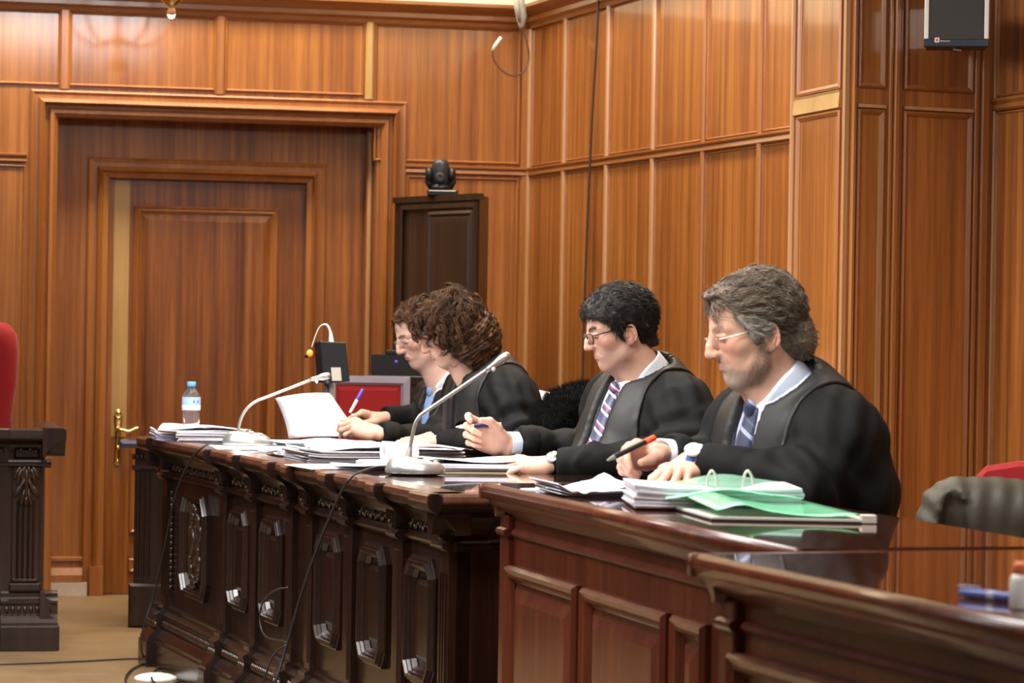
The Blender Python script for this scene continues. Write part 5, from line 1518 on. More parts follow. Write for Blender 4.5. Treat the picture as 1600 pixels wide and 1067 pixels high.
# ---- the far man, half hidden
def far_man():
    Y = 10.1
    root = thing('person', W(715, 760, Y) * V(1, 1, 0), 'person with glasses and pale blue tie, mostly hidden behind the curly-haired one', 'person', 'robed people seated along the desks')
    fr = head_frame((678, 526), Y, 20, 24, .90)
    P = dict(neck=(-.10, 0, -.18), skin=(.72, .46, .36), brow=(.07, .04, .025), fat=.002)
    B = Body((712, 618), Y + .03, 28, 4, .96, 1.0)
    elN = W(672, 694, Y - .22); wrN = W(600, 680, 9.75); hN = W(590, 676, 9.74)
    elF = W(680, 660, Y + .15); wrF = W(606, 653, Y + .01); hF = W(603, 652, Y)
    arms = [((-.01, .165, -.02), elN, wrN, 1), ((-.01, -.165, -.02), elF, wrF, 1)]
    hfF = hand_frame(hF, W(540, 642, Y - .04) - hF, V(.2, .15, 1))
    v1 = make_hand(hfF, 1, dict(index=(28, 36, 20), middle=(38, 46, 25), ring=(46, 56, 30), pinky=(52, 60, 30)), ((.044, .038, -.026), (.074, .042, -.034), (.100, .036, -.036)), 1.0, arm=.012)
    hfN = hand_frame(hN, W(548, 662, 9.74) - hN, V(.3, -.5, .8))
    v2 = make_hand(hfN, -1, dict(index=(30, 40, 20), middle=(36, 50, 25), ring=(42, 56, 30), pinky=(48, 60, 30)), TH_PEN, 1.0, arm=.012)
    ca = B.f0 * .55 + V(0, 0, .83); cc = W(697, 588, Y); B.neckc = cc - ca * .02
    P['neck'] = tuple(np.linalg.inv(fr.R) @ (cc - ca * .055 - fr.o)); nb = cc - ca * .05; ntop = fr.w((-.03, 0, -.07))
    hvs, hq, hcol, _ = make_head(root, P, fr)
    core = torso_core(B, [(a[0], a[1], a[2], h) for a, h in zip(arms, (hN, hF))], nb)
    finish_body(root, hvs, hq, hcol, fr, core, [v1[:3], v2[:3]])
    build_robe(root, B, arms, [(cc - ca * .03, cc + ca * .17, .088)], (.056, .034, .42), .13, 9, cuff=.046)
    layer(root, 'shirt', B, M_SHIRT, -.004, neck=[(cc, cc + ca * .1, .06)], ucut=-.42)
    layer(root, 'jacket', B, M_DKGREY, .004, opening=(.058, .0, .28), neck=[(cc - ca * .01, cc + ca * .12, .078)], ucut=-.45)
    collar(root, B, ca, M_SHIRT, cc - ca * .016, .060, .040)
    tie(root, B, cc + B.f0 * .052 - V(0, 0, .05), .000, plain('pale_blue_tie', (.22, .34, .62), .5), .36, .020, .042)
    trousers(root, B)
    glasses(root, fr, M_STEEL, y0=.033, rw=.024, rh=.013, z0=-.008, x0=.113, r=.0012, tr=.0018)
    poly = [(.118, .090), (.100, .084), (.080, .082), (.062, .064), (.048, .040), (.038, .010), (.030, -.028), (.016, -.034), (.008, -.010), (-.012, .012), (-.034, .0), (-.040, -.030), (-.046, -.062), (-.075, -.082), (-.125, -.088), (-.16, -.03), (-.16, .17), (.13, .17), (.13, .075)]
    flow = lambda p, t: np.stack([-.5 + .9 * np.clip((p[:, 0] - .02) / .06, 0, 1), np.sign(p[:, 1]) * .4, -.7 * np.clip(1 - p[:, 2] / .08, 0, 1)], 1)
    short_hair(root, fr, P, poly, .016, ((.04, .018, .008), (.16, .075, .035)), 41, flow, 6000, .035, .0009, off=(-.002, .010), curl=.003, cfreq=200, shell_noise=.005)
    return root, fr, B, dict(hN=hN, hF=hF, hfF=hfF, tips=v1[3])
fm = far_man()
# ------------------------------------------------------------------ things on and around the desks
M_PAPER = plain('white_paper', (.74, .735, .79), .8, noise=.04)
M_PAPERB = plain('bluish_paper', (.55, .60, .86), .8)
M_PAPERG = plain('grey_card', (.50, .48, .46), .8)
M_MANILA = plain('manila_card', (.62, .45, .24), .8)
M_BLACK = plain('black_plastic', (.012, .012, .014), .4)
M_SILV = plain('silver_plastic', (.56, .54, .51), .30, metal=.75)
M_WHITEP = plain('white_plastic', (.85, .84, .80), .35)
M_CABLE = plain('black_cable', (.018, .018, .02), .45)
M_RED = plain('red_velvet', (.30, .004, .006), .8, sheen=.1)
def img_dirs(): return V(1, 0, 0), V(0, 1, 0)
def spline(pts, n=8):
    P = [np.array(p, float) for p in pts]; P = [2 * P[0] - P[1]] + P + [2 * P[-1] - P[-2]]; out = []
    for i in range(1, len(P) - 2):
        for k in range(n):
            t = k / n; a, b, c, d = P[i - 1:i + 3]
            out.append(.5 * ((2 * b) + (-a + c) * t + (2 * a - 5 * b + 4 * c - d) * t * t + (-a + 3 * b - 3 * c + d) * t ** 3))
    out.append(P[-2]); return out

# microphones
def microphone(label, base_px, Y, neck, head, zt, sc_=1.0, group='silver gooseneck microphones on the carved desk'):
    b = W(*base_px, Y); b[2] = zt
    root = thing('gooseneck_microphone', b, label, 'microphone', group)
    v = Vol(b - V(.10, .08, .01), b + V(.10, .08, .08), .0025)
    v.ell(b + V(-.004, 0, .012), (.082, .056, .040), 0); v.ell(b + V(-.042, 0, .022), (.034, .040, .036), .02)
    X, Yg, Z = np.broadcast_arrays(v.X, v.Y, v.Z); v.d = np.maximum(v.d, (b[2] + .004 - Z)); v.d = smax(v.d, (Z - b[2] - .052).astype(np.float32), .01)
    vs, q = v.mesh(); vs = smooth_mesh(vs, q, 1); np_obj('base', vs, q, [M_SILV], root)
    m = MB().mat(M_BLACK, True)
    m.ell(b + V(-.004, 0, .004), (.076, .050, .006), 24, 8); m.build('foot', parent=root)
    pts = spline([W(x, y, Y) for x, y in neck], 6)
    m = MB().mat(M_SILV, True); m.tube(pts, [.0105 if i < 3 else (.0052 if i > 8 else .0105 - .0053 * (i - 2) / 6) for i in range(len(pts))], 14); m.build('neck', parent=root)
    a, c = W(*head[0], Y), W(*head[1], Y); d = (c - a) / np.linalg.norm(c - a); Lh = np.linalg.norm(c - a)
    m = MB().mat(M_SILV, True)
    m.lathe(a, [(.0052, -.012), (.0075, 0), (.0085, Lh * .3), (.0118, Lh * .5), (.0122, Lh * .62), (.0118, Lh * .80), (.0095, Lh * .93), (0, Lh)], 20, d)
    for k in range(4): m.lathe(a + d * Lh * (.54 + .07 * k), [(.0123, 0), (.0128, .0012), (.0123, .0024)], 20, d)
    hd = m.build('capsule', parent=root)
    m = MB().mat(M_WHITEP, True); m.ell(a + d * Lh * .22 + V(0, -.004, -.010), (.006, .006, .008), 10, 8); m.build('clip', parent=root)
    # buttons
    m = MB().mat(M_WHITEP, True)
    for k in range(2): m.ell(b + V(.01 + .03 * k, -.022, .0495 - .006 * k), (.010, .006, .003), 10, 6)
    m.build('button', parent=root)
    return root
microphone('silver gooseneck microphone on the far end of the carved desk, beside the bottle', (388, 698), 9.34,
           [(371, 690), (372, 676), (375, 659), (381, 645), (390, 634), (402, 626), (420, 619), (492, 591)], ((489, 592), (517, 586)), DZ)
microphone('silver gooseneck microphone in front of the curly-haired person, its cable over the edge', (651, 740), 7.70,
           [(637, 722), (640, 704), (643, 688), (646, 672), (650, 659), (657, 649), (668, 641), (700, 619), (768, 573)], ((764, 576), (797, 552)), DZ)

def cable(label, pts, r=.0032, name='cable', cat='cable', mat=None, group=None):
    m = MB().mat(mat or M_CABLE, True); m.tube(spline(pts, 6), r, 8); o = m.build(name, fix=False); tag(o, label, cat, group); return o
def k1(x, y, h=.03): a, z = K1.on(x, y, h); return K1.P(a, z, h)
cable('black cable running from the far silver microphone over the desk edge to the floor',
      [W(352, 690, 9.34), W(338, 691, 9.3)] + [k1(316, 699, .02), k1(296, 722), k1(275, 770, .04), k1(258, 850, .05), k1(240, 930, .07), k1(222, 990, .10), WZ(226, 1030, .02), WZ(262, 1047, .008), WZ(300, 1052, .008)], .0034)
cable('black cable running from the nearer silver microphone down the carved desk front',
      [W(606, 729, 7.70), W(588, 730, 7.68), W(570, 735, 7.65)] + [k1(548, 746, .015), k1(530, 775, .03), k1(508, 825, .04), k1(487, 880, .05), k1(472, 925, .06), k1(460, 965, .07), k1(446, 1015, .09), k1(430, 1067, .12), k1(415, 1100, .14)], .0040)
cable('thin black cable looping in front of the middle panels of the carved desk',
      [k1(450, 918, .03), k1(430, 922, .05), k1(411, 940, .05), k1(406, 970, .05), k1(416, 995, .05), k1(448, 1004, .05), k1(430, 1020, .08), k1(418, 1045, .10), k1(405, 1085, .12)], .0026)
cable('black cable lying across the tan floor at the left', [WZ(-10, 1038, .006), WZ(60, 1036, .006), WZ(130, 1033, .006), WZ(215, 1029, .006), WZ(240, 1034, .006)], .0034)
def loop(cx, cy, rx, ry, n=16, ph=0, span=6.2): return [WZ(cx + rx * math.cos(ph + span * k / n), cy + ry * math.sin(ph + span * k / n), .010 + .004 * math.sin(k)) for k in range(n + 1)]
cable('coils of black cable on the floor by the carved desk corner', loop(262, 1062, 66, 30, ph=2.2) + loop(285, 1058, 48, 22, ph=2.4) + [WZ(330, 1050, .012), WZ(340, 1040, .05)], .0036)
fs = MB().mat(M_WHITEP, True); c = WZ(243, 1062, 0); fs.ell(c + V(0, 0, .004), (.075, .07, .020), 24, 8); tag(fs.build('floor_socket_cover', fix=False), 'pale glossy cover on the floor under the coiled cable', 'cover')

# water bottle
b = WZ(298, 688, DZ)
M_BOT = plain('clear_plastic', (.95, .93, .92), .05, trans=.92, ior=1.2)
M_LAB = plain('pale_blue_label', (.40, .58, .85), .5)
M_CAP = plain('light_blue_cap', (.16, .45, .85), .4)
bt = thing('water_bottle', b, 'small clear water bottle with a light blue cap behind the papers', 'bottle')
m = MB().mat(M_BOT, True)
pf = [(0, .001), (.028, .001), (.031, .006)]
for k in range(7): pf += [(.0315, .012 + k * .013), (.0290, .0165 + k * .013)]
pf += [(.0315, .105), (.0315, .150), (.0290, .160), (.022, .172), (.0135, .182), (.0125, .192)]
m.lathe(b, pf, 28); m.build('bottle_body', parent=bt)
m = MB().mat(M_LAB, True); m.lathe(b, [(.0319, .104), (.0322, .106), (.0322, .148), (.0319, .150)], 28)
m.mat(M_WHITEP, True); m.lathe(b, [(.0324, .106), (.0324, .122)], 28); m.mat(plain('label_blue', (.08, .14, .45), .5), True)
for k in range(3): m.ell(b + V(.024 - k * .012, -.0215 - (.008 if k else 0), .135), (.003, .001, .006), 8, 6)
m.build('label', parent=bt)
m = MB().mat(M_CAP, True); m.lathe(b, [(.0145, .186), (.0155, .188), (.0155, .2015), (.014, .2035), (0, .2035)], 24); m.build('cap', parent=bt)

# paper stacks
def rot2(v, a): return V(v[0] * math.cos(a) - v[1] * math.sin(a), v[0] * math.sin(a) + v[1] * math.cos(a), 0)
def stack(name, label, cat, c, w, d, ang, z0, thick, n, mats, jit=.006, seed=0, group=None, curl=0.0, tl=None):
    rs = random.Random(seed); a = math.radians(ang); m = MB(); c = np.array([c[0], c[1], 0.0]); t = tl or thick / n
    tot = 0
    for k in range(n):
        mt_ = mats[k * len(mats) // n]
        m.mat(mt_, False); ja = a + rs.uniform(-1, 1) * jit * 4; oc = c + V(rs.uniform(-jit, jit), rs.uniform(-jit, jit), 0)
        nu = 7; rows = []
        for i in range(nu):
            u = i / (nu - 1) - .5; row = []
            for j in range(4):
                vv = j / 3 - .5; p = oc + rot2((u * w, vv * d), ja)
                lift = curl * max(0, abs(u) - .25) ** 2 * 16 * (k + 1) / n * (1 if u < 0 else .4)
                row.append(V(p[0], p[1], z0 + (k + .5) * thick / n + lift))
            rows.append(row)
        m.sheet(rows, t * .92)
    return tag(m.build(name, fix=False), label, cat, group)
PG = None
Xp = lambda x, Y: (x - 800) / F * Y
T = 20.0   # desk direction relative to the room axes
stack('paper_stack', 'thick stack of white papers at the far end of the carved desk, before the bottle', 'papers', (Xp(342, 9.72), 9.66), .25, .17, 3, DZ, .036, 9, [M_PAPER], .006, 1)
stack('paper_stack', 'crumpled bluish papers at the very far corner of the carved desk', 'papers', (Xp(272, 9.8), 9.76), .13, .16, 12, DZ, .024, 5, [M_PAPERB, M_PAPER], .008, 2, curl=.02)
m = MB().mat(M_PAPER, True)
rows = [[W(x, y, Yd) for x, y, Yd in ((255 + 16 * i, 661 + 1.6 * i - 1.5 * math.sin(i), 9.90 - .0 * i), (246 + 17.5 * i, 672 + .4 * i + 1.0 * math.sin(i * .8), 9.62))] for i in range(8)]
rows = [[r[0], (r[0] + r[1]) / 2 + V(0, 0, .004), r[1]] for r in rows]
m.sheet(rows, .002); tag(m.build('paper_sheaf', fix=False), 'bent white sheaf lying on top of the far paper stack', 'papers')
stack('paper_stack', 'flat white sheets poking out under the far silver microphone', 'papers', (Xp(395, 9.2), 9.22), .27, .30, 14, DZ, .0035, 3, [M_PAPER], .012, 3)
stack('paper_stack', 'low stack of white papers under the hands with the blue pen', 'papers', (Xp(512, 9.3), 9.35), .34, .26, 8, DZ, .020, 7, [M_PAPER], .010, 4)
stack('paper_stack', 'broad stack of stapled white documents between the two microphones', 'papers', (Xp(535, 8.45), 8.55), .30, .30, 18, DZ, .030, 8, [M_PAPER, M_PAPER, M_PAPERG, M_PAPER], .009, 5, curl=.010)
stack('paper_stack', 'loose white sheets at the edge of the carved desk, left of the nearer microphone', 'papers', (Xp(545, 8.0), 8.02), .26, .26, 24, DZ, .006, 3, [M_PAPER], .016, 6)
stack('folder_stack', 'stack of grey card folders beside the hand of the curly-haired person', 'folders', (Xp(648, 8.6), 8.62), .29, .26, 6, DZ, .030, 8, [M_PAPERG, M_PAPER, M_PAPERG, M_PAPER], .010, 7)
stack('paper_stack', 'white pages on a manila and black folder under the watch hand', 'papers', (Xp(742, 7.95), 7.98), .30, .24, 5, DZ, .024, 8, [M_MANILA, M_BLACK, M_PAPER, M_PAPER, M_PAPER, M_PAPER, M_PAPER, M_PAPER], .006, 8)
stack('paper_stack', 'grey-backed white sheets behind the nearer microphone base', 'papers', (Xp(640, 8.15), 8.2), .24, .22, 18, DZ, .014, 5, [M_PAPERG, M_PAPER], .008, 9)
def wavy(label, cpx, Yc_, w, d, ang, z0, amp, seed, name='paper_sheet', mat=None):
    rs = random.Random(seed); a = math.radians(ang); c = V(Xp(cpx, Yc_), Yc_, z0); m = MB().mat(mat or M_PAPER, True); rows = []; p1, p2 = rs.uniform(0, 6), rs.uniform(0, 6)
    for i in range(14):
        u = i / 13 - .5; row = []
        for j in range(8):
            v_ = j / 7 - .5; q = rot2((u * w, v_ * d), a)
            row.append(c + q + V(0, 0, amp * (.5 + .5 * math.sin(5 * u + p1 + 2 * v_)) + amp * .5 * (.5 + .5 * math.sin(9 * v_ + p2))))
        rows.append(row)
    m.sheet(rows, .0012); return tag(m.build(name, fix=False), label, 'paper')
wavy('wavy white sheet overhanging the desk edge, right of the far microphone base', 462, 8.95, .22, .26, 30, DZ + .004, .012, 1)
wavy('wavy white sheet on the low stack just left of the broad document stack', 470, 9.05, .22, .18, -12, DZ + .022, .014, 2)
wavy('slightly lifted white page on top of the broad stapled stack', 560, 8.55, .30, .26, 10, DZ + .032, .016, 3)
wavy('lifted white page lying over the grey card folders', 668, 8.55, .24, .22, -14, DZ + .032, .012, 4)
wavy('thin white sheet near the desk edge under the nearer microphone cable', 590, 7.95, .24, .16, 12, DZ + .008, .006, 5)
wavy('wavy top page of the pile under the watch hand', 735, 7.98, .27, .22, 2, DZ + .025, .010, 6)
wavy('curling white page on the thick far stack beside the bottle', 330, 9.70, .26, .16, -6, DZ + .038, .012, 7)
wavy('wavy lilac-white page beside the ring binder, left of the green covers', 960, 6.05, .15, .20, 18, DZ2 + .012, .018, 8)
# curled page near the second microphone
m = MB().mat(M_PAPER, True); c0 = W(598, 703, 8.20); c1 = W(650, 704, 8.27); rows = []
for j in range(6):
    row = []; cj_ = c0 + (c1 - c0) * j / 5 + V(0, 0, -.004)
    for k in range(20):
        t = k / 19 * 5.6 - .9; r = .027 + .006 * k / 19 - .004 * j / 5; row.append(cj_ + V(.010 * math.cos(t), -r * 1.25 * math.cos(t), r * math.sin(t)))
    rows.append(row)
m.sheet(rows, .0012); tag(m.build('curled_page', fix=False), 'curled white page standing behind the nearer microphone', 'paper')
# the page being turned by the far man
m = MB().mat(M_PAPER, True); rows = []
for j in range(11):
    v_ = j / 10; row = []
    lx = 430 + 13 * (1 - (1 - v_) ** 2) + 8 * v_; ly = 622 + 63 * v_; rx = 514 + 34 * v_ ** .8 + 10 * v_ * (1 - v_) + 30 * v_ ** 3; ry = 614 + 70 * v_
    for i in range(9):
        u = i / 8; row.append(W(lx + (rx - lx) * u, ly + (ry - ly) * u - 3.0 * math.sin(PI * u), 9.92 - .12 * v_ - .05 * math.sin(PI * u)))
    rows.append(row)
m.sheet(rows, .0008); tag(m.build('paper_sheet', fix=False), 'large white page held upright and turned by the far hands', 'paper')

# nearer desks
Z2 = DZ2
stack('paper_stack', 'loose lilac-white papers with a blue sheet at the left end of the mahogany desk', 'papers', (Xp(925, 6.2), 6.22), .19, .26, 12, Z2, .010, 4, [M_PAPER, M_PAPERB, M_PAPER], .012, 11, curl=.02)
stack('paper_stack', 'single white sheet at the front edge of the mahogany desk', 'papers', (Xp(890, 6.35), 6.30), .13, .2, 30, Z2, .002, 1, [M_PAPER], .0, 12)
m = MB().mat(M_PAPER, True); rows = []
for i in range(9):
    u = i / 8; rows.append([WZ(912 + 74 * u, 768 - 0 * u, Z2) + V(0, .0 + .12 * j, .010 + .020 * math.exp(-((u - .30 - .1 * j) / .22) ** 2)) for j in range(3)])
m.sheet(rows, .0015); tag(m.build('paper_sheet', fix=False), 'buckled white sheet under the writing hand', 'paper')
stack('ring_binder', 'thick white pages of an open ring binder below the green covers', 'binder', (Xp(1118, 5.75), 5.80), .34, .25, 3, Z2 + .004, .042, 12, [M_PAPER], .004, 13, curl=.006)
bd = bpy.data.objects['ring_binder']
root = thing('binder', V(Xp(1200, 5.6), 5.6, Z2), 'open binder board with two metal ring arches under the green covers', 'binder')
bd.name = 'pages'; del bd['label']; del bd['category']; mw = bd.matrix_world.copy(); loc = bd.location.copy(); bd.parent = root; bd.location = loc - root.location
pA_, pB_, pC_ = WZ(1022, 788, Z2), WZ(1112, 814, Z2), WZ(1368, 819, Z2); pD_ = pA_ + (pC_ - pB_)
m = MB().mat(M_BLACK)
m.add([p + V(0, 0, h) for h in (0, .004) for p in (pA_, pB_, pC_, pD_)], [(0, 1, 2, 3), (4, 5, 6, 7), (0, 1, 5, 4), (1, 2, 6, 5), (2, 3, 7, 6), (3, 0, 4, 7)])
m.mat(plain('board_edge', (.6, .58, .5), .6)); m.add([p + V(0, 0, h) for h in (.004, .008) for p in (pA_, pB_, pC_, pD_)], [(0, 1, 2, 3), (4, 5, 6, 7), (0, 1, 5, 4), (1, 2, 6, 5), (2, 3, 7, 6), (3, 0, 4, 7)])
m.box(pC_ + V(-.012, .02, .009), (.028, .04, .014)); m.build('cover_board', parent=root)
M_RING = plain('pale_metal_ring', (.75, .70, .58), .3, metal=.5)
for x in (1112, 1168):
    m = MB().mat(M_RING, True); Yr = 5.72
    m.tube(spline([W(x - 7, 768, Yr), W(x - 7, 750, Yr), W(x - 4, 740, Yr), W(x, 735.5, Yr), W(x + 4, 739, Yr), W(x + 8, 750, Yr), W(x + 8, 768, Yr)], 5), .0026, 8); m.build('ring', parent=root)
M_GREEN = plain('green_plastic', (.26, .78, .44), .22, alpha=.82, coat=.5)
M_GREEN2 = plain('pale_green_plastic', (.42, .80, .58), .25, alpha=.62, coat=.5)
def green(label, A, Bq, Cq, Dq, hf, seed):
    m = MB().mat(M_GREEN if seed == 1 else M_GREEN2, True); rows = []
    for i in range(16):
        u = i / 15; rows.append([])
        for j in range(10):
            v_ = j / 9; p = A * (1 - u) * (1 - v_) + Dq * u * (1 - v_) + Bq * (1 - u) * v_ + Cq * u * v_
            rows[-1].append(p + V(0, 0, hf(u, v_)))
    m.sheet(rows, .0012); o = m.build('plastic_folder', fix=False); tag(o, label, 'folder', None); return o
gA, gB, gC, gD = pA_ + V(.01, 0, 0), pB_ + V(.01, .01, 0), pC_ + V(-.03, .01, 0), pD_ + V(-.02, 0, 0)
green('lower translucent green plastic folder lying on the binder board', gA, gB, gC, gD, lambda u, v: .012 + .022 * (1 - v) * (1 - u) + .010 * math.sin(3 * u + 1) ** 2 + .010 * math.exp(-((u - .18) / .12) ** 2), 1)
uA, uB = WZ(1035, 770, Z2 + .02), WZ(1040, 785, Z2 + .02); uC, uD = WZ(1255, 786, Z2 + .02), WZ(1240, 770, Z2 + .02)
uA[2] = uB[2] = uC[2] = uD[2] = Z2
green('upper wavy green plastic folder lying over the binder pages', uA, uB, uC, uD, lambda u, v: .048 + .012 * math.exp(-((u - .45) / .22) ** 2) - .014 * v - .03 * max(0, .25 - u) - .04 * max(0, u - .85), 2)
# pen and small container on the nearest desk
p0, p1 = WZ(1497, 925, Z2 + .007), WZ(1640, 940, Z2 + .007)
pn = thing('pen', p0, 'blue pen lying on the nearest mahogany desk', 'pen'); d = (p1 - p0) / np.linalg.norm(p1 - p0); Lq = np.linalg.norm(p1 - p0)
m = MB().mat(plain('blue_pen', (.10, .14, .42), .35), True); m.lathe(p0, [(0, 0), (.005, .004), (.0068, .02), (.0068, Lq), (.004, Lq + .004)], 16, d); m.build('barrel', parent=pn)
m = MB().mat(plain('pen_ring', (.45, .50, .65), .3), True); m.lathe(p0 + d * .055, [(.0072, 0), (.0074, .006), (.0072, .012)], 16, d); m.tube([p0 + V(0, 0, .009), p0 + d * .04 + V(0, 0, .0095)], .0015, 6); m.build('clip', parent=pn)
c = WZ(1597, 952, Z2); cn = thing('small_container', c, 'small white container with an orange top at the right edge', 'container')
m = MB().mat(M_WHITEP, True); m.lathe(c, [(.0155, 0), (.017, .003), (.017, .040), (.014, .046)], 24); m.build('body', parent=cn)
m = MB().mat(plain('orange_cap', (.85, .22, .08), .4), True); m.lathe(c, [(.0125, .046), (.0125, .060), (.010, .063), (0, .063)], 24); m.build('cap', parent=cn)

# pens in the hands
def pen(label, a, b, r, parts, group=None):
    a, b = np.array(a), np.array(b); d = (b - a) / np.linalg.norm(b - a); Lq = np.linalg.norm(b - a)
    root = thing('pen', a, label, 'pen', group)
    for nm, t0, t1, r0, r1, mt_ in parts:
        m = MB().mat(mt_, True); m.lathe(a + d * Lq * t0, [(r * r0 * .98, 0), (r * r0, .0005), (r * r1, Lq * (t1 - t0) - .0005), (r * r1 * .95, Lq * (t1 - t0))], 16, d); m.build(nm, parent=root)
    return root
M_PBLUE = plain('blue_grip', (.02, .03, .16), .4); M_PVIO = plain('violet_blue', (.14, .10, .55), .4)
M_ORANGE = plain('orange_end', (.85, .10, .03), .4)
pen('white and blue pen in the raised hand of the person with the striped tie', W(712, 667, 8.13), W(783, 663, 8.15), .0058, [('tip', 0, .12, .25, .9, M_WHITEP), ('barrel', .12, .40, .95, 1, M_WHITEP), ('grip', .40, .78, 1, 1, M_PBLUE), ('button', .78, 1, 1.1, 1, M_WHITEP)])
pen('black pen with an orange-red end in the hand of the grey-bearded person', W(949, 719, 6.12), W(1022, 684, 6.24), .0060, [('tip', 0, .14, .4, .9, plain('grey_tip', (.2, .2, .18), .4)), ('barrel', .14, .80, 1, 1, M_BLACK), ('end_cap', .80, 1, 1.15, 1.2, M_ORANGE)])
pen('blue and white pen standing up from the far hands', W(547, 645, 9.98), W(567, 608, 10.0), .0062, [('barrel', 0, .55, 1, 1, M_WHITEP), ('end_cap', .55, 1, 1.1, .9, M_PVIO)])

# wrist watches
def watch(info, root, at, ax, nrm, dial, strap, r=.030):
    ax = np.array(ax) / np.linalg.norm(ax); nrm = np.array(nrm, float); nrm -= ax * (nrm @ ax); nrm /= np.linalg.norm(nrm); sd_ = np.cross(ax, nrm)
    m = MB().mat(strap, True); rows = []
    for q_ in (-.010, .010): rows.append([at + ax * q_ + (nrm * math.cos(t) * .88 + sd_ * math.sin(t)) * r for t in np.linspace(0, 2 * PI, 25)])
    m.sheet(rows, .003); st = m.build('watch_strap', parent=root)
    c_ = at + nrm * r * .92
    m = MB().mat(dial, True); m.lathe(c_ - nrm * .002, [(.014, 0), (.0195, .002), (.0200, .007), (.0175, .0095)], 28, nrm)
    m.mat(M_WHITEP, True); m.lathe(c_, [(.0172, .0055), (0, .0058)], 28, nrm)
    m.mat(M_BLACK, False)
    for an, ln in ((.6, .011), (2.4, .008)):
        dd = ax * math.cos(an) + sd_ * math.sin(an); m.tube([c_ + nrm * .0068, c_ + nrm * .0068 + dd * ln], .0006, 5)
    m.build('watch', parent=root)
r3, f3, B3, i3 = mt
watch(None, r3, i3['hN'] + (i3['elN'] - i3['hN']) / np.linalg.norm(i3['elN'] - i3['hN']) * .010, i3['hN'] - i3['elN'], V(-.15, -.75, .75), M_STEEL, M_BLACK, .0290)
r4, f4, B4, i4 = mbd
watch(None, r4, W(1084, 719, 6.10), i4['hN'] - i4['elN'], V(-.25, -.55, .8), M_WHITEP, plain('blue_strap', (.03, .09, .35), .5), .0300)

# ------------------------------------------------------------------ furniture and fittings behind
def chair(c, f, label, seat=.44, top=.86, w=.46, group=None, mat=None, round_=.03):
    f = np.array(f, float) / np.linalg.norm(f); l = np.cross(V(0, 0, 1), f); c = np.array([c[0], c[1], 0.0]); R = np.array([f, l, V(0, 0, 1)]).T
    root = thing('chair', c, label, 'chair', group); mat = mat or M_RED
    m = MB().mat(mat); m.box(c + V(0, 0, seat - .03), (.44, w, .06), R); m.build('seat', parent=root, bevel=.02)
    bk = Plane(c - f * .23 - l * w / 2, l, f)
    m = MB().mat(mat); m.sweep(bk, [(0, seat + .08), (w, seat + .08), (w, top - .08), (w - .06, top - .015), (w - .14, top), (.14, top), (.06, top - .015), (0, top - .08)], [(.01, -.03), (0, -.02), (0, .02), (.012, .032)], fill=True); m.build('backrest', parent=root)
    for a_, b_ in ((-.19, -1), (-.19, 1), (.19, -1), (.19, 1)):
        m = MB().mat(M_DARK); p = c + f * a_ + l * b_ * (w / 2 - .03)
        m.box(V(p[0], p[1], (seat - .05) / 2 if a_ > 0 else (seat + .1) / 2), (.04, .04, seat - .05 if a_ > 0 else seat + .1), R); m.build('leg', parent=root)
    return root
for (rt, fr_, B_, inf), lab in ((mt, 'chair under the person with the striped tie'), (mbd, 'chair under the grey-bearded person'), (wm, 'chair under the curly-haired person'), (fm, 'chair under the farthest person')):
    h = B_.hip; chair(V(h[0], h[1], 0) - B_.f0 * .04, B_.f0, 'red upholstered ' + lab, seat=.40, top=.74, w=.42)
# empty chair with black fluffy coat and a bag between the woman and the man with the tie
cf = V(-.94, -.33, 0)
pc1 = W(884, 690, 8.72); chair(V(pc1[0], pc1[1], 0) + V(-.22, -.06, 0), cf, 'red chair holding the black fluffy coat', .46, .90, .40)
M_FUR = plain('black_fur', (.003, .003, .003), .9, spec=.1)
v = Vol(W(830, 780, 8.72) - V(0, .25, 0), W(960, 590, 8.72) + V(.1, .25, 0), .008)
for (x, y, dy, r) in ((905, 640, 0, .085), (880, 655, -.05, .085), (925, 650, .08, .09), (860, 680, -.1, .07), (900, 700, .0, .10), (935, 700, .05, .10), (855, 710, -.08, .06)):
    v.ell(W(x, y, 8.72) + V(0, dy, 0), (r, r * 1.1, r * .95), .05)
v.ell(W(886, 690, 8.52), (.035, .08, .04), .02, sub=True)
vs, q = v.mesh(); vs = smooth_mesh(vs, q, 1); nr = vnormals(vs, q); vs = vs + nr * (.008 * snoise(vs, 60, 3) + .004 * snoise(vs, 160, 4))[:, None]
# short pile
rs_ = np.random.RandomState(2); pk = rs_.randint(0, len(vs), 16000); A_ = np.stack([vs[pk], vs[pk] + nr[pk] * .008 + rs_.normal(size=(16000, 3)) * .004, vs[pk] + nr[pk] * .014 + rs_.normal(size=(16000, 3)) * .007 + V(0, 0, -.006)], 1)
sv, sq = strand_mesh(A_, .0006)
tag(np_obj('coat', np.concatenate([vs, sv]), np.concatenate([q, sq + len(vs)]), [M_FUR]), 'black fluffy coat heaped on the chair left of the striped tie', 'coat')
M_BAG = plain('white_paper_bag', (.70, .67, .64), .7, noise=.1, nscale=14)
c = W(848, 700, 9.75); st = MB().mat(M_DARK); st.box(V(c[0], c[1], .30), (.30, .30, .60)); tag(st.build('stool', bevel=.01), 'dark low stand carrying the white bag, hidden behind the curly-haired person', 'stool')
m = MB().mat(M_BAG, True); tz = W(850, 615, 9.75)[2]; rows = []
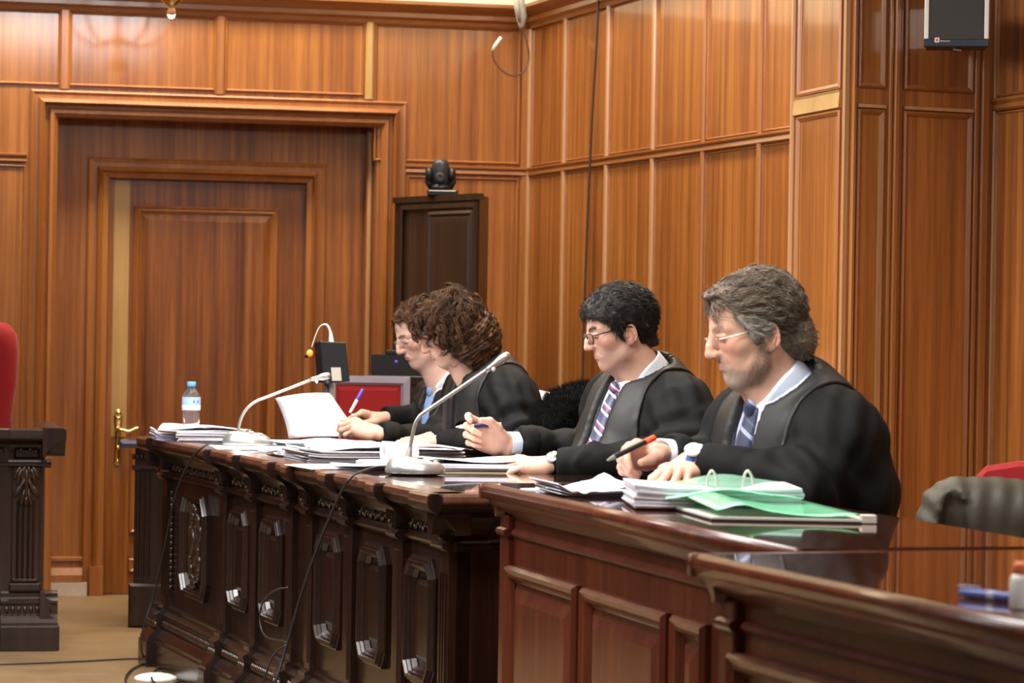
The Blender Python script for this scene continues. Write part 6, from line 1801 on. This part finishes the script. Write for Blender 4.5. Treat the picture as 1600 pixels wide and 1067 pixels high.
for k in range(33):
    t = 2 * PI * k / 32; e = .3; cx_, cy_ = math.copysign(abs(math.cos(t)) ** e, math.cos(t)), math.copysign(abs(math.sin(t)) ** e, math.sin(t)); row = []
    for j in range(9):
        h = j / 8; wv = 1 + .05 * math.sin(9 * t + 7 * h) * h + .04 * math.sin(4 * t + 11 * h); top_ = tz + .020 * math.sin(3 * t + 1) if j == 8 else .6 + (tz - .6) * h
        row.append(V(c[0] + .085 * cx_ * wv, c[1] + .055 * cy_ * wv, top_))
    rows.append(row)
m.sheet(rows, .002); m.box(V(c[0], c[1], .604), (.14, .09, .006)); tag(m.build('paper_bag', fix=False), 'crumpled white paper bag behind the curly-haired person', 'bag')

# olive coat over a red chair on the right
pr_ = W(1575, 760, 6.85)
ch = chair(V(pr_[0] + .10, pr_[1] - .10, 0), V(-.25, -.97, 0), 'red chair at the right edge under the olive coat', .46, .895, .50)
M_OLIVE = plain('olive_nylon', (.055, .046, .030), .55, noise=.12, nscale=9, bump=.1, bscale=300)
Yc = 6.70
v = Vol(W(1395, 985, Yc) - V(0, .22, 0), W(1720, 730, Yc) + V(0, .25, 0), .008)
for a_, b_, ra, rb in (((1497, 798), (1580, 800), .080, .080), ((1494, 806), (1474, 850), .082, .076), ((1474, 850), (1456, 930), .076, .07), ((1515, 820), (1518, 940), .080, .09), ((1570, 822), (1575, 940), .085, .095), ((1590, 815), (1650, 880), .070, .09), ((1545, 800), (1605, 815), .074, .068)):
    v.cap(W(*a_, Yc), W(*b_, Yc), ra, rb, .03)
v.chain([W(1493, 764, Yc - .065), W(1490, 790, Yc - .07), W(1486, 850, Yc - .075)], [.006, .026, .044], .006, sub=True)
v.chain([W(1515, 772, Yc - .07), W(1512, 800, Yc - .085), W(1518, 850, Yc - .09)], [.002, .009, .012], .008, sub=True)
vs, q = v.mesh(); vs = smooth_mesh(vs, q, 1); nr = vnormals(vs, q)
px_ = vs[:, 0] / vs[:, 1] * F + 800; lf_ = np.clip((1478 - px_) / 15, 0, 1); zz = np.clip((.885 - vs[:, 2]) / .05, 0, 1)
f1 = np.sin(vs[:, 0] * 75 + vs[:, 2] * 95 + 1.2 * snoise(vs, 14, 2)); f2 = np.sin(vs[:, 0] * 120 + 3.5 * snoise(vs, 10, 5)) * (.5 + .5 * snoise(vs, 7, 9))
vs = vs + nr * ((.003 * f1 * lf_ + .0055 * f2 * (1 - lf_)) * (.15 + .85 * zz) + .006 * snoise(vs, 24, 6))[:, None]
tag(np_obj('coat', vs, q, [M_OLIVE]), 'olive-brown padded coat draped over the chair at the right', 'coat')

# judge's red velvet chair
jc = V(Xp(27, 11.5) - .27, 11.5, 0); root = thing('armchair', jc, 'high-backed red velvet chair behind the carved desk at the left edge', 'chair')
Pj = Plane(jc + V(-.27, 0, 0), V(1, 0, 0)); Pj.n = V(0, -1, 0); tz = W(10, 503, 11.45)[2]
m = MB().mat(M_RED, True)
out = [(.06, .50), (.48, .50), (.515, .80), (.535, .95), (.54, 1.08), (.53, tz - .05), (.50, tz - .012), (.45, tz), (.27, tz + .015), (.09, tz), (.04, tz - .012), (.01, tz - .05), (0, 1.08), (.005, .95), (.025, .80)]
m.sweep(Pj, out, [(.02, -.06), (0, -.045), (-.004, 0), (0, .03), (.02, .05), (.05, .06)], fill=True); m.build('backrest', parent=root)
m = MB().mat(M_RED); m.box(jc + V(0, -.22, .43), (.5, .46, .12)); m.build('seat', parent=root, bevel=.03)
for sx in (-1, 1):
    for sy in (0, 1): m = MB().mat(M_DARK); m.box(jc + V(sx * .22, -.42 * sy - .01, .19), (.05, .05, .38)); m.build('leg', parent=root)

# red chair with a silver frame behind the papers
M_SFR = plain('lilac_grey_frame', (.36, .33, .40), .4, metal=.3)
Yd = 11.02; a0, a1, zt_ = Xp(512, Yd), Xp(642, Yd), W(600, 588, Yd)[2]
root = thing('framed_chair', V((a0 + a1) / 2, Yd, 0), 'red chair with a silvery frame round its back, behind the turned page', 'chair')
Pk = Plane(V(a0, Yd, 0), V(1, 0, 0)); Pk.n = V(0, -1, 0); Wd = a1 - a0
m = MB().mat(M_SFR); m.rect(Pk, 0, Wd, .52, zt_, [(0, -.02), (0, .02), (.025, .022), (.036, .012), (.036, -.02)]); m.build('back_frame', parent=root)
m = MB().mat(M_RED); m.rect(Pk, .034, Wd - .034, .55, zt_ - .034, [(0, -.015), (0, .008), (.02, .018)], fill=True); m.build('backrest', parent=root)
m = MB().mat(M_RED); m.box(V((a0 + a1) / 2, Yd - .2, .44), (Wd, .4, .08)); m.build('seat', parent=root, bevel=.02)
for sx in (0, 1):
    for yy, hh in ((0, .54), (-.38, .42)): m = MB().mat(M_SFR); m.box(V(a0 + .02 + sx * (Wd - .04), Yd + yy, hh / 2), (.03, .03, hh)); m.build('leg', parent=root)

# small black monitor on a post, with label
Ym = 10.08; sdz = DZ
root = thing('small_monitor', V(Xp(511, Ym), Ym, sdz), 'small black monitor on a post with a pale label, above the turned page', 'monitor')
m = MB().mat(M_BLACK); q_ = [W(500, 533, Ym), W(540, 535, Ym), W(547, 596, Ym), W(506, 599, Ym)]; bk_ = [W(490, 535, Ym + .05), W(536, 537, Ym + .06), W(541, 594, Ym + .06), W(495, 597, Ym + .05)]
m.add(q_ + bk_, [(0, 1, 2, 3), (7, 6, 5, 4), (0, 4, 5, 1), (1, 5, 6, 2), (2, 6, 7, 3), (3, 7, 4, 0)]); m.build('housing', parent=root, bevel=.003)
m = MB().mat(plain('pale_label', (.62, .58, .50), .6)); m.add([W(517, 574, Ym - .004), W(532, 574, Ym - .004), W(534, 595, Ym - .004), W(519, 595, Ym - .004)] + [W(517, 574, Ym), W(532, 574, Ym), W(534, 595, Ym), W(519, 595, Ym)], [(0, 1, 2, 3), (4, 5, 6, 7), (0, 1, 5, 4), (1, 2, 6, 5), (2, 3, 7, 6), (3, 0, 4, 7)]); m.build('label', parent=root)
m = MB().mat(plain('slate_post', (.06, .07, .09), .5), True); m.tube([W(511, 596, Ym + .03), V(Xp(511, Ym), Ym + .03, sdz)], .009, 12); m.ell(V(Xp(511, Ym), Ym + .03, sdz + .006), (.03, .03, .006)); m.ell(W(512, 598, Ym), (.008, .01, .008)); m.build('post', parent=root)
# white gooseneck microphone with glowing ring
Yw = 10.17
root = thing('gooseneck_microphone', V(Xp(519, Yw), Yw, sdz), 'white gooseneck microphone with a glowing orange ring, behind the small monitor', 'microphone')
m = MB().mat(M_WHITEP, True); pts = spline([V(Xp(519, Yw), Yw, sdz), W(519, 600, Yw), W(518.5, 548, Yw), W(517.5, 532, Yw), W(516, 518, Yw), W(511, 508, Yw), W(504, 507.5, Yw), W(498, 513, Yw), W(492, 527, Yw), W(487, 543, Yw)], 6)
n_ = len(pts); m.tube(pts, [(.010 if i < 17 else (.010 - .006 * min(1, (i - 17) / 8))) if i < 30 else .0042 - .0022 * min(1, (i - 30) / 8) for i in range(n_)], 12); m.build('neck', parent=root)
m = MB().mat(plain('glowing_ring', (1, .35, .08), .4, emis=(1, .16, .02), estr=2.2), True); m.ell(W(484, 551.5, Yw), (.0115, .0115, .0125), 16, 10); m.build('light_ring', parent=root)
m = MB().mat(M_BLACK, True); m.ell(W(479, 556, Yw), (.008, .008, .008)); m.build('capsule', parent=root)

# dark table with black devices
Yt = 11.5; tzt = W(620, 586, Yt)[2]
root = thing('dark_table', V(Xp(625, Yt), Yt, 0), 'dark table carrying black electronic boxes in front of the dark cabinet', 'table')
tx0, tx1 = Xp(578, Yt), Xp(720, Yt)
m = MB().mat(M_DARK); m.box(V((tx0 + tx1) / 2, Yt, tzt - .02), (tx1 - tx0, .30, .04)); m.build('table_top', parent=root, bevel=.004)
for sx in (tx0 + .03, tx1 - .03):
    for sy in (-.12, .12): m = MB().mat(M_DARK); m.box(V(sx, Yt + sy, (tzt - .04) / 2), (.04, .04, tzt - .04)); m.build('leg', parent=root)
m = MB().mat(M_BLACK); z1 = W(620, 566, Yt - .1)[2]; m.box(V(Xp(628, Yt), Yt - .04, (tzt + z1 + .03) / 2), (.235, .2, z1 + .03 - tzt)); m.mat(plain('violet_led', (.1, .05, .5), .4, emis=(.15, .08, .8), estr=.6)); m.ell(W(619, 565, Yt - .141), (.006, .006, .006)); o = m.build('media_box', bevel=0); tag(o, 'wide black electronic box with a violet light on the dark table', 'electronics')
m = MB().mat(M_BLACK); z2 = W(625, 547, Yt - .1)[2]; z1b = z1 + .03; m.box(V(Xp(634, Yt), Yt - .04, (z1b + z2) / 2), (.15, .16, z2 - z1b)); tag(m.build('media_box', bevel=.004), 'smaller black box stacked on the wide black box', 'electronics')

# dark corner cabinet with a dome camera on top
M_CAB = wood('dark_stained_wood', (.020, .010, .006), (.036, .018, .010), (.060, .030, .018), 1.3, rough=.4, coat=.3, seed=13)
cA, cB = W(617, 312, 12.15), W(750, 303, 11.65); zc = (cA[2] + cB[2]) / 2
cA[2] = cB[2] = 0; cC = V(Xp(760, 11.85), 11.85, 0); cD = V(-.30, 12.38, 0)
root = thing('cabinet', (cA + cB) / 2, 'tall dark wooden corner cabinet behind the two far people', 'cabinet')
m = MB().mat(M_CAB); m.add([p + V(0, 0, z) for z in (0, zc) for p in (cA, cB, cC, cD)], [(0, 1, 2, 3), (4, 5, 6, 7), (0, 1, 5, 4), (1, 2, 6, 5), (2, 3, 7, 6), (3, 0, 4, 7)]); m.build('body', parent=root)
PCab = Plane(cA, cB - cA);
if PCab.n[1] > 0: PCab.n = -PCab.n
Lc = float(np.linalg.norm(cB - cA))
m = MB().mat(M_CAB); g = lambda x: PCab.a_(x, 400)
m.pbox(PCab, 0, Lc, zc - .02, zc + .006, -.02, .012); m.rect(PCab, g(628), Lc - .01, .1, zc - .03, [(0, 0), (0, .012), (.02, .014)], fill=False)
m.rect(PCab, g(672), Lc - .03, .2, PCab.z_(700, 330), [(0, 0), (0, .014), (.012, .020), (.022, .010), (.030, .016), (.05, .018)], fill=True); m.build('door', parent=root)
ct = W(688, 300, 11.95); ct[2] = zc + .006
root = thing('dome_camera', ct, 'black swivelling conference camera on top of the dark cabinet', 'camera')
m = MB().mat(M_BLACK); m.box(ct + V(.01, 0, .012), (.13, .14, .022)); m.mat(M_SILV); m.box(ct + V(.01, -.071, .018), (.115, .004, .006)); m.build('base', parent=root, bevel=.003)
m = MB().mat(M_BLACK, True); m.lathe(ct + V(0, 0, .022), [(.045, 0), (.04, .02), (.03, .03)], 24)
for sx in (-1, 1): m.ell(ct + V(sx * .048, 0, .09), (.018, .032, .035)); m.tube([ct + V(sx * .035, 0, .03), ct + V(sx * .052, 0, .06), ct + V(sx * .050, 0, .09)], [.014, .016, .014], 10)
m.build('yoke', parent=root)
m = MB().mat(plain('dark_grey_plastic', (.03, .03, .035), .35), True); m.lathe(ct + V(0, 0, .035), [(.0, 0), (.030, .004), (.036, .03), (.038, .07), (.036, .10), (.028, .118), (0, .122)], 24); m.mat(M_BLACK, True); m.lathe(ct + V(0, -.034, .075), [(.022, 0), (.022, .012), (.015, .014), (0, .010)], 20, V(0, -1, .1)); m.build('camera_head', parent=root)

# corner bundle, cable loop and hanging cable
m = MB().mat(plain('grey_cloth', (.42, .41, .37), .8, noise=.25, nscale=40), True); Yb = 12.45
m.tube([W(812, -25, Yb), W(811, -5, Yb), W(812, 10, Yb), W(815, 28, Yb), W(815, 40, Yb), W(814, 46, Yb)], [.012, .022, .026, .024, .014, .006], 14)
m.tube([W(806, -6, Yb - .02), W(808, 15, Yb - .03), W(812, 34, Yb - .02)], [.01, .012, .006], 8); tag(m.build('cloth_bundle', fix=False), 'pale grey bundle hanging at the cornice in the room corner', 'bundle')
M_LOOP = plain('brown_cable', (.10, .045, .035), .5)
root = thing('cable_loop', W(800, 118, Yb), 'looped brown cable with a white plug hanging in the room corner', 'cable')
m = MB().mat(M_LOOP, True); m.tube(spline([W(813, 40, Yb), W(822, 62, Yb), W(826, 90, Yb), W(818, 112, Yb - .02), W(800, 118, Yb - .02), W(782, 108, Yb - .02), W(771, 92, Yb - .02), W(770, 79, Yb - .02)], 6), .004, 8); m.build('cord', parent=root)
m = MB().mat(M_WHITEP, True); m.tube([W(770, 79, Yb - .02), W(774, 71, Yb - .02), W(783, 58, Yb - .02)], [.007, .009, .008], 10); m.build('plug', parent=root)
def sdp(x, y, h=.03): a, z = SD.on(x, y, h); return SD.P(a, z, h)
cable('thin dark cable hanging down the panelled wall beside the corner', [sdp(936, -20), sdp(932, 70), sdp(926, 170), sdp(921, 270), sdp(917, 370), sdp(913, 480), sdp(910, 600), sdp(908, 700)], .0052, mat=plain('brown_grey_cable', (.05, .028, .02), .6))

# loudspeaker on the pier
hs = .20; ws_ = W(1444, 65, 8.25), W(1545, 68, 8.25)
so_ = W(1495, 60, 8.14); SPK = Plane(so_, V(.9895, -.145, 0)); SPK.n = V(-.145, -.9895, 0); s0, s1 = SPK.a_(1444, 60), SPK.a_(1545, 60); sb = SPK.z_(1495, 72); st_ = sb + .30
root = thing('loudspeaker', SPK.P((s0 + s1) / 2, sb, -.06), 'black wall loudspeaker with silver side strips high on the pier', 'loudspeaker')
m = MB().mat(M_BLACK); m.pbox(SPK, s0 + .004, s1 - .004, sb, st_, -.13, -.004); m.build('cabinet_body', parent=root, bevel=.004)
M_GRIL = plain('speaker_grille', (.035, .032, .028), .6, bump=.5, bscale=900)
m = MB().mat(M_GRIL); m.pbox(SPK, s0 + .014, s1 - .014, sb + .020, st_ - .01, -.01, .004); m.build('grille', parent=root)
for a_, b_ in ((s0, s0 + .013), (s1 - .013, s1)):
    m = MB().mat(plain('light_silver', (.72, .68, .62), .4)); m.pbox(SPK, a_, b_, sb + .020, st_, -.02, .006, bev=.002); m.build('side_strip', parent=root)
m = MB().mat(plain('dark_blue_black', (.012, .016, .028), .35)); m.pbox(SPK, s0 - .001, s1 + .001, sb - .002, sb + .020, -.02, .007, bev=.002); m.build('lower_trim', parent=root)
m = MB().mat(plain('logo_pink', (.85, .62, .55), .5)); lx = SPK.a_(1464, 63); lz_ = SPK.z_(1464, 63)
m.sweep(SPK, [(lx - .007, lz_ - .005), (lx - .005, lz_ - .007), (lx + .005, lz_ - .007), (lx + .007, lz_ - .005), (lx + .007, lz_ + .005), (lx + .005, lz_ + .007), (lx - .005, lz_ + .007), (lx - .007, lz_ + .005)], [(0, .006), (0, .009)], fill=True)
m.mat(plain('logo_red', (.45, .12, .10), .5)); m.lathe(SPK.P(lx, lz_, .009), [(.0038, 0), (.0038, .0006), (.0022, .0006), (.0022, 0)], 16, SPK.n); m.build('logo', parent=root)
fc = bpy.data.curves.new('lettering', 'FONT'); fc.body = 'fonestar'; fc.size = .0085; fc.extrude = .0003; fc.shear = .25
fo = bpy.data.objects.new('lettering', fc); COL.objects.link(fo); fo.data.materials.append(bpy.data.materials['logo_pink'])
p = SPK.P(lx + .009, lz_ - .005, .0078); M = Matrix(((SPK.e[0], 0, SPK.n[0], p[0]), (SPK.e[1], 0, SPK.n[1], p[1]), (0, 1, 0, p[2]), (0, 0, 0, 1)))
dg = bpy.context.evaluated_depsgraph_get(); me = bpy.data.meshes.new_from_object(fo.evaluated_get(dg)); bpy.data.objects.remove(fo)
lo = bpy.data.objects.new('lettering', me); COL.objects.link(lo); lo.parent = root; lo.matrix_world = M
m = MB().mat(M_SILV, True); m.tube([SPK.P(SPK.a_(1490, 72), sb - .004, -.03), SPK.P(SPK.a_(1503, 72), sb - .008, -.03)], .005, 8); m.build('knob', parent=root); m = MB().mat(M_SILV); sm_ = (s0 + s1) / 2; m.pbox(SPK, sm_ - .02, sm_ + .02, sb + .04, sb + .16, -.42, -.12); m.build('bracket', parent=root)

# chandelier tip hanging in at the top
Yq = 11.0; c = W(268, 6, Yq)
root = thing('chandelier', V(c[0], c[1], 4.4 - .02), 'brass chandelier end with a glass drop, cut by the top edge', 'lamp')
m = MB().mat(M_BRASS, True); m.lathe(c, [(.010, -.012), (.022, -.004), (.040, .012), (.046, .022), (.036, .034), (.014, .05), (.010, .09), (.03, .12), (.012, .16), (.008, 4.38 - c[2])], 20); m.build('stem', parent=root)
M_GL = plain('clear_glass', (1, .98, .95), .03, trans=1, ior=1.3)
m = MB().mat(M_GL, True); m.lathe(c, [(.006, -.012), (.016, -.022), (.017, -.045), (.010, -.060), (0, -.064)], 16); m.build('glass_drop', parent=root)
for k in range(5):
    t = 2 * PI * k / 5; m = MB().mat(M_BRASS, True); q_ = V(math.cos(t), math.sin(t), 0)
    m.tube(spline([c + V(0, 0, .14), c + q_ * .10 + V(0, 0, .10), c + q_ * .22 + V(0, 0, .16), c + q_ * .26 + V(0, 0, .26)], 5), .007, 8); m.lathe(c + q_ * .26 + V(0, 0, .26), [(.01, 0), (.03, .01), (.012, .02), (.012, .08), (0, .09)], 14); m.build('arm', parent=root)
# ------------------------------------------------------------------ light
def area(name, loc, target, size, power, col=(1, .93, .82), sy=None, spread=180):
    l = bpy.data.lights.new(name, 'AREA'); l.energy = power; l.color = col; l.size = size; l.spread = math.radians(spread)
    if sy: l.shape = 'RECTANGLE'; l.size_y = sy
    o = bpy.data.objects.new(name, l); COL.objects.link(o)
    d = Vector(target) - Vector(loc); o.location = loc; o.rotation_euler = d.to_track_quat('-Z', 'Y').to_euler()
    return o
area('daylight_window', (-4.4, 6.0, 3.2), (0, 9.0, 1.0), 2.2, 40, (.95, .97, 1), 1.6)
area('daylight_window', (1.65, -.3, 4.02), (1.3, 12.0, 2.4), 1.5, 100, (.97, .98, 1), .75)
area('overhead_light', (-2.3, 7.5, 3.1), (.2, 8.2, 1.1), .9, 45, (1, .97, .95), spread=110)  # added key light, close in so faces brighten more than the walls
area('overhead_light', (-1.6, 4.9, 3.2), (.5, 6.1, 1.1), .9, 32, (1, .97, .95), spread=110)  # second added key light, aimed at the bearded man
area('overhead_light', (-1.0, 8.3, 3.7), (-.85, 8.5, 0), 1.5, 68, (1, .97, .96), spread=105)
area('overhead_light', (-.2, 5.2, 3.8), (.1, 5.6, 0), 1.6, 75, (1, .97, .96), spread=115)
def washer(pl, a, off, z, ln, power):
    p = pl.P(a, z, off); t = pl.P(a, 1.9, 0)
    o = area('wall_wash_light', tuple(p), tuple(t), ln, power, (1, .90, .74), .35, spread=130)  # added wash strip without a fixture, brightens the wall towards its top
    X = Vector(pl.e); Z = (Vector(p) - Vector(t)).normalized(); Y = Z.cross(X)
    o.matrix_world = Matrix(((X[0], Y[0], Z[0], p[0]), (X[1], Y[1], Z[1], p[1]), (X[2], Y[2], Z[2], p[2]), (0, 0, 0, 1)))
washer(SD, 2.7, .62, 3.85, 3.0, 95)
washer(BK, -.2, .75, 3.9, 2.8, 90)
w = bpy.data.worlds.new('world'); sc.world = w; w.use_nodes = True
bg = w.node_tree.nodes['Background']; bg.inputs[0].default_value = (.95, .95, 1, 1); bg.inputs[1].default_value = .045
sc.view_settings.view_transform = 'Standard'; sc.view_settings.look = 'None'; sc.view_settings.gamma = 1
sc.view_settings.use_curve_mapping = False; sc.view_settings.exposure = -0.05
sc.cycles.use_denoising = True
try: sc.cycles.denoiser = 'OPENIMAGEDENOISE'
except Exception: pass
sc.cycles.max_bounces = 7; sc.cycles.diffuse_bounces = 3; sc.cycles.glossy_bounces = 3; sc.cycles.caustics_reflective = False; sc.cycles.caustics_refractive = False
